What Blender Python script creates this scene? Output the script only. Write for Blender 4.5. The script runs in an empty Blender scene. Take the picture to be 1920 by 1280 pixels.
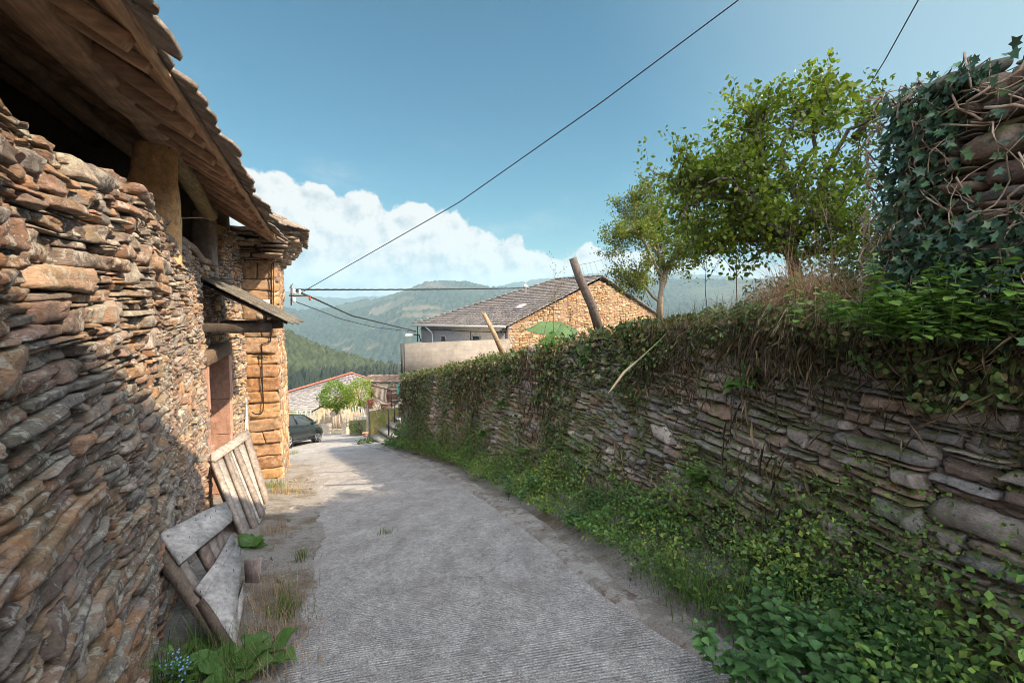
import bpy, math, random
import numpy as np
from mathutils import Vector
R = math.radians
scene = bpy.context.scene
# ---------------------------------------------------------------- camera
CAMH = 1.7
PITCH = R(4.45)
F = 900.0 / 1920.0
cam_d = bpy.data.cameras.new('camera')
cam_d.sensor_width = 36.0
cam_d.lens = 36.0 * F
cam_d.clip_start = 0.05
cam_d.clip_end = 30000
cam = bpy.data.objects.new('camera', cam_d)
scene.collection.objects.link(cam)
cam.location = (0, 0, CAMH)
cam.rotation_euler = (R(90) - PITCH, 0, 0)
scene.camera = cam
# ---------------------------------------------------------------- light
SUN_EL = R(41.0)
SUN_H = (0.940, -0.340)
SUN_AZ = math.atan2(SUN_H[0], SUN_H[1])
sdir = Vector((math.sin(SUN_AZ) * math.cos(SUN_EL), math.cos(SUN_AZ) * math.cos(SUN_EL), math.sin(SUN_EL)))
sun_d = bpy.data.lights.new('sun', 'SUN')
sun_d.energy = 5.0
sun_d.angle = R(0.5)
sun_d.color = (1.0, 0.80, 0.55)
sun = bpy.data.objects.new('sun', sun_d)
scene.collection.objects.link(sun)
sun.rotation_euler = sdir.to_track_quat('Z', 'Y').to_euler()
scene.view_settings.view_transform = 'Standard'
scene.view_settings.look = 'None'
scene.view_settings.gamma = 1
scene.view_settings.use_curve_mapping = False
scene.view_settings.exposure = 1.1
scene.cycles.max_bounces = 8
scene.cycles.diffuse_bounces = 4
scene.cycles.transparent_max_bounces = 8
scene.cycles.volume_bounces = 0
scene.cycles.use_denoising = True
scene.cycles.filter_width = 0.9

class NT:
    """tiny node helper"""
    def __init__(self, nt):
        self.nt = nt; self.N = nt.nodes; self.L = nt.links
    def new(self, t, **kw):
        n = self.N.new(t)
        for k, v in kw.items(): setattr(n, k, v)
        return n
    def put(self, sock, v):
        if v is None: return
        if isinstance(v, bpy.types.NodeSocket): self.L.new(v, sock)
        elif isinstance(v, (tuple, list)):
            v = tuple(v)
            if len(sock.default_value) == 4 and len(v) == 3: v = v + (1,)
            sock.default_value = v
        else: sock.default_value = v
    def math(self, op, a, b=None, c=None, clamp=False):
        n = self.new('ShaderNodeMath', operation=op, use_clamp=clamp)
        self.put(n.inputs[0], a); self.put(n.inputs[1], b); self.put(n.inputs[2], c)
        return n.outputs[0]
    def vmath(self, op, a, b=None, out=0):
        n = self.new('ShaderNodeVectorMath', operation=op)
        self.put(n.inputs[0], a)
        if b is not None: self.put(n.inputs[1], b)
        return n.outputs[out]
    def noise(self, vec, scale, detail=4, rough=0.55, dist=0.0, out=0):
        n = self.new('ShaderNodeTexNoise')
        if vec is not None: self.L.new(vec, n.inputs['Vector'])
        n.inputs['Scale'].default_value = scale
        n.inputs['Detail'].default_value = detail
        n.inputs['Roughness'].default_value = rough
        n.inputs['Distortion'].default_value = dist
        return n.outputs[out]
    def voro(self, vec, scale, feature='F1', out='Distance', rnd=1.0):
        n = self.new('ShaderNodeTexVoronoi', feature=feature)
        if vec is not None: self.L.new(vec, n.inputs['Vector'])
        n.inputs['Scale'].default_value = scale
        n.inputs['Randomness'].default_value = rnd
        return n.outputs[out]
    def ss(self, x, a, b, lo=0.0, hi=1.0):
        n = self.new('ShaderNodeMapRange', interpolation_type='SMOOTHSTEP')
        self.put(n.inputs[0], x)
        n.inputs[1].default_value = a; n.inputs[2].default_value = b
        n.inputs[3].default_value = lo; n.inputs[4].default_value = hi
        return n.outputs[0]
    def lin(self, x, a, b, lo=0.0, hi=1.0):
        n = self.new('ShaderNodeMapRange')
        self.put(n.inputs[0], x)
        n.inputs[1].default_value = a; n.inputs[2].default_value = b
        n.inputs[3].default_value = lo; n.inputs[4].default_value = hi
        return n.outputs[0]
    def mix(self, f, a, b, mode='MIX'):
        n = self.new('ShaderNodeMix', data_type='RGBA', blend_type=mode)
        self.put(n.inputs[0], f); self.put(n.inputs[6], a); self.put(n.inputs[7], b)
        return n.outputs[2]
    def scalec(self, c, f):
        return self.vmath('MULTIPLY', c, self.comb(f, f, f))
    def comb(self, x, y, z):
        n = self.new('ShaderNodeCombineXYZ')
        self.put(n.inputs[0], x); self.put(n.inputs[1], y); self.put(n.inputs[2], z)
        return n.outputs[0]
    def sep(self, v):
        n = self.new('ShaderNodeSeparateXYZ'); self.L.new(v, n.inputs[0])
        return n.outputs
    def mapping(self, vec, scale=(1, 1, 1), rot=(0, 0, 0)):
        n = self.new('ShaderNodeMapping')
        self.L.new(vec, n.inputs[0])
        n.inputs['Scale'].default_value = scale; n.inputs['Rotation'].default_value = rot
        return n.outputs[0]

def pray(px, py):
    u = (px - 960) / 900.0; v = (640 - py) / 900.0
    return np.array((u, math.cos(PITCH) + v * math.sin(PITCH), -math.sin(PITCH) + v * math.cos(PITCH)))
def at(px, py, Y):
    r = pray(px, py); t = Y / r[1]
    return np.array((r[0] * t, Y, CAMH + r[2] * t))

# ---------------------------------------------------------------- sky with cumulus bank
world = bpy.data.worlds.new('World')
scene.world = world
world.use_nodes = True
w = NT(world.node_tree)
w.N.clear()
sky = w.new('ShaderNodeTexSky', sky_type='NISHITA')
sky.sun_disc = False
sky.sun_elevation = SUN_EL
sky.sun_rotation = SUN_AZ
sky.air_density = 1.0; sky.dust_density = 1.6; sky.ozone_density = 1.0
tc = w.new('ShaderNodeTexCoord')
gv = w.vmath('NORMALIZE', tc.outputs['Generated'])
sx, sy, sz = w.sep(gv)
az = w.math('ARCTAN2', sx, sy)
el = w.math('ARCSINE', sz)
def azel(px, py):
    r = pray(px, py); r = r / np.linalg.norm(r)
    return math.atan2(r[0], r[1]), math.asin(r[2])
prof = [(-400, 480), (0, 420), (250, 350), (380, 335), (440, 328), (520, 322), (575, 338), (615, 362), (650, 362), (690, 352), (735, 378), (780, 372), (820, 392), (870, 412), (930, 440),
        (960, 446), (1000, 468), (1040, 474), (1090, 472), (1140, 468), (1230, 470), (1350, 488), (1600, 505), (2000, 515), (2600, 540)]
fc = w.new('ShaderNodeFloatCurve')
cur = fc.mapping.curves[0]
fc.mapping.use_clip = False
pl = [((azel(x, y)[0] + 1.2) / 2.4, azel(x, y)[1] * 2.0) for x, y in prof]
pl = [(0.0, pl[0][1])] + [p for p in pl if 0.01 < p[0] < 0.99] + [(1.0, pl[-1][1])]
cur.points[0].location = pl[0]; cur.points[1].location = pl[-1]
for p in pl[1:-1]: cur.points.new(*p)
fc.mapping.update()
w.L.new(w.math('ADD', w.math('DIVIDE', az, 2.4), 0.5), fc.inputs['Value'])
eltop = w.math('DIVIDE', fc.outputs[0], 2.0)
big = w.noise(gv, 9.0, 3, 0.5)
vb = w.voro(w.vmath('ADD', gv, w.scalec(w.noise(gv, 14, 3, 0.5, out='Color'), 0.05)), 22.0, 'SMOOTH_F1')
fine = w.noise(gv, 48.0, 6, 0.62)
edge = w.math('ADD', w.math('MULTIPLY', w.math('SUBTRACT', big, 0.5), 0.05), w.math('MULTIPLY', w.math('SUBTRACT', 0.42, vb), 0.05))
edge = w.math('ADD', edge, w.math('MULTIPLY', w.math('SUBTRACT', fine, 0.5), 0.045))
d = w.math('ADD', w.math('SUBTRACT', eltop, el), edge)
mask = w.ss(d, -0.002, 0.010)
# thin high veil beside the bank
veil = w.math('MULTIPLY', w.ss(w.noise(w.mapping(gv, (1, 1, 2.2)), 4.0, 6, 0.6), 0.52, 0.78), w.ss(w.math('SUBTRACT', el, eltop), 0.22, 0.0))
mask = w.math('MAXIMUM', mask, w.math('MULTIPLY', veil, 0.30))
# relief: the billows are lit from the right, from above
off = w.vmath('ADD', gv, (0.010, 0.0, 0.016))
def relief(p):
    a_ = w.voro(w.vmath('ADD', p, w.scalec(w.noise(p, 14, 3, 0.5, out='Color'), 0.05)), 22.0, 'SMOOTH_F1')
    b_ = w.noise(p, 30.0, 5, 0.6)
    return w.math('SUBTRACT', w.math('MULTIPLY', b_, 1.0), w.math('MULTIPLY', a_, 0.8))
rel = w.math('SUBTRACT', relief(gv), relief(off))
body = w.noise(w.mapping(gv, (1, 1, 1.8)), 7.0, 4, 0.5)
under = w.ss(d, 0.05, 0.19)      # deeper under the crest the bank greys off
lum = w.math('SUBTRACT', 0.97, w.math('MULTIPLY', under, w.ss(body, 0.30, 0.72, 0.10, 0.75)))
lum = w.math('ADD', lum, w.math('MULTIPLY', rel, 1.8), clamp=True)
ccol = w.mix(lum, (0.36, 0.50, 0.62, 1), (1.0, 0.985, 0.96, 1))
cl = w.scalec(ccol, 4.15)
low = w.ss(el, -0.02, 0.10)      # the bank thins out over the horizon haze
mask2 = w.math('MULTIPLY', mask, w.lin(low, 0, 1, 0.75, 1.0))
skyc = w.mix(1.0, sky.outputs[0], (0.255, 0.555, 0.585, 1), 'MULTIPLY')
skyc = w.mix(w.math('MULTIPLY', w.ss(w.vmath('DOT_PRODUCT', gv, (.80, .10, .50), out='Value'), .40, 1.0), .95), skyc, (2.5, 3.3, 3.6, 1))
final = w.mix(mask2, skyc, cl)
# bright broken cloud added out of view behind the camera to fill the shade
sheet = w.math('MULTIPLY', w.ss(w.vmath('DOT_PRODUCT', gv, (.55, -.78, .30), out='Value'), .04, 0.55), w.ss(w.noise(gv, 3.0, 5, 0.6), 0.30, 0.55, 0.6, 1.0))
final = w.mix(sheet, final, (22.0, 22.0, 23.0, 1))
bg = w.new('ShaderNodeBackground')
bg.inputs['Strength'].default_value = 0.105
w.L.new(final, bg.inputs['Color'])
wo = w.new('ShaderNodeOutputWorld')
w.L.new(bg.outputs[0], wo.inputs[0])

# ---------------------------------------------------------------- numpy helpers
rng = np.random.default_rng(7)
def _h(ix, iy, iz, seed):
    x = (ix.astype(np.int64) * 374761393 + iy.astype(np.int64) * 668265263 + iz.astype(np.int64) * 2147483647 + seed * 974634777) & 0xffffffff
    x = ((x ^ (x >> 13)) * 1274126177) & 0xffffffff
    x = ((x ^ (x >> 16)) * 2246822519) & 0xffffffff
    return ((x ^ (x >> 15)) & 0xffffff) / float(0xffffff)
def vnoise(x, y, z, seed=0):
    x, y, z = np.broadcast_arrays(np.asarray(x, float), np.asarray(y, float), np.asarray(z, float))
    ix = np.floor(x); iy = np.floor(y); iz = np.floor(z)
    fx = x - ix; fy = y - iy; fz = z - iz
    fx = fx * fx * (3 - 2 * fx); fy = fy * fy * (3 - 2 * fy); fz = fz * fz * (3 - 2 * fz)
    r = 0
    for a in (0, 1):
        for b in (0, 1):
            for c in (0, 1):
                r = r + _h(ix + a, iy + b, iz + c, seed) * (fx if a else 1 - fx) * (fy if b else 1 - fy) * (fz if c else 1 - fz)
    return r * 2 - 1
def fbm(x, y, z, oct=3, seed=0):
    r = 0; a = 1.0; t = 0
    for i in range(oct):
        r = r + a * vnoise(x * 2 ** i, y * 2 ** i, z * 2 ** i, seed + i); t += a; a *= 0.5
    return r / t
def sstep(x, a, b):
    t = np.clip((np.asarray(x, float) - a) / (b - a), 0, 1); return t * t * (3 - 2 * t)

def tag(o, label=None, cat=None, group=None, kind=None):
    if label: o['label'] = label
    if cat: o['category'] = cat
    if group: o['group'] = group
    if kind: o['kind'] = kind
    return o
def link(o, parent=None):
    scene.collection.objects.link(o)
    if parent is not None:
        o.parent = parent
    return o
def thing(name, label, cat, loc=(0, 0, 0), group=None):
    o = bpy.data.objects.new(name, None); o.empty_display_size = 0.2
    link(o); o.location = tuple(float(v) for v in loc)
    return tag(o, label, cat, group)
def copy_tree(o, parent=None):
    c = o.copy(); link(c)
    if parent is not None: c.parent = parent
    for ch in list(o.children): copy_tree(ch, c)
    return c

class MB:
    def __init__(self): self.V = []; self.Q = []; self.T = []; self.C = []; self.n = 0
    def add(self, v, q=None, t=None, col=None):
        v = np.asarray(v, float).reshape(-1, 3)
        if q is not None and len(q): self.Q.append(np.asarray(q, np.int64).reshape(-1, 4) + self.n)
        if t is not None and len(t): self.T.append(np.asarray(t, np.int64).reshape(-1, 3) + self.n)
        if col is None: col = (0.5, 0.5, 0.5)
        c = np.asarray(col, float)
        if c.ndim == 1: c = np.tile(c, (len(v), 1))
        self.C.append(c); self.V.append(v); self.n += len(v)
    def box(self, c, sx, sy, sz, ax=None, ay=None, az_=None, col=None):
        ax = np.array(ax if ax is not None else (1, 0, 0), float); ay = np.array(ay if ay is not None else (0, 1, 0), float)
        az_ = np.array(az_ if az_ is not None else (0, 0, 1), float)
        c = np.array(c, float)
        v = [c + ax * sx * i / 2 + ay * sy * j / 2 + az_ * sz * k / 2 for k in (-1, 1) for j in (-1, 1) for i in (-1, 1)]
        self.add(v, [(0, 2, 3, 1), (4, 5, 7, 6), (0, 1, 5, 4), (2, 6, 7, 3), (0, 4, 6, 2), (1, 3, 7, 5)], col=col)
    def beam(self, p0, p1, w, h, up=(0, 0, 1), seg=1, wob=0.0, taper=1.0, col=None, seed=0, bev=0.12):
        """a hewn timber: eight-sided section, with wobble"""
        p0 = np.array(p0, float); p1 = np.array(p1, float); dv = p1 - p0; L = np.linalg.norm(dv); dv /= L
        side = np.cross(dv, up); side /= np.linalg.norm(side); u2 = np.cross(side, dv)
        b = bev * min(w, h)
        prof = [(-w / 2 + b, -h / 2), (w / 2 - b, -h / 2), (w / 2, -h / 2 + b), (w / 2, h / 2 - b), (w / 2 - b, h / 2), (-w / 2 + b, h / 2), (-w / 2, h / 2 - b), (-w / 2, -h / 2 + b)]
        vs = []
        for i in range(seg + 1):
            f = i / seg; k = 1 + (taper - 1) * f
            c = p0 + dv * L * f
            if wob: c = c + side * wob * float(vnoise(f * L * 1.3, seed, 0.3)) + u2 * wob * float(vnoise(f * L * 1.3, seed, 7.3))
            for j, (a, d_) in enumerate(prof):
                q = 1 + (0.6 * wob / max(w, .01)) * float(vnoise(f * L * 3, seed + j * .7, 3.1)) if wob else 1
                vs.append(c + side * a * k * q + u2 * d_ * k * q)
        qs = []
        for i in range(seg):
            for j in range(8):
                a = i * 8 + j; b2 = i * 8 + (j + 1) % 8
                qs.append((a, b2, b2 + 8, a + 8))
        n0 = 0; n1 = seg * 8
        qs += [(0, 7, 6, 5), (0, 5, 4, 1), (1, 4, 3, 2)]
        qs += [(n1, n1 + 5, n1 + 6, n1 + 7), (n1, n1 + 1, n1 + 4, n1 + 5), (n1 + 1, n1 + 2, n1 + 3, n1 + 4)]
        self.add(vs, qs, col=col)
    def tube(self, pts, rad, n=6, col=None, cap=True):
        pts = np.asarray(pts, float); m = len(pts)
        rad = np.broadcast_to(np.asarray(rad, float), (m,))
        tan = np.gradient(pts, axis=0); tan /= np.linalg.norm(tan, axis=1)[:, None] + 1e-9
        ref = np.array((0.13, 0.27, 1.0)) if abs(tan[0][2]) < 0.9 else np.array((1.0, 0.2, 0.1))
        s = np.cross(tan, ref); s /= np.linalg.norm(s, axis=1)[:, None] + 1e-9
        u = np.cross(s, tan)
        a = np.arange(n) * 2 * math.pi / n
        V = pts[:, None, :] + rad[:, None, None] * (np.cos(a)[None, :, None] * s[:, None, :] + np.sin(a)[None, :, None] * u[:, None, :])
        i = np.arange(m - 1)[:, None] * n; j = np.arange(n)[None, :]; j2 = (j + 1) % n
        q = np.stack([i + j, i + j2, i + n + j2, i + n + j], -1).reshape(-1, 4)
        t = []
        if cap:
            t = [(0, k + 1, k) for k in range(1, n - 1)] + [((m - 1) * n, (m - 1) * n + k, (m - 1) * n + k + 1) for k in range(1, n - 1)]
        c = col
        if col is not None and np.ndim(col) == 2: c = np.repeat(np.asarray(col, float), n, 0)
        self.add(V.reshape(-1, 3), q, t if len(t) else None, c)
    def lathe(self, prof, c=(0, 0, 0), n=20, col=None, closed_top=True):
        prof = np.asarray(prof, float); a = np.arange(n) * 2 * math.pi / n
        V = np.stack([prof[:, 0][:, None] * np.cos(a), prof[:, 0][:, None] * np.sin(a), np.repeat(prof[:, 1][:, None], n, 1)], -1) + np.array(c, float)
        m = len(prof); i = np.arange(m - 1)[:, None] * n; j = np.arange(n)[None, :]; j2 = (j + 1) % n
        q = np.stack([i + j, i + j2, i + n + j2, i + n + j], -1).reshape(-1, 4)
        t = [(0, k + 1, k) for k in range(1, n - 1)] + [((m - 1) * n, (m - 1) * n + k, (m - 1) * n + k + 1) for k in range(1, n - 1)]
        self.add(V.reshape(-1, 3), q, t, col)
    def prism(self, poly, thick, col=None):
        """a flat 3-D polygon given thickness along its normal (fan of a convex-ish outline)"""
        P = np.asarray(poly, float); n = len(P)
        nn = np.zeros(3)
        for i in range(n): nn += np.cross(P[i], P[(i + 1) % n])
        nn /= np.linalg.norm(nn)
        A = P + nn * thick / 2; B = P - nn * thick / 2
        ca = A.mean(0); cb = B.mean(0)
        v = np.vstack([A, B, ca[None], cb[None]])
        t = [(i, (i + 1) % n, 2 * n) for i in range(n)] + [(n + (i + 1) % n, n + i, 2 * n + 1) for i in range(n)]
        q = [(i, i + n, (i + 1) % n + n, (i + 1) % n) for i in range(n)]
        self.add(v, q, t, col)
    def grid(self, V, col=None):
        """V (m,n,3)"""
        m, n = V.shape[:2]
        i = np.arange(m - 1)[:, None] * n; j = np.arange(n - 1)[None, :]
        q = np.stack([i + j, i + j + 1, i + n + j + 1, i + n + j], -1).reshape(-1, 4)
        self.add(V.reshape(-1, 3), q, None, None if col is None else np.asarray(col).reshape(-1, 3) if np.ndim(col) > 1 else col)
    def build(self, name, mat, parent=None, smooth=False, label=None, cat=None, group=None, kind=None):
        V = np.vstack(self.V); C = np.vstack(self.C)
        Q = np.vstack(self.Q) if self.Q else np.zeros((0, 4), np.int64)
        T = np.vstack(self.T) if self.T else np.zeros((0, 3), np.int64)
        if parent is not None: V = V - np.array(wloc(parent))[None]
        me = bpy.data.meshes.new(name)
        me.vertices.add(len(V)); me.vertices.foreach_set('co', V.astype(np.float32).ravel())
        nl = len(Q) * 4 + len(T) * 3
        me.loops.add(nl); me.polygons.add(len(Q) + len(T))
        me.loops.foreach_set('vertex_index', np.concatenate([Q.ravel(), T.ravel()]).astype(np.int32))
        ls = np.concatenate([np.arange(len(Q)) * 4, len(Q) * 4 + np.arange(len(T)) * 3]).astype(np.int32)
        me.polygons.foreach_set('loop_start', ls)
        if smooth: me.polygons.foreach_set('use_smooth', np.ones(len(Q) + len(T), bool))
        me.update(calc_edges=True)
        ca = me.attributes.new('col', 'FLOAT_COLOR', 'POINT')
        ca.data.foreach_set('color', np.hstack([C, np.ones((len(C), 1))]).astype(np.float32).ravel())
        me.materials.append(mat)
        o = bpy.data.objects.new(name, me)
        link(o, parent)
        return tag(o, label, cat, group, kind)
def wloc(o):
    l = np.zeros(3)
    while o is not None:
        l = l + np.array(o.location); o = o.parent
    return l

class Path:
    """smooth plan curve; +n is to the right of travel"""
    def __init__(self, pts, side=1):
        P = np.asarray(pts, float); k = len(P)
        Pe = np.vstack([2 * P[0] - P[1], P, 2 * P[-1] - P[-2]])
        out = []
        for i in range(k - 1):
            p0, p1, p2, p3 = Pe[i], Pe[i + 1], Pe[i + 2], Pe[i + 3]
            t = np.linspace(0, 1, 16, endpoint=False)[:, None]
            out.append(0.5 * ((2 * p1) + (-p0 + p2) * t + (2 * p0 - 5 * p1 + 4 * p2 - p3) * t ** 2 + (-p0 + 3 * p1 - 3 * p2 + p3) * t ** 3))
        self.p = np.vstack(out + [P[-1:]])
        self.s = np.concatenate([[0], np.cumsum(np.linalg.norm(np.diff(self.p[:, :2], axis=0), axis=1))])
        tn = np.gradient(self.p[:, :2], axis=0); tn /= np.linalg.norm(tn, axis=1)[:, None]
        self.t = tn; self.n = np.stack([tn[:, 1], -tn[:, 0]], 1) * side
        self.L = self.s[-1]
    def pos(self, s): return np.stack([np.interp(s, self.s, self.p[:, k]) for k in range(self.p.shape[1])], -1)
    def nrm(self, s):
        v = np.stack([np.interp(s, self.s, self.n[:, k]) for k in (0, 1)], -1)
        return v / np.linalg.norm(v, axis=-1, keepdims=True)
    def at(self, s, n, z):
        s, n, z = np.broadcast_arrays(s, n, z)
        p = self.pos(s); q = self.nrm(s)
        return np.stack([p[..., 0] + q[..., 0] * n, p[..., 1] + q[..., 1] * n, z], -1)
    def near(self, x, y):
        d = (self.p[:, 0] - x) ** 2 + (self.p[:, 1] - y) ** 2
        return self.s[np.argmin(d)]

def split_rects(s0, s1, z0, z1, lt, ht, rs, jit=0.45):
    """lay slabs one on another from the bottom up, each on the lowest open stretch of the wall"""
    q = .02; n = max(4, int(round((s1 - s0) / q))); q = (s1 - s0) / n; H = z0 + rs.uniform(0, ht * .6, 1) * np.ones(n); H += .4 * ht * rs.random(); out = []
    H[:] = z0; tol = min(.012, .2 * ht)
    while True:
        i = int(np.argmin(H)); b = H[i]
        if b >= z1 - ht * .3: break
        a_ = i
        while a_ > 0 and H[a_ - 1] < b + tol: a_ -= 1
        e = i
        while e < n - 1 and H[e + 1] < b + tol: e += 1
        W = e - a_ + 1; l = max(2, int(lt * math.exp(rs.normal(0, jit)) / q)); h = ht * math.exp(rs.normal(0, jit * .85))
        nb = [H[a_ - 1] - b if a_ > 0 else 9, H[e + 1] - b if e < n - 1 else 9]; m_ = min(nb)
        if W * q < lt * .55:
            l = W
            if m_ < 9: h = min(m_, ht * 3.0) if m_ > ht * .3 else m_ + ht * .5
        elif W - l < max(3, .3 * lt / q): l = W if W < 2.2 * lt / q else l
        l = min(l, W); st = a_ if rs.random() < .5 else e - l + 1
        if m_ < 2.2 * ht and rs.random() < .3: h = max(m_, .35 * ht)
        h = float(np.clip(h, ht * .28, ht * 2.9)); 
        if b + h > z1: h = max(z1 - b, ht * .3)
        out.append((s0 + st * q, s0 + (st + l) * q, b, b + h)); H[st:st + l] = b + h
    return np.array(out)

def pads(mb, path, rects, pal, depth=0.06, nu=10, nv=6, gap=0.008, seed=1, warp=0.05, rough=0.010, back=0.10, batter=0.0, base=0.0, zref=0.0, squ=0.30, prot=0.04, colj=0.12, tilt=1.0, wav=1.0):
    """each stone a deformed slab standing out of the dark joint behind it"""
    rs = np.random.default_rng(seed); N = len(rects)
    A = np.concatenate([[-1, -0.95], np.linspace(-0.80, 0.80, nu - 4), [0.95, 1]])
    B = np.concatenate([[-1, -0.90], np.linspace(-0.68, 0.68, nv - 4), [0.90, 1]])
    a, b = np.meshgrid(A, B, indexing='ij'); a = a[None]; b = b[None]
    r = lambda lo, hi: rs.uniform(lo, hi, N)[:, None, None]
    g = r(0.4, 1.6) * gap
    sc = ((rects[:, 0] + rects[:, 1]) / 2)[:, None, None]; zc = ((rects[:, 2] + rects[:, 3]) / 2)[:, None, None]
    hs = np.maximum((rects[:, 1] - rects[:, 0])[:, None, None] / 2 - g, .01); hz = np.maximum((rects[:, 3] - rects[:, 2])[:, None, None] / 2 - g * .8, .006)
    k = r(0.4, 1.3) * squ
    sk = r(-1, 1) * np.minimum(.22, .5 * hz / hs); x = (a + sk * b) * np.sqrt(np.clip(1 - k * b * b / 1.5, 0.2, 1)); y = b * np.sqrt(np.clip(1 - k * 1.6 * a ** 4 / 1.5, 0.15, 1))
    idn = np.arange(N)[:, None, None] * 7.31
    x = x + wav * 0.10 * vnoise(y * 1.7 + idn, idn, 0.5, seed) * np.minimum(1, hz / hs * 2)
    y = y * (1 + wav * r(-.28, .28) * x) + wav * 0.13 * vnoise(x * 2.1 + idn, idn, 4.5, seed) + wav * 0.12 * vnoise(x * 4.5 + idn, idn, 9.5, seed) + wav * 0.12 * vnoise(x * 10 + idn, idn + 4, 2.5, seed)
    skew = r(-1, 1) * 0.10
    s = sc + hs * x; z = zc + hz * (y + skew * x * 2)
    prof = (np.clip(1 - np.abs(a) ** 16, 0, 1) ** .5) * (np.clip(1 - np.abs(b) ** 9, 0, 1) ** .5)
    D = depth * r(0.6, 1.25)
    inner = ((np.abs(a) < .99) & (np.abs(b) < .99)) * 1.0
    n = base + r(-1, 1) * prot * 0.5 + D * prof - D * 0.5
    n = n + inner * tilt * (r(-1, 1) * 0.012 * a + r(-1, 1) * 0.014 * b) - (1 - inner) * back
    # wall-wide wander
    s2 = s + warp * fbm(s * .9, z * 1.4, 2.2, 2, seed + 5); z2 = z + warp * fbm(s * .7, z * 1.1, 8.2, 2, seed + 6)
    nn = fbm(s * 9, z * 22, idn, 3, seed + 9)
    fol = vnoise(s * 2.5, z * 46 + 1.5 * vnoise(s * 3, z * 3, idn), idn, seed + 13); blk = vnoise(s * 6 + 2 * vnoise(s * 2, z * 5, idn), z * 8, idn, seed + 14)
    n = n + inner * (rough * .6 * fol + rough * 1.5 * np.round(blk * 2.6) / 2.6)
    n = n + inner * rough * nn * .7 + 0.05 * fbm(s * .8, z * .9, 1.1, 2, seed + 11)
    n = n - batter * (z2 - zref)
    V = path.at(s2, n, z2)
    pal = np.asarray(pal)
    ci = rs.integers(0, len(pal), N); c = pal[ci] * (1 + rs.normal(0, colj, (N, 1)))
    C = np.broadcast_to(np.clip(c, .01, .95)[:, None, None, :], V.shape)
    m, q = len(A), len(B)
    i = np.arange(m - 1)[:, None] * q; j = np.arange(q - 1)[None, :]
    Q = np.stack([i + j, i + q + j, i + q + j + 1, i + j + 1], -1).reshape(-1, 4)
    Q = (Q[None] + (np.arange(N) * m * q)[:, None, None]).reshape(-1, 4)
    mb.add(V.reshape(-1, 3), Q, None, C.reshape(-1, 3))

def backing(mb, path, s0, s1, zlo, zhi, off=-0.07, thick=0.45, seg=40, batter=0.0, zref=0.0, col=(0.06, 0.05, 0.04)):
    """the wall's solid core behind the face stones; zlo, zhi are functions of s"""
    s = np.linspace(s0, s1, seg + 1)
    zl = np.array([zlo(v) for v in s]); zh = np.array([zhi(v) for v in s])
    o = lambda z: off - batter * (z - zref)
    ring = np.stack([path.at(s, o(zl), zl), path.at(s, o(zh), zh), path.at(s, -thick + 0 * s, zh), path.at(s, -thick + 0 * s, zl)], 1)
    m = seg + 1
    q = []
    for i in range(seg):
        for j in range(4):
            q.append((i * 4 + j, (i + 1) * 4 + j, (i + 1) * 4 + (j + 1) % 4, i * 4 + (j + 1) % 4))
    q += [(3, 2, 1, 0), (seg * 4, seg * 4 + 1, seg * 4 + 2, seg * 4 + 3)]
    mb.add(ring.reshape(-1, 3), q, None, col)

# ---------------------------------------------------------------- leaves, blades
LEAF = {}
_o = np.array([(0, 0, 0), (.35, -.5, .10), (.35, .5, .10), (.72, -.36, .06), (.72, .36, .06), (1, 0, -.05), (.35, 0, 0), (.72, 0, 0)])
LEAF['oval'] = (_o, [(1, 3, 7, 6), (6, 7, 4, 2)], [(0, 1, 6), (0, 6, 2), (3, 5, 7), (7, 5, 4)])
LEAF['small'] = (np.array([(0, 0, 0), (.5, -.5, .08), (1, 0, 0), (.5, .5, .08)]), None, [(0, 1, 2), (0, 2, 3)])
_l = [(0, 0), (-.12, -.42), (.25, -.30), (.42, -.55), (.58, -.22), (1.0, 0), (.58, .22), (.42, .55), (.25, .30), (-.12, .42)]
LEAF['ivy'] = (np.array([(.32, 0, -.05)] + [(a_, b_, .04) for a_, b_ in _l]), None, [(0, i, i % 10 + 1) for i in range(1, 11)])
_n = [(0, 0), (.08, -.28), (.22, -.34), (.28, -.27), (.42, -.33), (.50, -.23), (.64, -.24), (.74, -.13), (1, 0), (.74, .13), (.64, .24), (.50, .23), (.42, .33), (.28, .27), (.22, .34), (.08, .28)]
LEAF['nettle'] = (np.array([(.35, 0, -.06)] + [(a_, b_ * 1.5, .05 - .12 * a_ * a_) for a_, b_ in _n]), None, [(0, i, i % 16 + 1) for i in range(1, 17)])
_L = [(0, 0.05), (.15, .24), (.35, .42), (.55, .48), (.75, .36), (.9, .16), (1, 0.02)]
_lv = []
for x_, w_ in _L: _lv += [(x_, -w_, .10 * math.sin(x_ * 9) + .1 * w_ - .35 * x_ * x_), (x_, 0, -.35 * x_ * x_), (x_, w_, .10 * math.cos(x_ * 8) + .1 * w_ - .35 * x_ * x_)]
LEAF['long'] = (np.array(_lv), [(i * 3 + j, i * 3 + 3 + j, i * 3 + 4 + j, i * 3 + 1 + j) for i in range(6) for j in (0, 1)], None)
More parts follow.
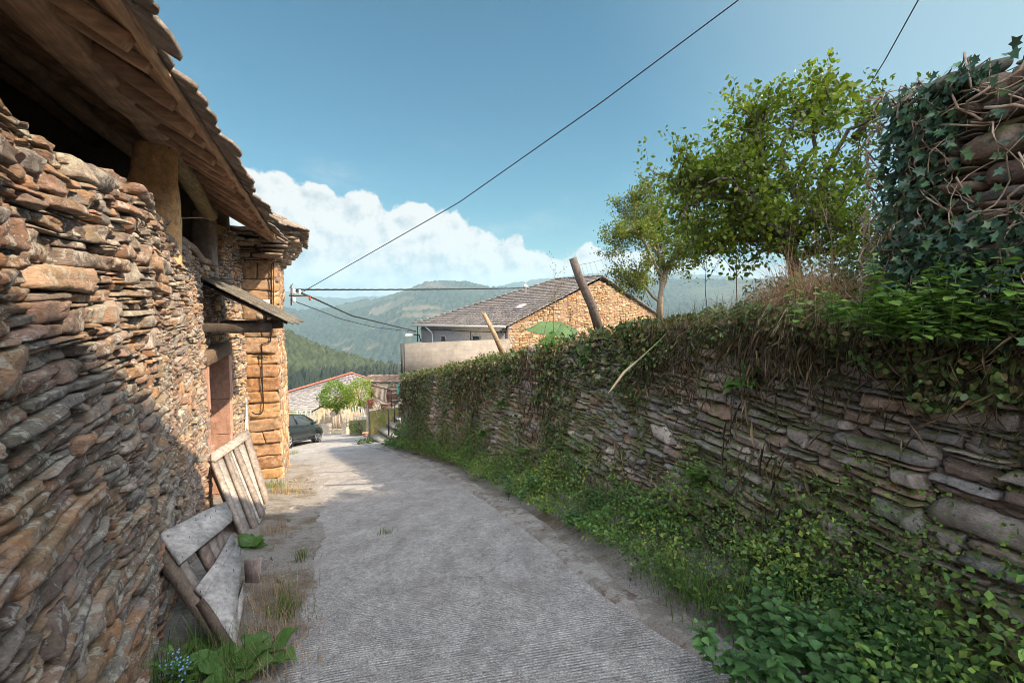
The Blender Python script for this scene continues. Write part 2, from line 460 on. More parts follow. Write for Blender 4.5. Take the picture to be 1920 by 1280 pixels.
def leaves(mb, P, dirs, nor, L, Wd, col, kind='oval'):
    """P (N,3) stem ends, dirs tip directions, nor approximate normals, L length (N,), Wd width ratio"""
    base, q, t = LEAF[kind]
    P = np.asarray(P, float); N = len(P)
    if N == 0: return
    dx = dirs / (np.linalg.norm(dirs, axis=1)[:, None] + 1e-9)
    dy = np.cross(nor, dx); dy /= np.linalg.norm(dy, axis=1)[:, None] + 1e-9
    dz = np.cross(dx, dy)
    L = np.broadcast_to(L, (N,))[:, None, None]
    V = P[:, None] + L * (base[None, :, 0:1] * dx[:, None] + base[None, :, 1:2] * Wd * dy[:, None] + base[None, :, 2:3] * dz[:, None])
    nb = len(base); off = (np.arange(N) * nb)[:, None, None]
    Q = (np.asarray(q)[None] + off).reshape(-1, 4) if q is not None else None
    T = (np.asarray(t)[None] + off).reshape(-1, 3) if t is not None else None
    C = np.repeat(np.clip(np.broadcast_to(col, (N, 3)), .002, .95)[:, None], nb, 1)
    mb.add(V.reshape(-1, 3), Q, T, C.reshape(-1, 3))
def rdir(rs, n, up=0.0):
    v = rs.normal(size=(n, 3)); v /= np.linalg.norm(v, axis=1)[:, None]
    v[:, 2] += up
    return v / np.linalg.norm(v, axis=1)[:, None]
def pcol(rs, n, pal, j=0.18):
    pal = np.asarray(pal, float); c = pal[rs.integers(0, len(pal), n)]
    return c * np.exp(rs.normal(0, j, (n, 1)))
def blades(mb, P, h, wd, rs, pal, lean=0.5, seg=3, dirb=None, droop=0.35):
    P = np.asarray(P, float); N = len(P); h = np.broadcast_to(h, (N,))
    a = rs.uniform(0, 2 * math.pi, N); ln = rs.uniform(.1, 1, N) * lean
    d_ = np.stack([np.cos(a), np.sin(a), 0 * a], 1) * ln[:, None]
    if dirb is not None: d_ = d_ + np.asarray(dirb)[None]
    sd = np.stack([-np.sin(a + rs.normal(0, .6, N)), np.cos(a), 0 * a], 1)
    f = np.linspace(0, 1, seg + 1)
    V = []
    for k in f:
        c = P + d_ * (h * (k ** 1.6))[:, None]; c[:, 2] += h * (k - droop * k * k * ln)
        wk = wd * (1 - k * .9) / 2
        V += [c - sd * wk, c + sd * wk]
    V = np.stack(V, 1); nb = V.shape[1]
    q = np.array([(2 * i, 2 * i + 1, 2 * i + 3, 2 * i + 2) for i in range(seg)])
    Q = (q[None] + (np.arange(N) * nb)[:, None, None]).reshape(-1, 4)
    C = np.repeat(np.clip(pcol(rs, N, pal), .002, .95)[:, None], nb, 1)
    mb.add(V.reshape(-1, 3), Q, None, C.reshape(-1, 3))

# ---------------------------------------------------------------- materials
def mat(name):
    m = bpy.data.materials.new(name); m.use_nodes = True
    n = NT(m.node_tree); n.N.clear()
    out = n.new('ShaderNodeOutputMaterial')
    b = n.new('ShaderNodeBsdfPrincipled'); n.L.new(b.outputs[0], out.inputs[0])
    n.out = out; n.b = b; n.m = m
    n.b.inputs['Specular IOR Level'].default_value = 0.3
    return n
def attr(n):
    a = n.new('ShaderNodeAttribute'); a.attribute_name = 'col'; return a.outputs['Color']
def gpos(n): return n.new('ShaderNodeNewGeometry').outputs['Position']
def bump(n, h, dist=0.01, strength=1.0, prev=None):
    b = n.new('ShaderNodeBump'); b.inputs['Distance'].default_value = dist; b.inputs['Strength'].default_value = strength
    n.L.new(h, b.inputs['Height'])
    if prev is not None: n.L.new(prev, b.inputs['Normal'])
    return b.outputs[0]
def M_stone(name, lichen=0.5, stain=0.4, moss=0.2, fine=1.0, mosscol=(0.07, 0.09, 0.02), stcol=(0.42, 0.20, 0.07), bd=0.012):
    n = mat(name); p = gpos(n); c = attr(n)
    big = n.noise(p, 2.2, 4, .6); mid = n.noise(p, 11, 5, .65); sm = n.noise(n.mapping(p, (1, 1, 3.2)), 48 * fine, 6, .75)
    col = n.scalec(c, n.lin(mid, .25, .75, .62, 1.38))
    col = n.scalec(col, n.lin(sm, .3, .7, .58, 1.42))
    if stain: col = n.mix(n.math('MULTIPLY', n.ss(n.noise(p, 3.1, 5, .65, .6), .50, .68), stain), col, stcol)
    dk = n.math('MULTIPLY', n.ss(n.noise(p, 8.5 * fine, 8, .74), .53, .60), n.ss(n.noise(n.vmath('ADD', p, (7.0, 3.0, 1.0)), 2.4, 4, .6), .36, .56))
    col = n.mix(n.math('MULTIPLY', dk, min(1.0, lichen * .85)), col, n.mix(n.noise(p, 60, 3), (0.10, 0.085, 0.07), (0.055, 0.05, 0.045)))
    l = n.math('MULTIPLY', n.ss(n.noise(n.vmath('ADD', p, (3.0, 9.0, 5.0)), 15 * fine, 8, .76), .525, .575), n.ss(n.noise(p, 2.2, 4, .6), .34, .56))
    l = n.math('MULTIPLY', l, min(1.0, lichen))
    col = n.mix(l, col, n.mix(n.noise(p, 90, 3), (0.38, 0.355, 0.31), (0.62, 0.60, 0.54)))
    if moss:
        nz = n.sep(n.new('ShaderNodeNewGeometry').outputs['Normal'])[2]
        mm = n.math('MULTIPLY', n.ss(n.math('ADD', n.noise(p, 2.3, 5, .7), n.math('MULTIPLY', nz, .16)), .56, .68), moss)
        col = n.mix(mm, col, n.mix(n.noise(p, 40, 3), mosscol, tuple(v * 2.2 for v in mosscol)))
    n.put(n.b.inputs['Base Color'], col)
    n.b.inputs['Roughness'].default_value = .92
    h = n.math('ADD', n.math('MULTIPLY', mid, .8), n.math('MULTIPLY', sm, 1.0))
    n.L.new(bump(n, h, bd, 1.0), n.b.inputs['Normal'])
    return n.m
def M_leaf(name, trans=0.45, gloss=0.35, tcol=(1.15, 1.35, .55)):
    n = mat(name); c = attr(n); p = gpos(n)
    c = n.scalec(c, n.lin(n.noise(p, 30, 3), .3, .7, .8, 1.2))
    n.put(n.b.inputs['Base Color'], c); n.b.inputs['Roughness'].default_value = gloss
    tr = n.new('ShaderNodeBsdfTranslucent'); n.L.new(n.vmath('MULTIPLY', c, tcol), tr.inputs['Color'])
    mx = n.new('ShaderNodeMixShader'); mx.inputs[0].default_value = trans
    n.L.new(n.b.outputs[0], mx.inputs[1]); n.L.new(tr.outputs[0], mx.inputs[2]); n.L.new(mx.outputs[0], n.out.inputs[0])
    return n.m
def M_wood(name, bd=0.006, dark=.5, axis_scale=(3, 3, 3), grain=60, rough=.85, rotz=0.0):
    n = mat(name); c = attr(n); tcn = n.new('ShaderNodeTexCoord').outputs['Object']
    p = n.mapping(n.mapping(tcn, (1, 1, 1), (0, 0, rotz)), axis_scale)
    g = n.noise(p, grain, 5, .65, .15); b_ = n.noise(tcn, 6, 4, .6)
    col = n.scalec(c, n.lin(g, .3, .7, 1 - dark, 1 + dark * .6)); col = n.scalec(col, n.lin(b_, .3, .7, .75, 1.25))
    n.put(n.b.inputs['Base Color'], col); n.b.inputs['Roughness'].default_value = rough
    n.L.new(bump(n, g, bd, 1.0), n.b.inputs['Normal'])
    return n.m
def M_plain(name, c, rough=.6, metal=0.0, var=.15, scale=8, bd=0.0):
    n = mat(name); p = gpos(n); nz = n.noise(p, scale, 4, .6)
    n.put(n.b.inputs['Base Color'], n.mix(1.0, c, n.comb(*[n.lin(nz, .3, .7, 1 - var, 1 + var)] * 3), 'MULTIPLY'))
    n.b.inputs['Roughness'].default_value = rough; n.b.inputs['Metallic'].default_value = metal
    if bd: n.L.new(bump(n, nz, bd), n.b.inputs['Normal'])
    return n.m
def M_attr(name, rough=.8, var=.2, scale=15, bd=.004):
    n = mat(name); p = gpos(n); nz = n.noise(p, scale, 5, .65)
    n.put(n.b.inputs['Base Color'], n.scalec(attr(n), n.lin(nz, .3, .7, 1 - var, 1 + var)))
    n.b.inputs['Roughness'].default_value = rough
    if bd: n.L.new(bump(n, nz, bd), n.b.inputs['Normal'])
    return n.m
m_barn = M_stone('barn_schist', lichen=.85, stain=.6, moss=.18, stcol=(.42, .19, .07))
m_quoin = M_stone('orange_sandstone', lichen=.35, stain=.35, moss=.05, stcol=(.55, .25, .06))
m_red = M_stone('reddish_granite', lichen=.1, stain=.1, moss=0, bd=.006)
m_rwall = M_stone('grey_slate_rubble', lichen=.35, stain=.22, moss=.75, stcol=(.22, .11, .06))
m_gable = M_stone('ochre_rubble', lichen=.1, stain=.3, moss=0, fine=.5)
m_slate = M_stone('old_slate', lichen=.5, stain=.2, moss=.12)
m_wood = M_wood('dark_old_timber', dark=.45, axis_scale=(1, .10, 1), grain=34, rotz=-.375, bd=.010)
m_woodx = M_wood('rafter_timber', dark=.45, axis_scale=(.10, 1, .6), grain=34, rotz=-.375, bd=.010)
m_grey = M_wood('weathered_grey_plank', dark=.42, axis_scale=(.8, .25, .4), grain=40)
m_leaf = M_leaf('tree_leaf'); m_ivy = M_leaf('ivy_leaf', .15, .3, (.9, 1.2, .6)); m_weed = M_leaf('weed_leaf', .35, .5)
m_dry = M_leaf('dry_grass', .3, .8, (1.1, 1, .8)); m_bark = M_attr('bark', .95, .35, 22, .01)
m_any = M_attr('coloured_matt'); m_soil = M_attr('soil', .95, .35, 12, .02)
m_cable = M_plain('black_cable', (.015, .015, .015), .5); m_iron = M_plain('dark_iron', (.03, .028, .026), .5, .6)
# ================================================================ terrain
DD = np.array((-.326, .946)); DL = np.array((.946, .326))
def sl(x, y): return x * DD[0] + y * DD[1], x * DL[0] + y * DL[1]
def zroad(x, y):
    s, l = sl(x, y)
    z = -.2 * s
    z = z - np.where(s > 31, (s - 31) * .32, 0)
    return z
# road edges measured in the photograph
KERB = Path([(2.1, -6), (1.95, -2), (1.75, 1.0), (1.42, 2.3), (1.08, 2.95), (.69, 3.96), (.25, 5.54), (-.54, 7.85), (-1.78, 11.17), (-3.81, 15.26), (-5.17, 17.54), (-6.6, 20.5)])
LEDG = Path([(-.7, -6), (-.8, -2), (-1.0, 1.0), (-1.41, 2.77), (-2.0, 4.32), (-2.62, 6.15), (-3.22, 7.8), (-4.6, 10.6), (-6.6, 14.6), (-11.0, 18.5), (-16, 21.5)])
FOOT = Path([(2.75, -4), (2.65, -1), (2.5, 1.0), (2.25, 2.5), (1.9, 4.0), (1.25, 6.2), (.35, 8.3), (-1.15, 11.5), (-2.9, 15), (-3.95, 17.7)], side=-1)
FTOP_S = np.array([FOOT.near(*p) for p in [(2.65, -1), (2.25, 2.5), (1.9, 4.0), (1.25, 6.2), (.35, 8.3), (-1.15, 11.5), (-2.9, 15), (-3.95, 17.7)]])
FTOP_Z = np.array([1.75, 1.62, 1.58, 1.33, .88, .20, -.50, -.98])
def wtop(s): return np.interp(s, FTOP_S, FTOP_Z)
def foot_z(s):
    p = FOOT.pos(s); return zroad(p[..., 0], p[..., 1]) + .12
LW = Path([(-.85, -5), (-.9, -1.5), (-1.02, 0), (-1.36, 1.1), (-1.86, 2.0), (-2.59, 3.34), (-3.49, 5.0), (-4.31, 6.5), (-5.08, 7.92), (-5.55, 9.33), (-6.05, 10.78)])

# near ground sheet: verges, yard and the slope below the village
gx = np.concatenate([np.linspace(-60, -14, 24)[:-1], np.linspace(-14, 6, 240), np.linspace(6, 60, 28)[1:]])
gy = np.concatenate([np.linspace(-25, -3, 12)[:-1], np.linspace(-3, 24, 240), np.linspace(24, 75, 40)[1:]])
X, Y = np.meshgrid(gx, gy, indexing='ij')
Z = zroad(X, Y) - .03
ll = np.interp(Y, LEDG.p[:, 1], LEDG.p[:, 0]); kk = np.interp(Y, KERB.p[:, 1], KERB.p[:, 0])
Z = Z + .018 + .030 * sstep(ll - X, -.45, .12) * (.55 + fbm(X * 2.6, Y * 2.6, 0, 4)) + .07 * sstep(ll - X, .1, 1.1) * (Y < 13)
Z = np.where((Y > 19) | (X > ll + .6) & (X < kk + .1), zroad(X, Y) - .03, Z)
inb = sstep(X - kk, .30, 1.0) * (X < kk + 3) * (Y < 19)
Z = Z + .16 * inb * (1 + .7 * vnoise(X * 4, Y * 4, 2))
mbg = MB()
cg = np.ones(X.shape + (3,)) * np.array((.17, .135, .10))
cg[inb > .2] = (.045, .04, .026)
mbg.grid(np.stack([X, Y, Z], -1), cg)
n = mat('verge_dirt'); p = gpos(n)
c = n.mix(n.ss(n.noise(p, 1.6, 6, .75), .36, .56), attr(n), (.30, .285, .27))
c = n.scalec(c, n.lin(n.noise(p, 45, 6, .75), .3, .7, .45, 1.5))
c = n.mix(n.math('MULTIPLY', n.ss(n.noise(p, 4, 5, .7), .55, .7), .6), c, (.06, .07, .02))
n.put(n.b.inputs['Base Color'], c); n.b.inputs['Roughness'].default_value = .95
n.L.new(bump(n, n.noise(p, 30, 6, .75), .03), n.b.inputs['Normal'])
mbg.build('ground', n.m, smooth=True, kind='structure')

# the concrete road, raked across so tyres grip
m = 260
ys = np.linspace(0, 1, m)
kp = KERB.pos(ys * KERB.L); lp = LEDG.pos(ys * LEDG.L)
# match the two edges by distance down the slope
sk = sl(kp[:, 0], kp[:, 1])[0]; sL = sl(lp[:, 0], lp[:, 1])[0]
S = np.linspace(max(sk[0], sL[0]), 20.0, m)
kx = np.interp(S, sk, kp[:, 0]); ky = np.interp(S, sk, kp[:, 1]); lx = np.interp(S, sL, lp[:, 0]); ly = np.interp(S, sL, lp[:, 1])
f = np.linspace(0, 1, 36)[None]
RX = lx[:, None] * (1 - f) + kx[:, None] * f; RY = ly[:, None] * (1 - f) + ky[:, None] * f
wob = .08 * vnoise(RX[:, :1] * 1.3, RY[:, :1] * 1.3, 5) + .03 * vnoise(RX[:, :1] * 4, RY[:, :1] * 4, 5)
RX = RX + wob * (1 - f)
RZ = zroad(RX, RY) + .014 * np.minimum(1, np.minimum(f, 1 - f) * 6) - .008 * (f < .02) - .0 + .006 * fbm(RX * .8, RY * .8, 0, 3)
# yard beyond: the surface widens towards the car
yx = np.linspace(-30, -3, 70); yy = np.linspace(0, 1, 40)
rd = MB(); rd.grid(np.stack([RX, RY, RZ], -1))
S2 = np.linspace(19.4, 31, 60); Lt = np.linspace(-30, 2.2, 60)
SS, LL = np.meshgrid(S2, Lt, indexing='ij')
YX = SS * DD[0] + LL * DL[0]; YY = SS * DD[1] + LL * DL[1]
rd.grid(np.stack([YX, YY, zroad(YX, YY) + .006 + .01 * fbm(YX * .7, YY * .7, 0, 2)], -1))
n = mat('raked_concrete'); p = gpos(n)
x_, y_, z_ = n.sep(p)
nzw = n.noise(p, 1.1, 3, .5); nw2 = n.noise(p, 9, 4, .7)
sc_ = n.math('ADD', n.math('MULTIPLY', x_, -.20), n.math('MULTIPLY', y_, .98))
sc_ = n.math('ADD', sc_, n.math('ADD', n.math('MULTIPLY', nzw, .07), n.math('MULTIPLY', nw2, .016)))
rib = n.math('SINE', n.math('MULTIPLY', sc_, 2 * math.pi / .030))
spk = n.noise(p, 75, 5, .8); spk2 = n.noise(p, 240, 3, .7)
wear = n.ss(n.noise(p, 1.7, 5, .7), .38, .62)
nearr = n.ss(y_, 4.8, 2.8)
worn = n.noise(n.mapping(p, (1.6, .8, 1)), 2.4, 6, .72)
c = n.mix(n.ss(worn, .30, .72), (.245, .236, .232), (.345, .334, .325))
c = n.mix(n.math('MULTIPLY', n.ss(n.noise(p, 4.2, 6, .8), .60, .70), .55), c, (.55, .54, .53))
c = n.mix(n.math('MULTIPLY', n.ss(n.noise(p, 2.1, 6, .8, .5), .56, .66), .55), c, (.15, .135, .125))
c = n.scalec(c, n.lin(n.noise(p, 17, 7, .82), .34, .66, .66, 1.34))
wp = n.vmath('ADD', p, n.scalec(n.noise(p, 2.5, 4, .7, out='Color'), .35))
crk = n.math('MULTIPLY', n.ss(n.voro(wp, .55, 'DISTANCE_TO_EDGE'), .006, .002), n.ss(n.noise(p, .8, 3, .6), .46, .56))
c = n.mix(n.math('MULTIPLY', crk, .4), c, (.05, .045, .04))
trk = n.ss(n.noise(n.mapping(p, (2.2, .55, 1), (0, 0, -.33)), 1.2, 5, .7), .52, .70)
c = n.mix(n.math('MULTIPLY', trk, .42), c, (.135, .125, .115))
c = n.scalec(c, n.lin(spk, .34, .66, .30, 1.75))
c = n.scalec(c, n.lin(spk2, .3, .7, .65, 1.35))
ribc = n.math('MULTIPLY', n.math('MULTIPLY', rib, n.ss(n.noise(p, 5.0, 7, .85), .42, .60)), n.lin(nearr, 0, 1, .04, .50))
c = n.scalec(c, n.math('ADD', 1.0, ribc))
c = n.mix(n.math('MULTIPLY', n.ss(n.noise(p, .9, 5, .6), .5, .72), .45), c, (.16, .14, .125))
n.put(n.b.inputs['Base Color'], c); n.b.inputs['Roughness'].default_value = .9
hb = n.math('ADD', n.math('MULTIPLY', n.math('MULTIPLY', rib, n.lin(nearr, 0, 1, .03, 1)), .22), n.math('MULTIPLY', spk, 1.1))
n.L.new(bump(n, hb, .006), n.b.inputs['Normal'])
m_road = n.m
rd.build('road', m_road, smooth=True, kind='structure')

# the gutter strip along the right edge
gt = MB(); ss_ = np.linspace(0, KERB.L, 240); cross = [(-.05, -.02), (-.02, .028), (.06, .040), (.12, .022), (.22, .030), (.28, -.02)]
V = np.stack([KERB.at(ss_, nn_ + .025 * vnoise(ss_ * 4, k, 0) + (.10 * vnoise(ss_ * 1.5, 2, 0) if k > 3 else 0), 0 * ss_) for k, (nn_, zz) in enumerate(cross)], 1)
V[:, :, 2] = zroad(V[:, :, 0], V[:, :, 1]) + np.array([c_[1] for c_ in cross])[None] + .008 * vnoise(V[:, :, 0] * 6, V[:, :, 1] * 6, 1)
gt.grid(V)
n = mat('gutter_concrete'); p = gpos(n)
c = n.mix(n.ss(n.noise(p, 3.3, 5, .7), .42, .6), (.21, .19, .17), (.34, .33, .31))
c = n.scalec(c, n.lin(n.noise(p, 60, 6, .75), .3, .7, .55, 1.4))
c = n.mix(n.math('MULTIPLY', n.ss(n.noise(p, 6, 4, .6), .58, .66), .6), c, (.09, .045, .03))
n.put(n.b.inputs['Base Color'], c); n.b.inputs['Roughness'].default_value = .95
n.L.new(bump(n, n.noise(p, 40, 5, .7), .012), n.b.inputs['Normal'])
gt.build('gutter', n.m, smooth=True, kind='structure')

# the raised field behind the right-hand wall
fs = np.linspace(0, FOOT.L, 120); fd = np.concatenate([[.18], np.linspace(.4, 4, 20), np.linspace(5, 40, 20)])
FSg, FDg = np.meshgrid(fs, fd, indexing='ij')
V = FOOT.at(FSg, -FDg, 0 * FSg)
lat = .27 * np.clip(1 - FSg / 27, .0, 1)
V[..., 2] = wtop(FSg) - .05 + lat * np.minimum(FDg, 9) + .06 * fbm(V[..., 0] * 1.2, V[..., 1] * 1.2, 0, 3) * np.minimum(1, FDg * 2)
def field_z(s, d): return wtop(s) - .05 + .27 * np.clip(1 - s / 27, 0, 1) * np.minimum(d, 9)
fl = MB(); fl.grid(V, (.085, .075, .035))
# its far edge carries on down towards the houses
V2 = np.stack([np.concatenate([V[-1], ])] * 2, 0).copy()
tdir = FOOT.t[-1]
for k in range(1, 2): pass
ext = np.linspace(0, 40, 30)
V[-1, :, 2] -= 0
V2 = V[-1][None].repeat(30, 0); V2[:, :, 0] += ext[:, None] * tdir[0]; V2[:, :, 1] += ext[:, None] * tdir[1]; V2[:, :, 2] -= .16 * ext[:, None] + 2.9 * sstep(ext, -.3, .6)[:, None]
fl.grid(V2, (.085, .075, .035))
fl.build('field', m_soil, smooth=True, kind='structure')

# ---------------------------------------------------------------- valley and hills (one polar sheet)
def crest(px, tab): 
    return np.interp(px, [t[0] for t in tab], [t[1] for t in tab])
def el2(py, px):   # slope z/r for a pixel
    u = (px - 960) / 900.; v = (640 - py) / 900.
    yy_ = math.cos(PITCH) + v * math.sin(PITCH); zz_ = -math.sin(PITCH) + v * math.cos(PITCH)
    return zz_ / np.sqrt(u * u + yy_ * yy_)
L1 = [(-600, 560), (300, 590), (543, 622), (570, 636), (600, 650), (640, 662), (690, 676), (745, 692), (800, 712), (900, 740), (1200, 760), (2400, 760)]
L2 = [(-600, 500), (300, 540), (500, 572), (560, 585), (610, 578), (660, 569), (700, 562), (740, 552), (770, 541), (800, 532), (840, 529.5), (875, 531), (905, 538), (950, 543), (1050, 540), (1150, 530), (1300, 526), (1500, 530), (1700, 520), (2400, 500)]
L3 = [(-600, 510), (300, 530), (500, 548), (560, 551), (600, 559), (650, 561), (700, 558), (760, 556), (900, 550), (960, 532), (1060, 520), (1140, 512), (1200, 511), (1300, 516), (1420, 522), (1600, 515), (2400, 500)]
pxs = np.concatenate([np.linspace(-3000, 450, 60)[:-1], np.linspace(450, 530, 30)[:-1], np.linspace(530, 1000, 420)[:-1], np.linspace(1000, 1680, 240)[:-1], np.linspace(1680, 6000, 70)])
azs = np.arctan((pxs - 960) / 900.)
rr = np.concatenate([np.geomspace(60, 215, 14)[:-1], np.linspace(215, 372, 110)[:-1], np.linspace(372, 760, 16)[:-1], np.linspace(760, 2080, 230)[:-1], np.linspace(2080, 2900, 10)[:-1], np.linspace(2900, 4000, 50)])
c1 = el2(crest(pxs, L1), np.clip(pxs, -600, 2400)) * 360; c2 = el2(crest(pxs, L2), np.clip(pxs, -600, 2400)) * 2000; c3 = el2(crest(pxs, L3), np.clip(pxs, -600, 2400)) * 3600
ctrl_r = np.array([60, 130, 220, 360, 430, 700, 1000, 1400, 2000, 2150, 2700, 2900, 3600, 4000])
one = np.ones_like(pxs)
mid2 = c2 * .0
ctrl = np.stack([-24 * one, -52 * one, -72 * one, c1, c1 - 20, -230 * one, -205 * one + 12 * np.sin(pxs / 90.), np.minimum(c2 - 95, -45) , c2, c2 - 40, -250 * one, -230 * one, c3, c3 - 60], 0)
HZ = np.zeros((len(rr), len(pxs)))
seg_i = np.clip(np.searchsorted(ctrl_r, rr, side='right') - 1, 0, len(ctrl_r) - 2)
tt = (rr - ctrl_r[seg_i]) / (ctrl_r[seg_i + 1] - ctrl_r[seg_i])
sl_ = np.zeros_like(ctrl); sl_[1:-1] = ((ctrl[2:] - ctrl[:-2]) / (ctrl_r[2:] - ctrl_r[:-2])[:, None])
for k in (3, 8, 12): sl_[k] = 0.02
dr = (ctrl_r[seg_i + 1] - ctrl_r[seg_i])[:, None]; t_ = tt[:, None]
HZ = (2 * t_ ** 3 - 3 * t_ ** 2 + 1) * ctrl[seg_i] + (t_ ** 3 - 2 * t_ ** 2 + t_) * dr * sl_[seg_i] + (-2 * t_ ** 3 + 3 * t_ ** 2) * ctrl[seg_i + 1] + (t_ ** 3 - t_ ** 2) * dr * sl_[seg_i + 1]
RRg, AZ = np.meshgrid(rr, azs, indexing='ij')
HX = RRg * np.sin(AZ); HY = RRg * np.cos(AZ); PXg = np.broadcast_to(pxs[None], HX.shape)
wl2 = sstep(RRg, 700, 1100) * (1 - sstep(RRg, 1850, 2000))
HZ = HZ + wl2 * (26 * fbm(HX / 260., HY / 260., 0, 3, 3)) + (RRg > 2850) * 10 * fbm(HX / 500., HY / 500., 0, 3, 4) * (1 - sstep(RRg, 3350, 3600))
# open fields on the middle hill, forest everywhere else
def blob(cx, cr, wx, wr, seed):
    d_ = ((PXg - cx) / wx) ** 2 + ((RRg - cr) / wr) ** 2 + .55 * fbm(HX / 55., HY / 55., seed, 3, seed)
    return 1 - sstep(d_, .75, 1.0)
fieldm = np.zeros_like(HX)
for b_ in [(735, 1640, 44, 70, 1), (790, 1480, 50, 40, 2), (700, 1440, 22, 26, 3), (640, 1400, 20, 18, 4), (655, 1330, 14, 18, 9), (740, 1390, 40, 20, 5), (815, 1400, 60, 30, 6), (700, 1270, 16, 12, 7), (735, 1010, 14, 18, 8), (795, 1850, 18, 50, 12), (600, 1380, 14, 10, 13)]:
    fieldm = np.maximum(fieldm, blob(*b_))
heath = sstep(fbm(HX / 230., HY / 230., 5, 3, 21), .05, .35) * sstep(RRg, 1500, 1700)
def trees_h(cell, hgt, seed, conic):
    """height of the nearest crown, one jittered crown per cell"""
    cx = np.floor(HX / cell); cy = np.floor(HY / cell); best = np.zeros_like(HX); rnd = np.zeros_like(HX)
    for i in (-1, 0, 1):
        for j in (-1, 0, 1):
            ix = cx + i; iy = cy + j
            jx = (ix + .15 + .7 * _h(ix, iy, ix * 0, seed)) * cell; jy = (iy + .15 + .7 * _h(ix, iy, ix * 0 + 1, seed)) * cell
            hh = hgt * (.55 + .6 * _h(ix, iy, ix * 0 + 2, seed)); rd_ = cell * (.5 + .25 * _h(ix, iy, ix * 0 + 3, seed))
            q = np.sqrt((HX - jx) ** 2 + (HY - jy) ** 2) / rd_
            h_ = hh * (np.clip(1 - q, 0, 1) ** (.9 if conic else .5))
            better = h_ > best
            rnd = np.where(better, _h(ix, iy, ix * 0 + 4, seed), rnd); best = np.maximum(best, h_)
    return best, rnd
t1, r1 = trees_h(3.4, 8.5, 5, True); t2, r2 = trees_h(17., 13., 6, False); t3, r3 = trees_h(60., 16., 8, False)
w1 = (RRg < 420); w3 = (RRg > 2600)
TH = np.where(w1, t1, np.where(w3, t3, t2)); RN = np.where(w1, r1, np.where(w3, r3, r2))
TH = TH * (1 - fieldm) * np.where((RRg > 1450) & (heath > .5), .25, 1)
# near slope: a cleared grassy shoulder above the conifers
clear = sstep(HZ - (-.13 * RRg) + 3 * fbm(HX / 20., HY / 20., 1, 2, 31), -4, 6) * w1
TH = TH * (1 - .55 * clear)
HZ2 = HZ + TH
col = np.zeros(HX.shape + (3,))
fA = np.array((.020, .036, .018)); fB = np.array((.046, .066, .026)); fC = np.array((.013, .025, .018))
mixv = RN[..., None]
col[:] = fA * (1 - mixv) + fB * mixv
cz = sstep(fbm(HX / 120., HY / 120., 3, 3, 41), -.1, .25)[..., None]
col = col * (1 - cz * .5) + fC * cz * .5
col = np.where(w1[..., None], (fC * (1 - mixv) + np.array((.026, .042, .020)) * mixv), col)
col = np.where(w1[..., None], col * (1 - clear[..., None]) + clear[..., None] * (np.array((.062, .085, .034)) * (.7 + .6 * mixv)), col)
fc_ = np.array((.21, .165, .095))[None, None] * (.85 + .35 * vnoise(HX / 25., HY / 80., 0)[..., None])
col = col * (1 - fieldm[..., None]) + fc_ * fieldm[..., None]
hc = (heath * (1 - fieldm))[..., None] * .6
col = col * (1 - hc) + np.array((.095, .11, .045)) * hc
pinkf = blob(815, 1890, 22, 60, 19)[..., None] * .6
col = col * (1 - pinkf) + np.array((.22, .15, .10)) * pinkf
rock = blob(733, 905, 16, 120, 17)[..., None] * (sstep(fbm(HX / 14., HY / 14., HZ / 14., 2, 71), -.25, .1)[..., None])
col = col * (1 - rock) + np.array((.27, .24, .21)) * rock
hl = MB(); hl.grid(np.stack([HX, HY, HZ2], -1), col * .42)
m_hill = M_attr('wooded_hillside', .95, .35, .35, 0)
hl.build('hills', m_hill, smooth=False, kind='structure')
# the rest of the ground, all round to the horizon
og = MB(); oa = np.linspace(0, 2 * math.pi, 73); orr = np.array([40, 80, 200, 600, 1500, 4300])
V = np.array([[(r_ * math.sin(a_), r_ * math.cos(a_), min(-.2 * sl(r_ * math.sin(a_), r_ * math.cos(a_))[0] - 6, 60) if r_ < 300 else -262) for a_ in oa] for r_ in orr])
for k in range(6):
    V[k, :, 2] = [(-20, -60, -120, -262, -262, -262)[k]] * 73
og.grid(V, (.05, .07, .03)); og.build('terrain', m_hill, kind='structure')

# haze: one closed box of thin air round camera and land
hb_ = MB(); zt_ = float(HZ2.max()) + 8; hb_.box((0, 0, (zt_ - 264) / 2), 9600, 9600, zt_ + 264)
hz_o = hb_.build('haze', bpy.data.materials.new('haze_air'), kind='stuff')
hm = hz_o.data.materials[0]; hm.use_nodes = True
h_ = NT(hm.node_tree); h_.N.clear()
ho = h_.new('ShaderNodeOutputMaterial'); pv = h_.new('ShaderNodeVolumePrincipled')
pv.inputs['Color'].default_value = (.42, .64, .76, 1); pv.inputs['Density'].default_value = 2.5e-4; pv.inputs['Anisotropy'].default_value = 0.0
h_.L.new(pv.outputs[0], ho.inputs['Volume'])
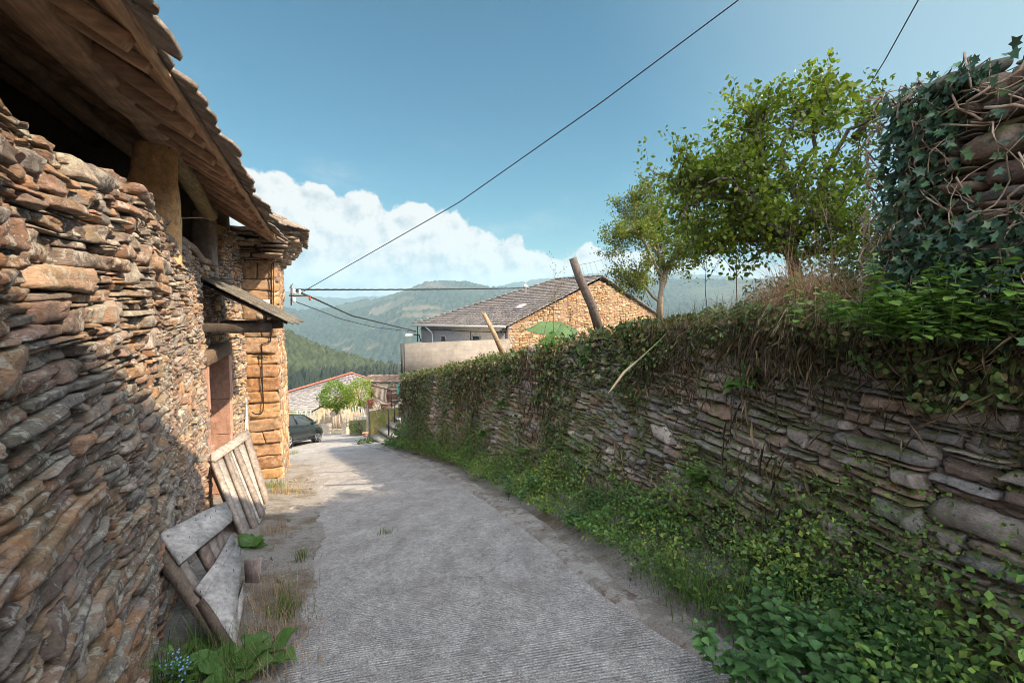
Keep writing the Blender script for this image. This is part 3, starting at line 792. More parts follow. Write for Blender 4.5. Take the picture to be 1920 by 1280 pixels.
# ================================================================ the old barn on the left
PAL_BARN = [(0.241, 0.173, 0.136), (0.301, 0.198, 0.139), (0.198, 0.154, 0.134), (0.241, 0.209, 0.191), (0.169, 0.127, 0.11), (0.315, 0.264, 0.229), (0.335, 0.212, 0.14), (0.194, 0.171, 0.161), (0.248, 0.167, 0.136), (0.217, 0.172, 0.148), (0.273, 0.172, 0.131)]
PAL_OR = [(0.359, 0.203, 0.098), (0.328, 0.195, 0.109), (0.382, 0.226, 0.109), (0.312, 0.203, 0.125), (0.351, 0.187, 0.094)]
barn = thing('stone_barn', 'old stone barn with timber eaves along the left of the lane', 'barn', (-4.0, 6.5, zroad(-4.0, 6.5)))
sD0 = LW.near(-5.0, 7.76); sD1 = LW.near(-5.47, 9.08); sEnd = LW.L
rs = np.random.default_rng(11)
def gz(s):
    p = LW.pos(s); return zroad(p[..., 0], p[..., 1])
TOPW = 2.42
wb = MB()
# near length of wall
rc = np.vstack([split_rects(1.2, sD0 - .22, -2.3, 2.12, .34, .060, rs, .60), split_rects(1.2, sD0 - .22, 2.12, 2.30, .26, .07, rs, .5), split_rects(1.2, sD0 - .22, 2.30, 2.52, .34, .085, rs, .4)])
keep = (rc[:, 3] > gz((rc[:, 0] + rc[:, 1]) / 2) - .05)
sm_ = (rc[:, 0] + rc[:, 1]) / 2
keep &= rc[:, 3] < TOPW + .06 + .12 * vnoise(sm_ * 2.2, 0, 3) 
rc = rc[keep]
pads(wb, LW, rc, PAL_BARN, depth=.046, nu=18, nv=9, gap=.004, seed=21, warp=.10, rough=.019, prot=.045, colj=.12, squ=.02, tilt=.8, wav=.7)
ch = split_rects(1.2, sD0 - .22, -2.3, 2.34, .10, .032, rs, .4); ch = ch[ch[:, 3] > gz((ch[:, 0] + ch[:, 1]) / 2) - .05]
pads(wb, LW, ch, [tuple(np.array(q) * .75) for q in PAL_BARN], depth=.03, nu=6, nv=5, gap=.003, seed=24, warp=.10, rough=.008, prot=.03, base=-.035, back=.04)
backing(wb, LW, 0.0, sD0 - .20, lambda s: gz(s) - .4, lambda s: TOPW - .06, off=-.06, thick=.60, seg=50)
# courses over the door and on to the inner corner
sP2 = LW.near(-5.45, 9.0)
rc = np.vstack([split_rects(sD0 - .22, sP2 + .25, .98, 2.42, .22, .075, rs, .5), split_rects(sP2 + .25, sEnd, .98, 3.2, .22, .075, rs, .5)])
pads(wb, LW, rc, PAL_BARN + [(.45, .27, .14), (.42, .3, .18)], depth=.06, nu=9, nv=6, gap=.006, seed=22, warp=.05, rough=.01, prot=.05)
rc = split_rects(sD1 + .20, sEnd, -3.0, .98, .20, .07, rs, .45)
pads(wb, LW, rc, PAL_BARN + [(.45, .27, .14), (.5, .32, .17), (.45, .36, .24)], depth=.06, nu=9, nv=6, gap=.006, seed=23, warp=.05, rough=.01, prot=.05)
backing(wb, LW, sD0 - .20, sP2 + .25, lambda s: .95, lambda s: 2.36, off=-.06, thick=.5, seg=10)
backing(wb, LW, sP2 + .25, sEnd + .2, lambda s: .95, lambda s: 3.2, off=-.06, thick=.5, seg=10)
backing(wb, LW, sD1 + .02, sEnd + .2, lambda s: -3.4, lambda s: .95, off=-.06, thick=.6, seg=8)
wb.build('wall', m_barn, barn)
# pale remains of render by the corner
pw = MB(); sp = sEnd - .36
ol = [(-.22, -.95), (.05, -.98), (.16, -.9), (.2, -.3), (.14, .15), (.08, .42), (.02, .55), (-.02, .3), (-.10, .1), (-.2, -.05), (-.24, -.5)]
pw.prism([LW.at(sp + a_, .062, -.9 + b_) for a_, b_ in ol], .02, (.62, .56, .45))
pw.build('plaster', m_any, barn)
# door jambs of reddish stone
for (s0, s1, nm, dep) in ((sD0 - .24, sD0, 'door_jamb', .50), (sD1, sD1 + .22, 'door_jamb', .36)):
    jb = MB(); z = -2.9
    k = 0
    while z < .72:
        h = rs.uniform(.45, .75) if z + .9 < .72 else .72 - z
        zz = min(z + h, .72)
        c0 = (s0 + s1) / 2
        P0 = LW.at(c0, .045 - dep / 2 + .015 * rs.normal(), (z + zz) / 2); t2 = LW.pos(c0 + .05) - LW.pos(c0 - .05); t2 /= np.linalg.norm(t2); n2 = LW.nrm(c0)
        nx, ny, nz_ = 7, 7, 7
        # a dressed block with chipped edges
        g = np.linspace(-1, 1, 7); hs_ = [(s1 - s0) / 2 - .004, dep / 2, (zz - z) / 2 - .004]
        for ax_ in range(3):
            for sg in (-1, 1):
                a, b = np.meshgrid(g, g, indexing='ij')
                loc = [None] * 3; loc[ax_] = np.full_like(a, sg); loc[(ax_ + 1) % 3] = a; loc[(ax_ + 2) % 3] = b
                q = np.stack(loc, -1); rr_ = np.max(np.abs(np.sort(np.abs(q), -1)[..., 1:2]), -1, keepdims=True)
                q = q * (1 - .04 * np.clip(rr_ - .8, 0, 1) * 5 * .3)
                W = P0 + q[..., 0:1] * hs_[0] * np.array([t2[0], t2[1], 0]) + q[..., 1:2] * hs_[1] * np.array([n2[0], n2[1], 0]) + q[..., 2:3] * hs_[2] * np.array([0, 0, 1.])
                W = W + (.008 * vnoise(W[..., 0] * 9, W[..., 1] * 9, W[..., 2] * 9))[..., None]
                jb.grid(W, np.array((.40, .235, .18)) * rs.uniform(.85, 1.15))
        z = zz
    jb.build(nm, m_red, barn)
# the door leaf deep in the opening, and its timber lintel
dm = MB()
for k in range(5):
    a = sD0 + .02 + k * (sD1 - sD0 - .04) / 5; b = sD0 + .02 + (k + 1) * (sD1 - sD0 - .04) / 5 - .012
    p0 = LW.at((a + b) / 2, -.34, -2.4); p1 = LW.at((a + b) / 2, -.34, .72)
    tv = (LW.pos(b) - LW.pos(a)); wd = np.linalg.norm(tv); tv /= wd
    dm.box((p0 + p1) / 2, wd, .03, p1[2] - p0[2], (tv[0], tv[1], 0), (*LW.nrm((a + b) / 2), 0), col=(.055, .035, .025))
dm.build('door', m_wood, barn)
li = MB()
pa = LW.at(sD0 - .30, -.08, .84); pb = LW.at(sD1 + .26, -.08, .86)
li.beam(pa, pb, .34, .24, seg=10, wob=.02, col=(.15, .105, .075), seed=3)
li.build('lintel', m_wood, barn)
# canopy of boards and slate over the door
cn = MB()
nv_ = np.array([*LW.nrm((sD0 + sD1) / 2), 0]); tv_ = np.array([-nv_[1], nv_[0], 0])
def cpt(along, out, dz=0.0):   # out from wall face
    b0 = LW.at(sD0 - .05, 0, 0)
    return b0 + tv_ * along + nv_ * out + np.array((0, 0, 2.03 - .51 * out + dz))
for k in range(4):
    a0 = -.18 + k * .40; o1 = 1.24 - .08 * rs.random() + (0.06 if k == 0 else 0)
    cn.prism([cpt(a0, -.05, .00), cpt(a0 + .43, -.05, .0), cpt(a0 + .41, o1), cpt(a0 + .02, o1 + .05)], .035, (.055, .048, .042))
cn.build('canopy_board', m_wood, barn)
cs = MB()
for r_ in range(4):
    for k in range(4):
        a0 = -.26 + k * .42 + rs.normal(0, .03); o0 = -.03 + r_ * .31; o1 = o0 + .46 + rs.normal(0, .02)
        dz = .035 + .018 * (3 - r_) + .006 * rs.random()
        cs.prism([cpt(a0, o0, dz + .02), cpt(a0 + .44, o0, dz + .02), cpt(a0 + .43, o1, dz), cpt(a0 + .2, o1 + .02, dz), cpt(a0 + .01, o1 - .03 * rs.random(), dz)], .022, np.array((.11, .10, .09)) * rs.uniform(.8, 1.2))
cs.build('canopy_slate', m_slate, barn)
for nm, al, ex in (('canopy_bracket', .04, 1.0), ('canopy_bracket', 1.45, 1.0)):
    cb = MB()
    cb.beam(cpt(al, -.1) * (1, 1, 0) + (0, 0, 1.31), cpt(al, ex) * (1, 1, 0) + (0, 0, 1.31), .13, .15, seg=8, wob=.02, col=(.085, .07, .06), seed=5)
    cb.beam(cpt(al, ex - .14) * (1, 1, 0) + (0, 0, 1.38), cpt(al, ex - .14) * (1, 1, 0) + (0, 0, 1.53), .12, .12, up=(0, 1, 0), col=(.09, .075, .065))
    cb.build(nm, m_wood, barn)
cb = MB(); cb.beam(cpt(-.22, .88) * (1, 1, 0) + (0, 0, 1.50), cpt(1.55, .88) * (1, 1, 0) + (0, 0, 1.50), .10, .10, seg=6, wob=.015, col=(.32, .26, .2))
cb.build('canopy_beam', m_wood, barn)

# the projecting end of the barn in big orange blocks
I3 = np.array((-6.05, 10.78)); Q1 = np.array((-5.41, 11.04)); Q2 = np.array((-6.72, 14.15)); Q3 = Q2 + np.array((-3.7, -1.55))
QP = Path([I3 - (Q1 - I3) * .3, I3, Q1]); QR = Path([Q1, (Q1 + Q2) / 2, Q2]); QN = Path([Q2, Q3])
qb = MB()
zq = -2.95; row = 0
qs0 = QP.near(*I3)
while zq < 2.62:
    h = rs.uniform(.24, .42); zt = min(zq + h, 2.66)
    if zt - zq < .08: break
    if row % 4 == 1: cuts = [qs0 - .02, qs0 + .28 + .1 * rs.random(), QP.L + .01]
    else: cuts = [qs0 - .02, QP.L + .01]
    for a, b in zip(cuts[:-1], cuts[1:]):
        pads(qb, QP, np.array([(a, b, zq, zt)]), PAL_OR, depth=.025, nu=18, nv=12, gap=.004, seed=100 + row, warp=0.0, rough=.010, prot=.012, squ=.01, tilt=.25, back=.010, wav=.25)
    zq = zt; row += 1
rc = split_rects(qs0 - .05, QP.L, 2.62, 3.25, .34, .075, rs, .4)
pads(qb, QP, rc, PAL_BARN, depth=.06, nu=9, nv=6, seed=31, prot=.04)
rc = split_rects(0, QR.L, -3.4, 3.1, .36, .17, rs, .35)
pads(qb, QR, rc, PAL_OR + PAL_BARN[:3] + [(.5, .36, .24)] * 3, depth=.04, nu=8, nv=6, gap=.005, seed=32, warp=.03, rough=.012, prot=.02)
backing(qb, QP, .12, QP.L - .03, lambda s: -3.6, lambda s: 3.2, off=-.022, thick=.7, seg=4)
backing(qb, QR, .04, QR.L - .02, lambda s: -4.2, lambda s: 3.2, off=-.045, thick=.65, seg=6)
backing(qb, QN, 0.0, QN.L, lambda s: -4.2, lambda s: 3.2, off=0, thick=.6, seg=3)
qb.build('corner_wall', m_quoin, barn)
# slate cornice stacked under the eaves of the end block
co = MB()
for path, s0, s1 in ((QR, -.55, QR.L + .35), (QP, qs0 - .2, QP.L + .15)):
    for lay in range(7):
        zc = 2.78 + lay * .085; outp = .14 + .065 * lay; s = s0 + rs.uniform(-.1, .1)
        if path is QP and lay < 3: continue
        while s < s1:
            l = rs.uniform(.28, .55); e = outp + rs.normal(0, .03)
            P_ = [path.at(np.clip(s, 0, path.L), -.2, zc) + (0, 0, rs.normal(0, .01)), None]
            tv = path.t[0] if s < path.L / 2 else path.t[-1]
            nvv = path.nrm(np.clip(s, 0, path.L)); b0 = np.append(path.pos(np.clip(s, 0, path.L)) + tv * (s - np.clip(s, 0, path.L)), zc + rs.normal(0, .012))
            T3 = np.array([*tv, 0]); N3 = np.array([*nvv, rs.normal(0, .04)])
            co.prism([b0 - N3 * .25, b0 + T3 * l - N3 * .25, b0 + T3 * l + N3 * (e - .03), b0 + T3 * l * .6 + N3 * e, b0 + T3 * l * .2 + N3 * (e + .02), b0 + N3 * (e - .05)], rs.uniform(.035, .07), np.array((.27, .20, .145)) * rs.uniform(.7, 1.25))
            s += l * .93
co.build('cornice', m_slate, barn)

# pillars that carry the eaves beam
def pillar(s, w0, w1, d0, d1, z0, z1, col, seed, off=.0):
    mb = MB(); nz_ = 14; na = 20; V = []
    for k in range(nz_):
        f = k / (nz_ - 1); z = z0 + (z1 - z0) * f
        w = w0 + (w1 - w0) * f; dd = d0 + (d1 - d0) * f
        for j in range(na):
            a = 2 * math.pi * j / na; ca, sa = math.cos(a), math.sin(a)
            ex = abs(ca) ** .55 * np.sign(ca); ey = abs(sa) ** .55 * np.sign(sa)
            V.append(LW.at(s + ex * w / 2, off - dd / 2 + ey * dd / 2, z))
    V = np.array(V); V += (.018 * fbm(V[:, 0] * 6, V[:, 1] * 6, V[:, 2] * 6, 3, seed))[:, None]
    i = np.arange(nz_ - 1)[:, None] * na; j = np.arange(na)[None]; j2 = (j + 1) % na
    mb.add(V, np.stack([i + j, i + j2, i + na + j2, i + na + j], -1).reshape(-1, 4), None, col)
    mb.build('pillar', m_quoin, barn, smooth=True)
sP1 = LW.near(-3.60, 5.2); sP2 = LW.near(-5.45, 9.0)
pillar(sP1 + .14, .60, .42, .66, .34, TOPW - .30, 3.36, (.70, .42, .20), 5, .04)
pillar(sP2 - .02, .42, .40, .42, .36, 2.2, 3.36, (.22, .18, .165), 6, -.02)

# roof: eave line, beam, rafters, boards, slates
E0 = np.array((-1.86, 2.38)); ED = np.array((-.366, .9306)); EN = np.array((-.9306, -.366)); TANR = .62
def rp(s, w_, dz=0.0): return np.array([E0[0] + ED[0] * s + EN[0] * w_, E0[1] + ED[1] * s + EN[1] * w_, 3.13 + TANR * w_ + dz - .012 * s])
S0, S1 = -4.5, 8.35
bm = MB(); bm.beam(rp(S0, .46, -.07), rp(3.5, .66, -.08), .26, .18, seg=16, wob=.05, col=(.46, .29, .185), seed=2, bev=.2)
bm.build('beam', m_wood, barn)
bm = MB(); bm.beam(rp(3.2, .66, -.09), rp(7.0, .95, -.40), .22, .22, seg=12, wob=.05, col=(.30, .23, .12), seed=9, bev=.28); bm.build('beam', m_wood, barn)
for k in range(28):
    s = S0 + .2 + k * .46 + rs.normal(0, .04)
    rf = MB(); rf.beam(rp(s + rs.normal(0, .03), .05 + .03 * rs.random(), -.055), rp(s + rs.normal(0, .05), 2.2, -.06), rs.uniform(.07, .12), rs.uniform(.07, .10), seg=6, wob=.02, col=np.array((.42, .26, .165)) * rs.uniform(.8, 1.2), seed=40 + k)
    rf.build('rafter', m_woodx, barn)
# fascia plank along the eave, under the slates
fb = MB(); fb.beam(rp(S0, .07, .0), rp(S1, .07, .0), .20, .035, up=(EN[0] * -.6, EN[1] * -.6, .8), seg=24, wob=.012, col=(.48, .32, .21), seed=17)
fb.build('fascia_board', m_wood, barn)
bd_ = MB(); wv = .02
k = 0
while wv < 6.0:
    wd = rs.uniform(.16, .30); a = S0
    while a < S1 - .1:
        b = min(a + rs.uniform(1.8, 3.4), S1 - .0)
        j0, j1 = rs.normal(0, .02, 2)
        bd_.prism([rp(a, wv + j0, .012 + .02 * rs.random()), rp(b - .02, wv + j1, .012 + .02 * rs.random()), rp(b - .02, wv + wd - .012 + j1, .012 + .02 * rs.random()), rp(a, wv + wd - .012 + j0, .012 + .02 * rs.random())], .022, np.array((.60, .39, .26)) * rs.uniform(.55, 1.4))
        a = b
    wv += wd
bd_.build('roof_board', m_wood, barn)
for wv, r_ in ((1.75, .10), (2.9, .11)):
    lg = MB(); lg.tube([rp(s, wv + .03 * math.sin(s), -.16 + .02 * math.cos(s * 2)) for s in np.linspace(S0, S1, 14)], r_ * (1 + .1 * np.sin(np.arange(14))), 10, (.34, .22, .14)); lg.build('purlin', m_wood, barn, smooth=True)
sl_mb = MB()
for row in range(16):
    w0 = -.16 + row * .36; s = S0 - .3 + rs.uniform(0, .3)
    while s < S1 + (.1 if row else .0):
        l = rs.uniform(.15, .46); e = w0 + rs.normal(0, .05); th = rs.uniform(.018, .035)
        z0_ = .055 + rs.normal(0, .006)
        pts = [rp(s, e + .04 * rs.random(), z0_), rp(s + l * .3, e - .02 * rs.random(), z0_), rp(s + l * .7, e + .01 * rs.normal(), z0_), rp(s + l * .97, e + .05 * rs.random(), z0_), rp(s + l * .98, w0 + .62, z0_ - .03), rp(s, w0 + .62, z0_ - .03)]
        sl_mb.prism(pts, th, np.array((.20, .165, .14)) * rs.uniform(.7, 1.3))
        if row == 1 and rs.random() < .55:
            pts2 = [q_ + np.array((0, 0, .035)) + np.array([*(EN * rs.uniform(.03, .12)), 0]) + np.array([*(ED * .1), 0]) for q_ in pts]
            sl_mb.prism(pts2, th, np.array((.23, .19, .155)) * rs.uniform(.7, 1.3))
        s += l * .97
sl_mb.build('roof_slates', m_slate, barn)
# hipped end over the corner block
he = MB()
cor = Q1 + (Q1 - I3) / np.linalg.norm(Q1 - I3) * .60 + np.array((.15, -.25)); far = Q2 + np.array((.48, .38))
apex = np.array((*((Q1 + Q2) / 2 + np.array((-3.2, -.9))), 5.6))
for a_, b_, nrow in ((np.array((*cor, 3.38)), np.array((*far, 3.36)), 9), (np.array((*(rp(8.0, -.02)[:2]), 3.32)), np.array((*cor, 3.38)), 9)):
    for r_ in range(nrow):
        f0 = r_ / nrow - .02; f1 = (r_ + 1.7) / nrow; k = 0; L_ = np.linalg.norm(b_ - a_) * (1 - f0); nn_ = max(2, int(L_ / .36))
        for k in range(nn_):
            u0, u1 = k / nn_ + rs.normal(0, .01), (k + 1) / nn_
            P_ = lambda u, f: (a_ * (1 - u) + b_ * u) * (1 - min(f, .98)) + apex * min(f, .98)
            j = rs.normal(0, .012)
            he.prism([P_(u0, f0 + j) + (0, 0, .04), P_((u0 + u1) / 2, f0 - .01) + (0, 0, .04), P_(u1, f0 + j * .5) + (0, 0, .04), P_(u1, f1), P_(u0, f1)], .03, np.array((.17, .13, .105)) * rs.uniform(.7, 1.3))
he.build('hip_slates', m_slate, barn)
# back and ends of the barn, loft floor
bk = MB()
i0 = rp(S0, 5.6); i1 = rp(S1, 5.6)
bk.box(((i0 + i1) / 2) * (1, 1, 0) + (0, 0, .9), 13.5, .4, 11.3, (*ED, 0), (*EN, 0), col=(.32, .26, .2))
for s_e in (S0 - .1, 8.6):
    g_ = lambda w_, z_: np.array((*rp(s_e, w_)[:2], z_))
    bk.prism([g_(.9, -4.5), g_(6.0, -4.5), g_(6.0, 6.80), g_(.9, 3.64)], .3, (.30, .24, .18))
bk.build('inner_wall', m_any, barn)
lf = MB(); a_ = rp(S0, 3.3); b_ = rp(8.4, 3.4); lf.box(((a_ + b_) / 2) * (1, 1, 0) + (0, 0, 2.1), 12.8, 4.6, .06, (*ED, 0), (*EN, 0), col=(.50, .40, .30))
lf.build('loft_floor', m_wood, barn)
# ================================================================ right-hand retaining wall
PAL_RW = [(0.284, 0.258, 0.238), (0.357, 0.322, 0.294), (0.317, 0.244, 0.206), (0.224, 0.225, 0.218), (0.371, 0.271, 0.212), (0.265, 0.258, 0.256), (0.409, 0.373, 0.337), (0.251, 0.193, 0.163)]
rs = np.random.default_rng(51)
rwall = thing('retaining_wall', 'mossy dry-stone slate wall overgrown with ivy along the right of the lane', 'wall', (1.9, 4.0, float(zroad(1.9, 4.0))))
rw = MB()
sA = FOOT.near(2.62, -.6); sB = FOOT.near(1.75, 4.6); sC = FOOT.near(.75, 7.4)
BT = .10
def addp(rc, **kw):
    sm_ = (rc[:, 0] + rc[:, 1]) / 2
    k = (rc[:, 3] > foot_z(sm_) - .25) & (rc[:, 2] < wtop(sm_) - .02) & (rc[:, 3] < wtop(sm_) + .10)
    pads(rw, FOOT, rc[k], PAL_RW, batter=BT, zref=-1.0, colj=.16, **kw)
addp(split_rects(sA, sB, -1.2, 1.95, .38, .066, rs, .6), depth=.10, nu=17, nv=9, gap=.007, seed=61, warp=.09, rough=.022, prot=.08, squ=.06)
addp(split_rects(sB, sC, -.62, 1.8, .28, .058, rs, .6), depth=.09, nu=14, nv=8, gap=.006, seed=62, warp=.08, rough=.018, prot=.08, squ=.06)
vs_ = split_rects(sB, sC, -1.75, -.62, .105, .50, rs, .35)
addp(vs_, depth=.08, nu=8, nv=9, gap=.006, seed=63, warp=.05, rough=.012, prot=.06)
addp(split_rects(sC, FOOT.L, -4.4, 1.3, .26, .085, rs, .4), depth=.08, nu=8, nv=6, gap=.006, seed=64, warp=.08, rough=.01, prot=.07)
backing(rw, FOOT, 0, FOOT.L, lambda s: float(foot_z(s)) - .7, lambda s: float(wtop(s)) - .06, off=-.05, thick=.7, seg=60, batter=BT, zref=-1.0, col=(.045, .036, .026))
ch = split_rects(sA, sC, -1.4, 1.5, .11, .032, rs, .4); sm_ = (ch[:, 0] + ch[:, 1]) / 2; ch = ch[(ch[:, 3] > foot_z(sm_) - .1) & (ch[:, 3] < wtop(sm_) - .1)]
pads(rw, FOOT, ch, [tuple(np.array(q) * .75) for q in PAL_RW], depth=.03, nu=6, nv=5, gap=.003, seed=66, warp=.09, rough=.008, prot=.03, base=-.04, back=.04, batter=BT, zref=-1.0)
rw.build('wall', m_rwall, rwall)

# tall ruined stretch of wall on top, nearest the camera
PT = Path([(2.78, -1.5), (2.70, .5), (2.60, 1.6), (2.50, 2.4), (2.45, 3.05)], side=-1)
PE = Path([(2.45, 3.05), (2.8, 3.2), (3.3, 3.35)], side=-1)
ruin = thing('ruined_wall', 'tall broken stone wall smothered in ivy above the retaining wall', 'wall', (2.6, 2.5, 1.4))
ru = MB()
PAL_RU = [(0.223, 0.153, 0.121), (0.186, 0.14, 0.117), (0.251, 0.195, 0.158), (0.205, 0.186, 0.177), (0.177, 0.121, 0.098)]
tpr = lambda s: 2.90 + .10 * np.sin(s * 3.1) + .06 * np.sin(s * 7)
rc = split_rects(0, PT.L, 1.25, 3.1, .24, .075, rs, .55); rc = rc[rc[:, 3] < tpr((rc[:, 0] + rc[:, 1]) / 2) - .12 * ((rc[:, 1] > PT.L - .35))]
pads(ru, PT, rc, PAL_RU, depth=.08, nu=14, nv=7, seed=71, prot=.06, warp=.05)
rc = split_rects(0, PE.L, 1.25, 2.9, .3, .085, rs, .4); pads(ru, PE, rc, PAL_RU, depth=.07, nu=8, nv=6, seed=72, prot=.06)
backing(ru, PT, 0, PT.L - .04, lambda s: 1.0, lambda s: 2.84 + .04 * math.sin(s * 3.1), off=-.06, thick=.55, seg=14, col=(.05, .04, .03))
ru.build('wall', m_rwall, ruin)
def slab(mb, c, ax, ay, az__, a, b, h, seed, col, n=18, m=10):
    """a rounded natural slab"""
    th = np.linspace(0, 2 * math.pi, n, endpoint=False); V = []
    ax, ay, az__ = [np.array(v, float) / np.linalg.norm(v) for v in (ax, ay, az__)]
    for i in range(m):
        ph = -math.pi / 2 + math.pi * (i + .5) / m
        rr_ = abs(math.cos(ph)) ** .35; zz = np.sign(math.sin(ph)) * abs(math.sin(ph)) ** .8
        for t_ in th:
            k = 1 + .22 * float(vnoise(math.cos(t_) * 1.3, math.sin(t_) * 1.3, seed)) + .08 * float(vnoise(math.cos(t_) * 4, math.sin(t_) * 4, seed))
            x = np.sign(math.cos(t_)) * abs(math.cos(t_)) ** .8; y = np.sign(math.sin(t_)) * abs(math.sin(t_)) ** .8
            V.append(np.array(c) + ax * a * x * rr_ * k + ay * b * y * rr_ * k + az__ * h * (zz + .25 * float(vnoise(x * 2, y * 2, seed + 3))))
    V = np.array(V); i = np.arange(m - 1)[:, None] * n; j = np.arange(n)[None]; j2 = (j + 1) % n
    q = np.stack([i + j, i + j2, i + n + j2, i + n + j], -1).reshape(-1, 4)
    t = [(0, k + 1, k) for k in range(1, n - 1)] + [((m - 1) * n, (m - 1) * n + k, (m - 1) * n + k + 1) for k in range(1, n - 1)]
    mb.add(V, q, t, col)
cp = MB(); slab(cp, at(1803, 157, 2.75), (.9, -.5, .16), (.5, .9, 0), (0, 0, 1), .17, .16, .042, 3, (.085, .085, .075)); cp.build('capstone', m_rwall, smooth=True, label='flat dark capstone tilted on top of the ivy-covered wall', cat='stone')

# ---------------------------------------------------------------- grey house with slate roof and ochre gable
hB = at(953, 607, 24.5); hC = at(1125, 521, 29.5); hD = 2 * np.array([*hC[:2], 0]) - np.array([*hB[:2], 0]); hD[2] = hB[2] - .1
hA = at(786, 607, 31.0); hA[2] = .50; hB[2] = .72
hF = hA + (hD - hB); hE = hC + (hA - hB) * .42; hE[2] = hC[2] - .05
hs = thing('slate_roofed_house', 'low grey house with purple slate roof and ochre rubble gable behind the wall', 'house', (*((hA + hD) / 2)[:2], -3.4))
m_render = M_stone('grey_render', lichen=.05, stain=.05, moss=0, fine=.3, bd=.004)
hw = MB()
def wallq(mb, a, b, z0, z1a, z1b, th, col, inn):
    a = np.array(a); b = np.array(b); d_ = (b - a) * (1, 1, 0); d_ = d_ / np.linalg.norm(d_); n_ = np.array((-d_[1], d_[0], 0)) * inn
    V = [np.array([*p[:2], z]) + n_ * o for p, zt in ((a, z1a), (b, z1b)) for z in (z0, zt) for o in (0, th)]
    mb.add(V, [(0, 4, 6, 2), (1, 3, 7, 5), (0, 1, 5, 4), (2, 6, 7, 3), (0, 2, 3, 1), (4, 5, 7, 6)], col=col)
gv_ = ((hB - hA) * (1, 1, 0)); gv_ /= np.linalg.norm(gv_)
wallq(hw, hA + gv_ * .25, hB, -3.6, .42, .62, .3, (.185, .18, .175), 1)
wallq(hw, hF, hD, -3.6, .4, .5, .3, (.2, .19, .18), 1); wallq(hw, hF, hA + gv_ * .25, -3.6, .35, .35, .3, (.2, .19, .18), 1)
hw.build('wall', m_render, hs)
gb = MB()
GP = Path([hB[:2], (hB[:2] + hD[:2]) / 2, hD[:2]])
gl_ = GP.L; ztop = lambda s: hB[2] - .12 + (hC[2] - hB[2]) * (1 - abs(2 * s / gl_ - 1))
rc = split_rects(0, gl_, -2.6, 3.3, .34, .105, rs, .4); rc = rc[rc[:, 3] < ztop((rc[:, 0] + rc[:, 1]) / 2) + .03]
pads(gb, GP, rc, [(.36, .20, .095), (.31, .175, .09), (.42, .255, .14), (.26, .17, .105), (.38, .22, .105), (.30, .225, .155)], depth=.06, nu=7, nv=5, gap=.012, seed=81, warp=.05, prot=.05, back=.05, rough=.006)
ng = 20
for k in range(ng):
    a = k / ng * gl_; b = (k + 1) / ng * gl_
    wallq(gb, [*GP.pos(a), 0], [*GP.pos(b), 0], -3.6, ztop(a) - .05, ztop(b) - .05, .25, (.15, .10, .065), 1)
gb.build('gable', m_gable, hs)
rf = MB()
def shingles(mb, a, b, c, d_, rows, wid, th, pal, seed, over=.35, sag=0.0):
    """slates on the plane a,b (eave) c,d (top, over b and a)"""
    r_ = np.random.default_rng(seed); a, b, c, d_ = [np.array(v, float) for v in (a, b, c, d_)]
    nn = np.cross(b - a, c - b); nn /= np.linalg.norm(nn); nn *= np.sign(nn[2])
    for i in range(rows):
        f0 = i / rows; f1 = min((i + 1 + over) / rows, 1.0)
        p0 = a + (d_ - a) * f0; p1 = b + (c - b) * f0; q0 = a + (d_ - a) * f1; q1 = b + (c - b) * f1
        L_ = np.linalg.norm(p1 - p0); n_ = max(1, int(L_ / wid)); u = np.linspace(0, 1, n_ + 1)
        if n_ > 2: u[1:-1] += r_.normal(0, .12 / n_, n_ - 1)
        for k in range(n_):
            j = r_.normal(0, .012); up0 = nn * (th * 1.6 + r_.uniform(0, th * .5)); up1 = nn * th * .2
            P = [p0 + (p1 - p0) * u[k] + up0 - (d_ - a) / rows * j, p0 + (p1 - p0) * u[k + 1] + up0, q0 + (q1 - q0) * u[k + 1] + up1, q0 + (q1 - q0) * u[k] + up1]
            mb.prism(P, th, np.array(pal[r_.integers(len(pal))]) * r_.uniform(.8, 1.2))
PS = [(.135, .115, .12), (.15, .13, .13), (.115, .10, .105), (.165, .145, .14)]
o_ = (hD - hB) * (1, 1, 0); o_ /= np.linalg.norm(o_)
dn = -o_ * .35 + np.array((0, 0, -.17)); fr = gv_ * .22
shingles(rf, hA + dn - gv_ * .3, hB + dn + fr, hC + fr + (0, 0, .10), hE + (0, 0, .10), 26, .30, .022, PS, 5)
shingles(rf, hD + o_ * .35 + (0, 0, -.17) + fr, hF + o_ * .35 + (0, 0, -.17), hE + (0, 0, .1), hC + fr + (0, 0, .10), 14, .6, .03, PS, 6)
shingles(rf, hF - gv_ * .3, hA - gv_ * .3 + (0, 0, -.1), hE + (0, 0, .1), hE + (0, 0, .1), 12, .6, .03, PS, 7)
rfo = rf.build('roof', m_slate, hs)
rg = MB(); k = 0
for a, b in ((hC + fr, hE), (hE, hA - gv_ * .3 + dn)):
    L_ = np.linalg.norm(b - a); n_ = int(L_ / .38)
    for i in range(n_):
        p_ = a + (b - a) * (i + .5) / n_; d_ = (b - a) / L_; rg.beam(p_ - d_ * .2 + (0, 0, .14), p_ + d_ * .2 + (0, 0, .155), .22, .06, col=np.array((.19, .15, .145)) * rs.uniform(.8, 1.2), bev=.4)
rg.build('ridge_slates', m_slate, rfo)
gt_ = MB(); gt_.tube([hA + dn - gv_ * .3 - o_ * .06, hB + dn + fr - o_ * .06], .055, 8, (.42, .40, .37)); gt_.build('gutter', m_any, hs, smooth=True)
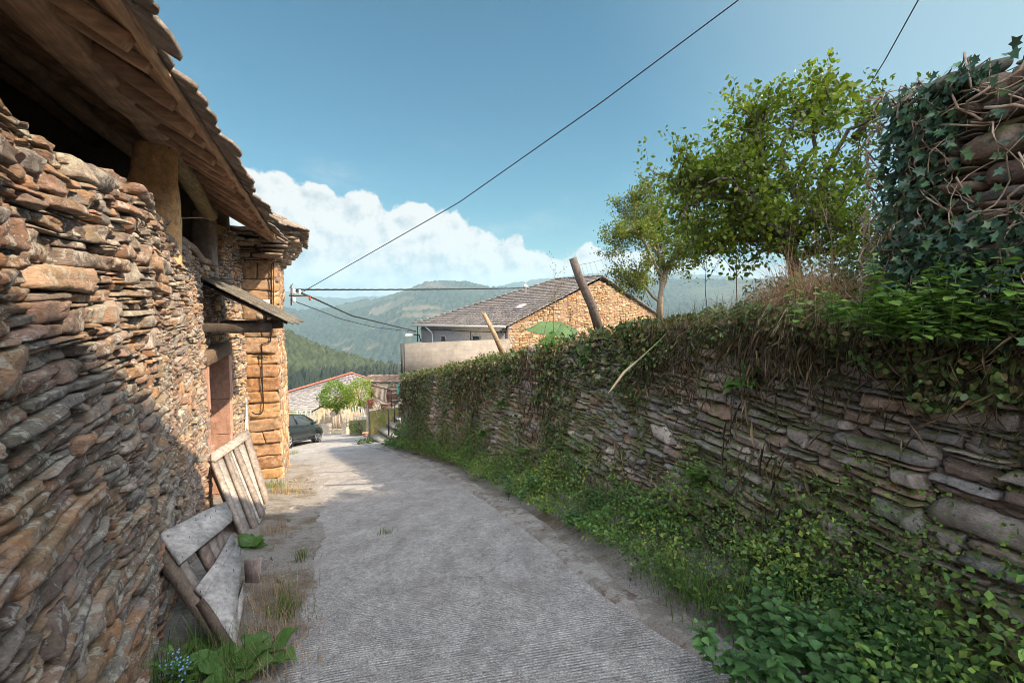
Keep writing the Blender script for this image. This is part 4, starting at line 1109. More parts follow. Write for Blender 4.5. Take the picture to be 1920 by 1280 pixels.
def onface(px, py, a, b, off=.03):   # pixel -> point on the vertical face through a,b
    r_ = pray(px, py); d_ = (b - a) * (1, 1, 0); n_ = np.array((-d_[1], d_[0], 0)); n_ /= np.linalg.norm(n_)
    o0 = np.array((0, 0, CAMH)); t_ = np.dot(a * (1, 1, 0) - o0 * (1, 1, 0), n_) / np.dot(r_, n_); P = o0 + r_ * t_
    return P - n_ * off * np.sign(np.dot(r_, n_))
dp = MB(); dp.tube([onface(806, 612, hA, hB, .33), onface(812, 622, hA, hB, .1), onface(813, 628, hA, hB, .06), onface(813, 690, hA, hB, .06)], .05, 8, (.42, .46, .48)); dp.build('downpipe', m_any, hs, smooth=True)
for (x0, y0, x1, y1) in ((828, 630, 836, 640), (887, 630, 901, 643)):
    wn = MB(); c4 = [onface(x, y, hA, hB, .02) for x, y in ((x0, y1), (x1, y1), (x1, y0), (x0, y0))]
    wn.prism(c4, .05, (.02, .02, .022)); wo_ = wn.build('window', M_plain('dark_pane%d' % x0, (.02, .022, .025), .15), hs)
    fr_ = MB()
    for i in range(4): fr_.beam(c4[i], c4[(i + 1) % 4], .05, .07, up=o_, col=(.30, .28, .26))
    fr_.build('frame', m_any, wo_)
cbl = MB(); cbl.tube([onface(x, y, hA, hB, .06) for x, y in ((790, 617), (830, 618), (880, 621), (930, 622), (952, 622))], .02, 5); cbl.tube([onface(x, y, hA, hB, .06) for x, y in ((884, 621), (884, 645))], .02, 5)
cbl.build('wall_cable', m_cable, hs)
# rooflight lying on the slates
def onplane(px, py, p, nrm):
    r_ = pray(px, py); o0 = np.array((0, 0, CAMH)); return o0 + r_ * (np.dot(np.array(p) - o0, nrm) / np.dot(r_, nrm))
rn = np.cross(hB - hA, hC - hB); rn /= np.linalg.norm(rn); rn *= np.sign(rn[2])
sk_ = MB(); P4 = [onplane(x, y, hB + rn * .12 + dn, rn) for x, y in ((962, 578), (975, 577), (987, 570), (974, 571))]
sk_.prism(P4, .05, (.62, .50, .46)); sk_.build('rooflight', M_plain('rooflight_glass', (.55, .45, .42), .3), hs)
vt = MB(); vt.lathe([(.07, 0), (.07, .3), (.13, .32), (.13, .42), (.02, .5)], at(985, 548, 29.0), 10, (.55, .55, .55)); vt.build('roof_vent', m_any, hs)

# ---------------------------------------------------------------- concrete block wall
bA = at(758, 646, 20.5); bB = at(955, 637.5, 23.2); bA[2] = bB[2] = .02
bw = MB(); dv = bB - bA; Lb = np.linalg.norm(dv); dv /= Lb; nvb = np.array((dv[1], -dv[0], 0))
bw.box(bA + dv * Lb / 2 + (0, 0, -1.0), Lb, .20, 2.0, dv, nvb, col=(.20, .18, .155))
bw.box(bA + dv * Lb / 2 + (0, 0, -2.5), Lb - .01, .26, 1.0, dv, nvb, col=(.3, .27, .23))
n = mat('bare_blockwork'); p = gpos(n)
bt = n.new('ShaderNodeTexBrick'); n.L.new(n.comb(n.vmath('DOT_PRODUCT', p, tuple(dv), out='Value'), n.sep(p)[2], 0.0), bt.inputs['Vector'])
for k_, v_ in (('Scale', 1.0), ('Mortar Size', .007), ('Mortar Smooth', .4), ('Brick Width', .4), ('Row Height', .2), ('Bias', 0.0)): bt.inputs[k_].default_value = v_
bt.inputs['Color1'].default_value = (.98, .98, .98, 1); bt.inputs['Color2'].default_value = (.88, .88, .88, 1); bt.inputs['Mortar'].default_value = (.70, .70, .70, 1)
c_ = n.vmath('MULTIPLY', attr(n), bt.outputs['Color']); c_ = n.scalec(c_, n.lin(n.noise(p, 2.2, 6, .7), .3, .7, .72, 1.2)); c_ = n.scalec(c_, n.lin(n.noise(p, 30, 4, .7), .3, .7, .88, 1.12))
st_ = n.math('MULTIPLY', n.ss(n.sep(p)[2], -.45, .05), n.ss(n.noise(n.mapping(p, (3, 3, .6)), 2.0, 4, .6), .5, .62)); c_ = n.mix(n.math('MULTIPLY', st_, .5), c_, (.16, .14, .12))
n.put(n.b.inputs['Base Color'], c_); n.b.inputs['Roughness'].default_value = .92; n.L.new(bump(n, bt.outputs['Fac'], .004, -.6), n.b.inputs['Normal'])
bw.build('block_wall', n.m, label='bare concrete block wall in sunlight below the grey house', cat='wall')
pp = MB(); q_ = bA - dv * .12; pp.tube([q_ + (0, 0, .0), q_ + (0, 0, -1.3)], .045, 8, (.05, .045, .04)); pp.tube([q_ + (0, 0, -.8) , q_ + (-.12, 0, -.86), q_ + (-.12, 0, -1.5)], .03, 6, (.3, .28, .26))
pp.build('iron_pipe', m_any, smooth=True, label='dark upright pipe at the left end of the block wall', cat='pipe')

# ---------------------------------------------------------------- slate-roofed house low in the valley side
m_redt = M_attr('red_ridge_tile', .8, .2, 12)
r0 = at(470, 755, 34.0); r1 = at(659, 700, 41.0); e0 = at(505, 770, 30.0); e1 = at(600, 778, 31.5)
lh = thing('valley_house', 'house with grey slate roof and red ridge tiles below the lane', 'house', (*((e0 + r1) / 2)[:2], r1[2] - 6))
er = at(583, 774, 31.0); el_ = at(430, 774, 26.0); er[2] = el_[2] = (er[2] + el_[2]) / 2
rgR = at(659, 700, 40.0); rgL = at(430, 767, 34.0); 
lr = MB(); shingles(lr, el_, at(583, 774, 31.0), at(694, 710, 39.0), rgR * .0 + at(430, 768, 35.0), 1, 50, .02, [(.2, .2, .22)], 1) if False else None
A_ = at(440, 775, 27.0); B_ = at(581, 773, 31.0); C_ = at(659, 701, 41.0); D_ = at(440, 766, 37.5)
# main slope: eave A_-B_, verge B_-V, ridge D_-C_
V_ = at(693, 711, 41.5)
lr = MB(); PSB = [(.215, .205, .215), (.24, .23, .24), (.20, .19, .20)]
shingles(lr, A_, B_, V_, C_ * .35 + D_ * .65, 16, .45, .03, PSB, 31)
shingles(lr, C_ * .35 + D_ * .65 - (0, 0, .02), V_, C_ + (0, 0, .01), C_ * .9 + D_ * .1, 3, .4, .03, PSB, 32)
lro = lr.build('roof', m_slate, lh)
rr2 = MB(); n_ = 26
for i in range(n_):
    p_ = D_ + (C_ - D_) * (i + .5) / n_; d_ = (C_ - D_) / np.linalg.norm(C_ - D_); rr2.beam(p_ - d_ * .26 + (0, 0, .10), p_ + d_ * .26 + (0, 0, .12), .30, .12, col=np.array((.46, .11, .075)) * rs.uniform(.85, 1.15), bev=.4)
for i in range(4):
    p_ = C_ + (V_ - C_) * (i + .5) / 4; d_ = (V_ - C_) / np.linalg.norm(V_ - C_); rr2.beam(p_ - d_ * .24 + (0, 0, .10), p_ + d_ * .24 + (0, 0, .11), .2, .08, col=(.42, .16, .11), bev=.4)
rr2.build('ridge_tiles', m_redt, lro)
lw_ = MB(); wallq(lw_, A_ + (0, .6, 0), B_ + (-.2, .6, 0), -12, A_[2] - .15, B_[2] - .12, .3, (.30, .27, .24), 1); wallq(lw_, B_ + (-.2, .6, 0), V_ + (-.3, 0, 0), -12, B_[2] - .12, V_[2] - .15, .3, (.32, .25, .18), 1); lw_.build('wall', m_render, lh)
gg = MB(); gg.tube([A_ + (0, -.1, -.02), B_ + (.1, -.1, -.02)], .06, 6, (.20, .30, .12)); gg.build('gutter', m_any, lh)
# terrace roofs behind the railing
t_r = MB(); a1 = at(690, 712, 33.0); a2 = at(745, 706, 33.0); a3 = at(750, 690 + 14, 37.0); a4 = at(700, 702, 37.0)
shingles(t_r, at(676, 716, 30), at(752, 716, 30), at(752, 703, 35), at(692, 703, 35), 8, .4, .03, [(.30, .19, .14), (.26, .17, .13)], 33)
trh = thing('tiled_shed', 'low shed with a worn reddish-brown roof behind the terrace railing', 'shed', (*at(715, 716, 32)[:2], -6.5))
tro = t_r.build('roof', m_slate, trh)
tw = MB(); wallq(tw, at(678, 716, 30.4), at(752, 716, 30.4), -9, at(678, 717, 30.4)[2] - .05, at(752, 717, 30.4)[2] - .05, .3, (.62, .50, .38), 1); tw.build('wall', m_render, trh)

# unseen house, added behind the camera at right to shade the lane
nb = thing('shadow_house', 'unseen stone house with slate roof, added to shade the lane', 'house', (12, -1, 0))
NC = np.array((4.2, 2.9)); ND = np.array((.89, .45)); NN = np.array((.45, -.89))
nbm = MB(); NH = 6.9
def npt(a, b, z): return np.array((*(NC + ND * a + NN * b), z))
wallq(nbm, npt(0, 0, 0), npt(9, 0, 0), -2, NH, NH, .4, (.3, .25, .2), -1); wallq(nbm, npt(0, 9, 0), npt(9, 9, 0), -2, NH, NH, .4, (.3, .25, .2), 1)
wallq(nbm, npt(0, 0, 0), npt(0, 9, 0), -2, NH, NH, .4, (.3, .25, .2), 1); wallq(nbm, npt(9, 0, 0), npt(9, 9, 0), -2, NH, NH, .4, (.3, .25, .2), -1)
nbm.build('wall', m_rwall, nb)
nr = MB(); shingles(nr, npt(-.3, -.3, NH), npt(9.3, -.3, NH), npt(9.3, 4.5, NH + 1.8), npt(-.3, 4.5, NH + 1.8), 8, 1.2, .03, PS, 41); shingles(nr, npt(9.3, 9.3, NH), npt(-.3, 9.3, NH), npt(-.3, 4.5, NH + 1.8), npt(9.3, 4.5, NH + 1.8), 8, 1.2, .03, PS, 42)
nr.prism([npt(0, 0, NH - .02), npt(0, 9, NH - .02), npt(0, 4.5, NH + 1.7)], .3, (.3, .25, .2)); nr.build('roof', m_slate, nb)
# ================================================================ trees
G_TREE = [(.13, .18, .024), (.17, .22, .03), (.085, .13, .02), (.20, .24, .032), (.13, .18, .026)]
def grow(wood, tips, p, d, L, r, lev, maxlev, rs, spread=.7, up=.15, wig=.25, bark=(.10, .08, .065), nb=(3, 5), flat=0.0, short=.72):
    n = 6 if lev < maxlev else 4
    pts = [np.array(p, float)]; rad = [r]; d = np.array(d, float) / np.linalg.norm(d)
    for i in range(n):
        d = d + rs.normal(0, wig / n ** .5, 3) + np.array((0, 0, up / n)); d[2] -= flat * d[2] / n
        d /= np.linalg.norm(d); pts.append(pts[-1] + d * L / n); rad.append(r * (1 - .62 * (i + 1) / n))
    wood.tube(pts, rad, 7 if lev < 2 else 4, np.array(bark) * rs.uniform(.8, 1.2))
    if lev >= maxlev - 1: tips += [(pts[i], d.copy()) for i in range(1, n + 1)]
    if lev < maxlev:
        k = rs.integers(nb[0], nb[1] + 1)
        for i in range(k):
            f = rs.uniform(.35, 1.0) if i else 1.0
            j = int(f * n); q = rs.normal(size=3); q -= d * np.dot(q, d); q /= np.linalg.norm(q)
            nd = d * rs.uniform(.45, 1) + q * spread * rs.uniform(.6, 1.3)
            grow(wood, tips, pts[j], nd, L * short * rs.uniform(.75, 1.15), rad[j] * .72, lev + 1, maxlev, rs, spread, up, wig, bark, nb, flat, short)
def leafy(mb, tips, per, rad, ls, wd, rs, pal, kind='oval', up=.35):
    P = np.array([t[0] for t in tips]); D_ = np.array([t[1] for t in tips]); P = np.repeat(P, per, 0); D_ = np.repeat(D_, per, 0)
    P = P + rs.normal(0, rad, P.shape); N = len(P)
    dirs = rdir(rs, N) + D_ * .5; nor = rdir(rs, N, .9)
    clump = vnoise(P[:, 0] * 2.2, P[:, 1] * 2.2, P[:, 2] * 2.2, 5)[:, None]
    leaves(mb, P, dirs, nor, ls * rs.uniform(.6, 1.25, N), wd, pcol(rs, N, pal) * (1 + .25 * clump), kind)
rs = np.random.default_rng(90)
# the apple tree leaning out of the garden
AT = lambda x, y, d_: at(x, y, d_ * .74)
base = AT(1478, 505, 7.6)
apple = thing('apple_tree', 'spreading apple tree with bright leaves, left of the ivy-covered wall', 'tree', base)
wd_ = MB(); tips = []
limbs = [((1478, 470, 7.6), (1440, 360, 7.3), (1425, 270, 7.2), (1422, 215, 7.2)), ((1478, 455, 7.6), (1400, 385, 7.3), (1335, 372, 7.0), (1290, 390, 6.9)), ((1490, 455, 7.6), (1500, 330, 7.9), (1530, 220, 8.0), (1545, 165, 8.0)),
         ((1500, 450, 7.6), (1545, 330, 7.4), (1600, 250, 7.2), (1660, 205, 7.0)), ((1480, 440, 7.6), (1430, 430, 8.2), (1350, 440, 8.4), (1290, 430, 8.4)), ((1500, 440, 7.6), (1560, 390, 8.0), (1610, 330, 8.1), (1640, 280, 8.2)), ((1480, 445, 7.6), (1460, 370, 8.4), (1390, 290, 8.8), (1350, 300, 8.9)),
         ((1490, 460, 7.6), (1530, 400, 7.0), (1590, 420, 6.8), (1620, 450, 6.8)), ((1478, 460, 7.6), (1420, 400, 6.8), (1370, 330, 6.6), (1330, 345, 6.5)), ((1490, 450, 7.6), (1470, 300, 7.7), (1480, 240, 7.7), (1500, 215, 7.7)), ((1440, 360, 7.4), (1420, 280, 7.5), (1420, 230, 7.5), (1418, 190, 7.5)), ((1530, 250, 7.6), (1550, 205, 7.6), (1562, 170, 7.6), (1566, 138, 7.6)), ((1600, 260, 7.3), (1640, 215, 7.2), (1668, 195, 7.2), (1700, 188, 7.2)), ((1350, 370, 7.2), (1320, 355, 7.1), (1292, 350, 7.1), (1268, 342, 7.1)), ((1478, 470, 7.6), (1430, 448, 7.4), (1370, 455, 7.3), (1325, 475, 7.3)), ((1490, 480, 7.6), (1540, 465, 7.8), (1590, 465, 7.9), (1635, 440, 8.0)), ((1478, 480, 7.6), (1450, 465, 8.2), (1420, 480, 8.4), (1390, 495, 8.4))]
wd_.tube([AT(1500, 560, 7.5), AT(1490, 505, 7.55), AT(1482, 470, 7.6), AT(1485, 440, 7.6)], [.085, .07, .065, .055], 9, (.10, .08, .065))
for L_ in limbs:
    P = np.array([AT(*q) for q in L_]); t = np.linspace(0, 3, 13)
    C_ = np.stack([np.interp(t, range(4), P[:, k]) for k in range(3)], 1); C_ += rs.normal(0, .03, C_.shape); C_[0] = P[0]
    r_ = np.linspace(.042, .009, 13); wd_.tube(C_, r_, 6, (.10, .085, .07))
    for i in range(2, 13):
        for rep in range(3):
            if vnoise(C_[i][0] * 2.6, C_[i][1] * 2.6, C_[i][2] * 2.6, 8) < -.16: continue
            d = rdir(rs, 1, .1)[0]
            grow(wd_, tips, C_[i], d + (C_[i] - C_[i - 1]) * 2, rs.uniform(.22, .44), .008, 1, 2, rs, .9, .2, .35, nb=(1, 2), short=.6)
wd_.build('trunk', m_bark, apple, smooth=True)
lv = MB(); tips2 = [t for t in tips]
leafy(lv, tips2, 4, .038, .058, .62, rs, G_TREE)
lv.build('crown', m_leaf, apple)
# slim fruit tree further down
base = at(1236, 588, 11.5)
plum = thing('plum_tree', 'slim fruit tree with pale trunk beside the house gable', 'tree', base)
wd_ = MB(); tips = []
bk_ = (.30, .25, .19)
wd_.tube([at(1236, 600, 11.5), at(1238, 560, 11.5), at(1240, 540, 11.5), at(1250, 500, 11.5)], [.085, .07, .055, .04], 8, bk_)
for L_ in [((1240, 545, 11.5), (1238, 490, 11.4), (1228, 430, 11.3), (1240, 350, 11.2)), ((1240, 545, 11.5), (1262, 490, 11.7), (1275, 440, 11.8), (1290, 385, 11.8)), ((1236, 565, 11.5), (1205, 535, 11.3), (1185, 525, 11.2), (1165, 520, 11.2)),
           ((1242, 520, 11.5), (1215, 460, 11.0), (1185, 430, 10.9), (1160, 440, 10.9)), ((1245, 510, 11.5), (1240, 440, 12.0), (1200, 390, 12.1), (1195, 365, 12.1)), ((1250, 500, 11.5), (1280, 470, 11.2), (1300, 450, 11.1), (1320, 470, 11.1)), ((1245, 500, 11.5), (1215, 440, 11.9), (1180, 400, 12), (1160, 470, 12))]:
    P = np.array([at(*q) for q in L_]); t = np.linspace(0, 3, 11); C_ = np.stack([np.interp(t, range(4), P[:, k]) for k in range(3)], 1) + rs.normal(0, .02, (11, 3)); C_[0] = P[0]
    wd_.tube(C_, np.linspace(.035, .010, 11), 6, bk_)
    for i in range(3, 11):
        for rep in range(3):
            grow(wd_, tips, C_[i], rdir(rs, 1, .2)[0], rs.uniform(.25, .48), .008, 1, 2, rs, .9, .1, .35, bark=(.16, .14, .12), nb=(1, 2), short=.6)
wd_.build('trunk', m_bark, plum, smooth=True)
lv = MB(); leafy(lv, tips, 11, .07, .058, .55, rs, [(.13, .15, .03), (.10, .14, .03), (.16, .16, .035), (.08, .12, .025)]); lv.build('crown', m_leaf, plum)

# ================================================================ climbing growth on the right-hand wall
def ws(px, py, t0=.3, t1=25, off=0.0):
    """where the ray of a pixel meets the wall face: returns (s, z)"""
    r_ = pray(px, py); best = None
    for t in np.linspace(t0, t1, 500):
        x, y = r_[0] * t, r_[1] * t
        s = FOOT.near(x, y); p_ = FOOT.pos(s); n_ = FOOT.nrm(s)
        if np.dot(np.array((x, y)) - p_, n_) < off - BT * 1.0: return s, CAMH + r_[2] * t
    return None
def wpt(s, n_, z): return FOOT.at(np.asarray(s, float), n_ - BT * (np.asarray(z) + 1.0), np.asarray(z, float))
rs = np.random.default_rng(120)
S_far0 = FOOT.near(1.45, 5.6); S_far1 = FOOT.L
# creeping plants that cover the lower half of the wall as one mass
iv = MB()
N = 15000
s = rs.uniform(S_far0 - .2, S_far1, N); hgt = wtop(s) - foot_z(s); f = rs.uniform(0, 1, N) ** .8
dens = fbm(s * 1.1, f * 2.2, 0, 3, 9) + .55 * (f - .35) - .55 * (1 - sstep(s, S_far0 - .2, S_far0 + 1.8)) * (1 - f)
k = dens > -.02; s = s[k]; f = f[k]; z = foot_z(s) + f * (wtop(s) - foot_z(s) + .12)
n_ = rs.uniform(.04, .22, len(s)) * (.6 + .6 * f)
P = wpt(s, n_, z); nw = np.concatenate([FOOT.nrm(s), np.full((len(s), 1), .5)], 1)
dirs = rdir(rs, len(s), -.5) ; cc = pcol(rs, len(s), [(.055, .095, .032), (.075, .115, .036), (.045, .075, .03), (.12, .13, .04), (.10, .13, .045), (.13, .095, .05)], .25)
leaves(iv, P, dirs, nw + rs.normal(0, .5, nw.shape), rs.uniform(.035, .085, len(s)), .8, cc, 'small')
k = rs.random(len(s)) < .16
leaves(iv, P[k] + .03 * nw[k], dirs[k], nw[k] + rs.normal(0, .4, nw[k].shape), rs.uniform(.05, .09, k.sum()), .9, cc[k] * 1.2, 'ivy')
N = 14000; s = rs.uniform(sA + 1.0, S_far0 + .4, N); f = rs.uniform(.55, 1.06, N); f0_ = .80 + .16 * vnoise(s * 1.9, 0, 6, 3)
k = (f > f0_) & (fbm(s * 2, f * 3, 0, 3, 77) > -.25); s = s[k]; f = f[k]; z = foot_z(s) + f * (wtop(s) - foot_z(s)); P = wpt(s, rs.uniform(.05, .2, len(s)), z)
nw = np.concatenate([FOOT.nrm(s), np.full((len(s), 1), .5)], 1); cc = pcol(rs, len(s), [(.08, .15, .045), (.10, .17, .05), (.06, .11, .04), (.16, .13, .06), (.14, .19, .055)], .25)
leaves(iv, P, rdir(rs, len(s), -.5), nw + rs.normal(0, .5, nw.shape), rs.uniform(.022, .055, len(s)), .8, cc, 'oval')
iv.build('ivy_cover', m_ivy, label=None, kind='stuff')
# brown dead stems and leaves hanging down among it
dd = MB(); N = 6500; s = rs.uniform(S_far0 - 2.4, S_far1, N); f = 1 - np.abs(rs.normal(0, .33, N)); kk_ = (f > 0) & (fbm(s * .8, f * 1.5, 4, 2, 19) > -.15); s = s[kk_]; f = f[kk_]
z = foot_z(s) + f * (wtop(s) - foot_z(s) + .05); P = wpt(s, rs.uniform(.05, .22, len(s)), z)
nw3 = np.concatenate([FOOT.nrm(s) * .3, np.zeros((len(s), 1))], 1)
h_ = rs.uniform(.08, .32, len(s)); a = rs.normal(0, .5, (len(s), 3)) * .5; a[:, 2] = -1; a /= np.linalg.norm(a, axis=1)[:, None]
leaves(dd, P, a, nw3 + rs.normal(0, .3, nw3.shape), h_, .016, pcol(rs, len(s), [(.20, .14, .085), (.27, .20, .125), (.13, .095, .06), (.30, .24, .15)]), 'small')
N = 3600; s = rs.uniform(sA + .8, S_far0, N); f = 1.02 - np.abs(rs.normal(0, .16, N)); z = foot_z(s) + f * (wtop(s) - foot_z(s)); P = wpt(s, rs.uniform(.06, .22, N), z)
a = rs.normal(0, .6, (N, 3)); a[:, 2] = -1; leaves(dd, P, a, rs.normal(0, .4, (N, 3)) + (-.7, -.5, 0), rs.uniform(.06, .24, N), .016, pcol(rs, N, [(.24, .185, .12), (.32, .25, .165), (.15, .12, .08), (.15, .16, .06)]), 'small')
dd.build('dead_stems', m_dry, kind='stuff')
# moss cushions and small greenery on the near stones
mo = MB(); N = 16000; s = rs.uniform(sA + .6, S_far0 + .3, N); f = rs.uniform(0, 1, N)
z = foot_z(s) + f * (wtop(s) - foot_z(s)); dens = fbm(s * 1.6, z * 2.6, 0, 3, 29) + .25 * sstep(f, .62, 1) + .42 * (1 - sstep(f, .0, .30)) + .12 * (1 - sstep(s, sA + 2, sA + 4))
k = dens > .20; s = s[k]; z = z[k]; P = wpt(s, rs.uniform(.03, .09, len(s)), z)
nw = np.concatenate([FOOT.nrm(s), np.full((len(s), 1), .6)], 1)
leaves(mo, P, rdir(rs, len(s), .1), nw + rs.normal(0, .5, nw.shape), rs.uniform(.012, .035, len(s)), .7, pcol(rs, len(s), [(.075, .085, .02), (.045, .065, .02), (.10, .10, .02), (.05, .075, .025)], .25), 'small')
mo.build('moss', m_weed, kind='stuff')

# green bank at the foot of the wall
bkm = MB(); N = 46000
s = rs.uniform(sA, FOOT.L + .3, N); o = rs.uniform(-.02, .85, N)
p_ = FOOT.at(np.minimum(s, FOOT.L), o, 0 * s); p_[:, :2] += FOOT.t[-1] * np.maximum(s - FOOT.L, 0)[:, None]
dk = np.interp(p_[:, 1], KERB.p[:, 1], KERB.p[:, 0])
bushy = fbm(s * 1.3, o * 2.5, 0, 3, 39)
H_ = (.16 + 1.0 * np.clip(.62 - o, 0, 1)) * (.55 + .9 * np.clip(bushy + .35, 0, 1.2))
k = (p_[:, 0] > dk + .27 - .15 * bushy) & (bushy > -.5)
s, o, p_, H_, bushy = s[k], o[k], p_[k], H_[k], bushy[k]
zz = rs.random(len(s)) ** .6 * H_
P = p_.copy(); P[:, 2] = zroad(P[:, 0], P[:, 1]) + .10 + zz
nr3 = np.concatenate([FOOT.nrm(s) * .5, np.ones((len(s), 1))], 1)
cc = pcol(rs, len(s), [(.11, .21, .048), (.14, .25, .055), (.07, .15, .042), (.19, .28, .06), (.09, .18, .065)], .28)
ptch = vnoise(s * 2.1, o * 4, 7, 3)[:, None]; cc = cc * (1 + .35 * ptch) * np.where(ptch > .1, 1, 1) * np.array((1, 1, 1)) ; cc[:, 0] *= 1 + .35 * np.clip(ptch[:, 0], 0, 1)
sz = np.where(vnoise(s * 3, o * 5, 9, 6) > 0, rs.uniform(.025, .05, len(s)), rs.uniform(.015, .032, len(s)))
kk_ = rs.random(len(s)) < .35
leaves(bkm, P[kk_], rdir(rs, kk_.sum(), .05), nr3[kk_] + rs.normal(0, .5, nr3[kk_].shape), sz[kk_] * 1.25, .5, cc[kk_], 'oval')
leaves(bkm, P[~kk_], rdir(rs, (~kk_).sum(), .1), nr3[~kk_] + rs.normal(0, .5, nr3[~kk_].shape), sz[~kk_], .75, cc[~kk_], 'small')
# climbing weeds scattered up the stones
N = 26000; s = rs.uniform(sA + .8, FOOT.L, N); f = np.abs(rs.normal(0, .34, N)); pt_ = fbm(s * 1.5, f * 3, 3, 3, 91)
k = (pt_ > -.02 + .42 * f - .22 * (s > FOOT.near(1.6, 5.0))) & (f < .9); s = s[k]; f = f[k]; z = foot_z(s) + f * (wtop(s) - foot_z(s)); P = wpt(s, rs.uniform(.04, .26, len(s)) * (1 - .5 * f), z)
nw = np.concatenate([FOOT.nrm(s), np.full((len(s), 1), .7)], 1)
leaves(bkm, P, rdir(rs, len(s), -.1), nw + rs.normal(0, .45, nw.shape), rs.uniform(.018, .045, len(s)), .65, pcol(rs, len(s), [(.12, .22, .05), (.15, .25, .055), (.08, .16, .045), (.16, .18, .06)], .25), 'small')
N = 2600; s = rs.uniform(sA + .8, FOOT.L, N); o = rs.uniform(.1, .6, N); p_ = FOOT.at(s, o, 0 * s); dk = np.interp(p_[:, 1], KERB.p[:, 1], KERB.p[:, 0]); k = p_[:, 0] > dk + .35; p_ = p_[k]; p_[:, 2] = zroad(p_[:, 0], p_[:, 1]) + .10
blades(bkm, p_, rs.uniform(.12, .38, len(p_)), .006, rs, [(.09, .17, .04), (.13, .21, .05), (.30, .24, .14)], .8, 3)
bkm.build('bank_greenery', m_weed, kind='stuff')

def dome(c, rad, n, rs, flat=1.0):
    v = rs.normal(size=(n, 3)); v /= np.linalg.norm(v, axis=1)[:, None]; v[:, 2] = np.abs(v[:, 2]) * flat
    return np.array(c) + v * rad * rs.uniform(.4, 1, (n, 1)), v
def bankpt(px, py):
    """pixel -> point on the bank just above road level"""
    r_ = pray(px, py); s_ = (r_[0] * DD[0] + r_[1] * DD[1]) * -.2
    t = (CAMH - .12) / (s_ - r_[2]); return np.array((r_[0] * t, r_[1] * t, CAMH + r_[2] * t))
# nettles in the near corner: stems with paired toothed leaves
def nettle(loc, h, ns, seed, label, spread=.17, ls=.068, col=[(.075, .165, .06), (.095, .20, .065), (.06, .135, .05)], group='nettles along the foot of the right-hand wall'):
    r_ = np.random.default_rng(seed); root = thing('nettle_plant', label, 'plant', loc, group); st = MB(); lf_ = MB()
    for i in range(ns):
        b = np.array(loc) + np.array([*r_.normal(0, spread, 2), -.04]); hh = h * r_.uniform(.6, 1.1); ln = r_.normal(0, .22, 2) + np.array((-.12, 0))
        zs = np.linspace(0, 1, 6); pts = b + np.stack([ln[0] * hh * zs ** 1.5, ln[1] * hh * zs ** 1.5, hh * zs], 1); st.tube(pts, .003, 4, (.07, .11, .04))
        a0 = r_.uniform(0, 3)
        for j in range(9):
            f = .18 + .82 * j / 8; q = b + np.array((ln[0] * hh * f ** 1.5, ln[1] * hh * f ** 1.5, hh * f)); l_ = ls * (1.15 - .75 * abs(f - .55) ** 1.2 * 1.6) * r_.uniform(.8, 1.15)
            if f > .95: l_ = ls * .45
            for k_ in (0, 1):
                a = a0 + j * math.pi / 2 + k_ * math.pi + r_.normal(0, .25); d_ = np.array([[math.cos(a), math.sin(a), r_.uniform(-.35, .25) + .5 * (f > .9)]])
                leaves(lf_, q[None] + d_ * .012, d_, np.array([[0, 0, 1.]]) + r_.normal(0, .2, (1, 3)), np.array([l_]), .85, pcol(r_, 1, col), 'nettle')
    st.build('stem', m_weed, root); lf_.build('foliage', m_weed, root); return root
NL = [(1440, 1262, .28, 11, 'tall nettle clump at the bottom edge of the lane'), (1540, 1250, .32, 13, 'nettle clump in the bottom right corner below the wall'), (1650, 1240, .32, 13, 'nettle clump in front of the lowest wall slabs'),
      (1590, 1150, .30, 10, 'nettles halfway up against the wall slabs at right'), (1720, 1262, .26, 9, 'nettles at the lower right edge of the photo')]
for i, (x, y, h, ns, lab) in enumerate(NL): nettle(bankpt(x, y), h, int(ns * 1.6), 300 + i, lab)
for i, (x, y, lab) in enumerate([(1225, 985, 'leafy nettle bush midway along the green bank'), (1330, 1010, 'leafy nettle bush under the middle of the wall'), (1120, 965, 'small nettle bush where the upright slabs begin'), (1000, 935, 'small nettle bush beside the far kerb')]):
    nettle(bankpt(x, y) , .36, 12, 320 + i, lab, .2, .07)
# nettles growing high on the wall near the ruin
for i, (x, y, h, lab) in enumerate([(1840, 560, .32, 'bright nettles sprouting on the wall top under the ivy'), (1760, 590, .26, 'nettles hanging over the wall top right of the dry grass'), (1895, 600, .3, 'nettles at the right edge on top of the wall'), (1700, 575, .3, 'nettles between the dry grass and the ruined wall'), (1800, 600, .3, 'dense nettles hanging below the ivy on the wall top')]):
    sz_ = ws(x, y + 30) or (sA + 1, 1.2); loc = wpt(sz_[0], .30, sz_[1]); nettle(loc, h, 16, 340 + i, lab, .17, .06, [(.14, .25, .055), (.18, .29, .07), (.10, .19, .05)], 'nettles sprouting on top of the right-hand wall')
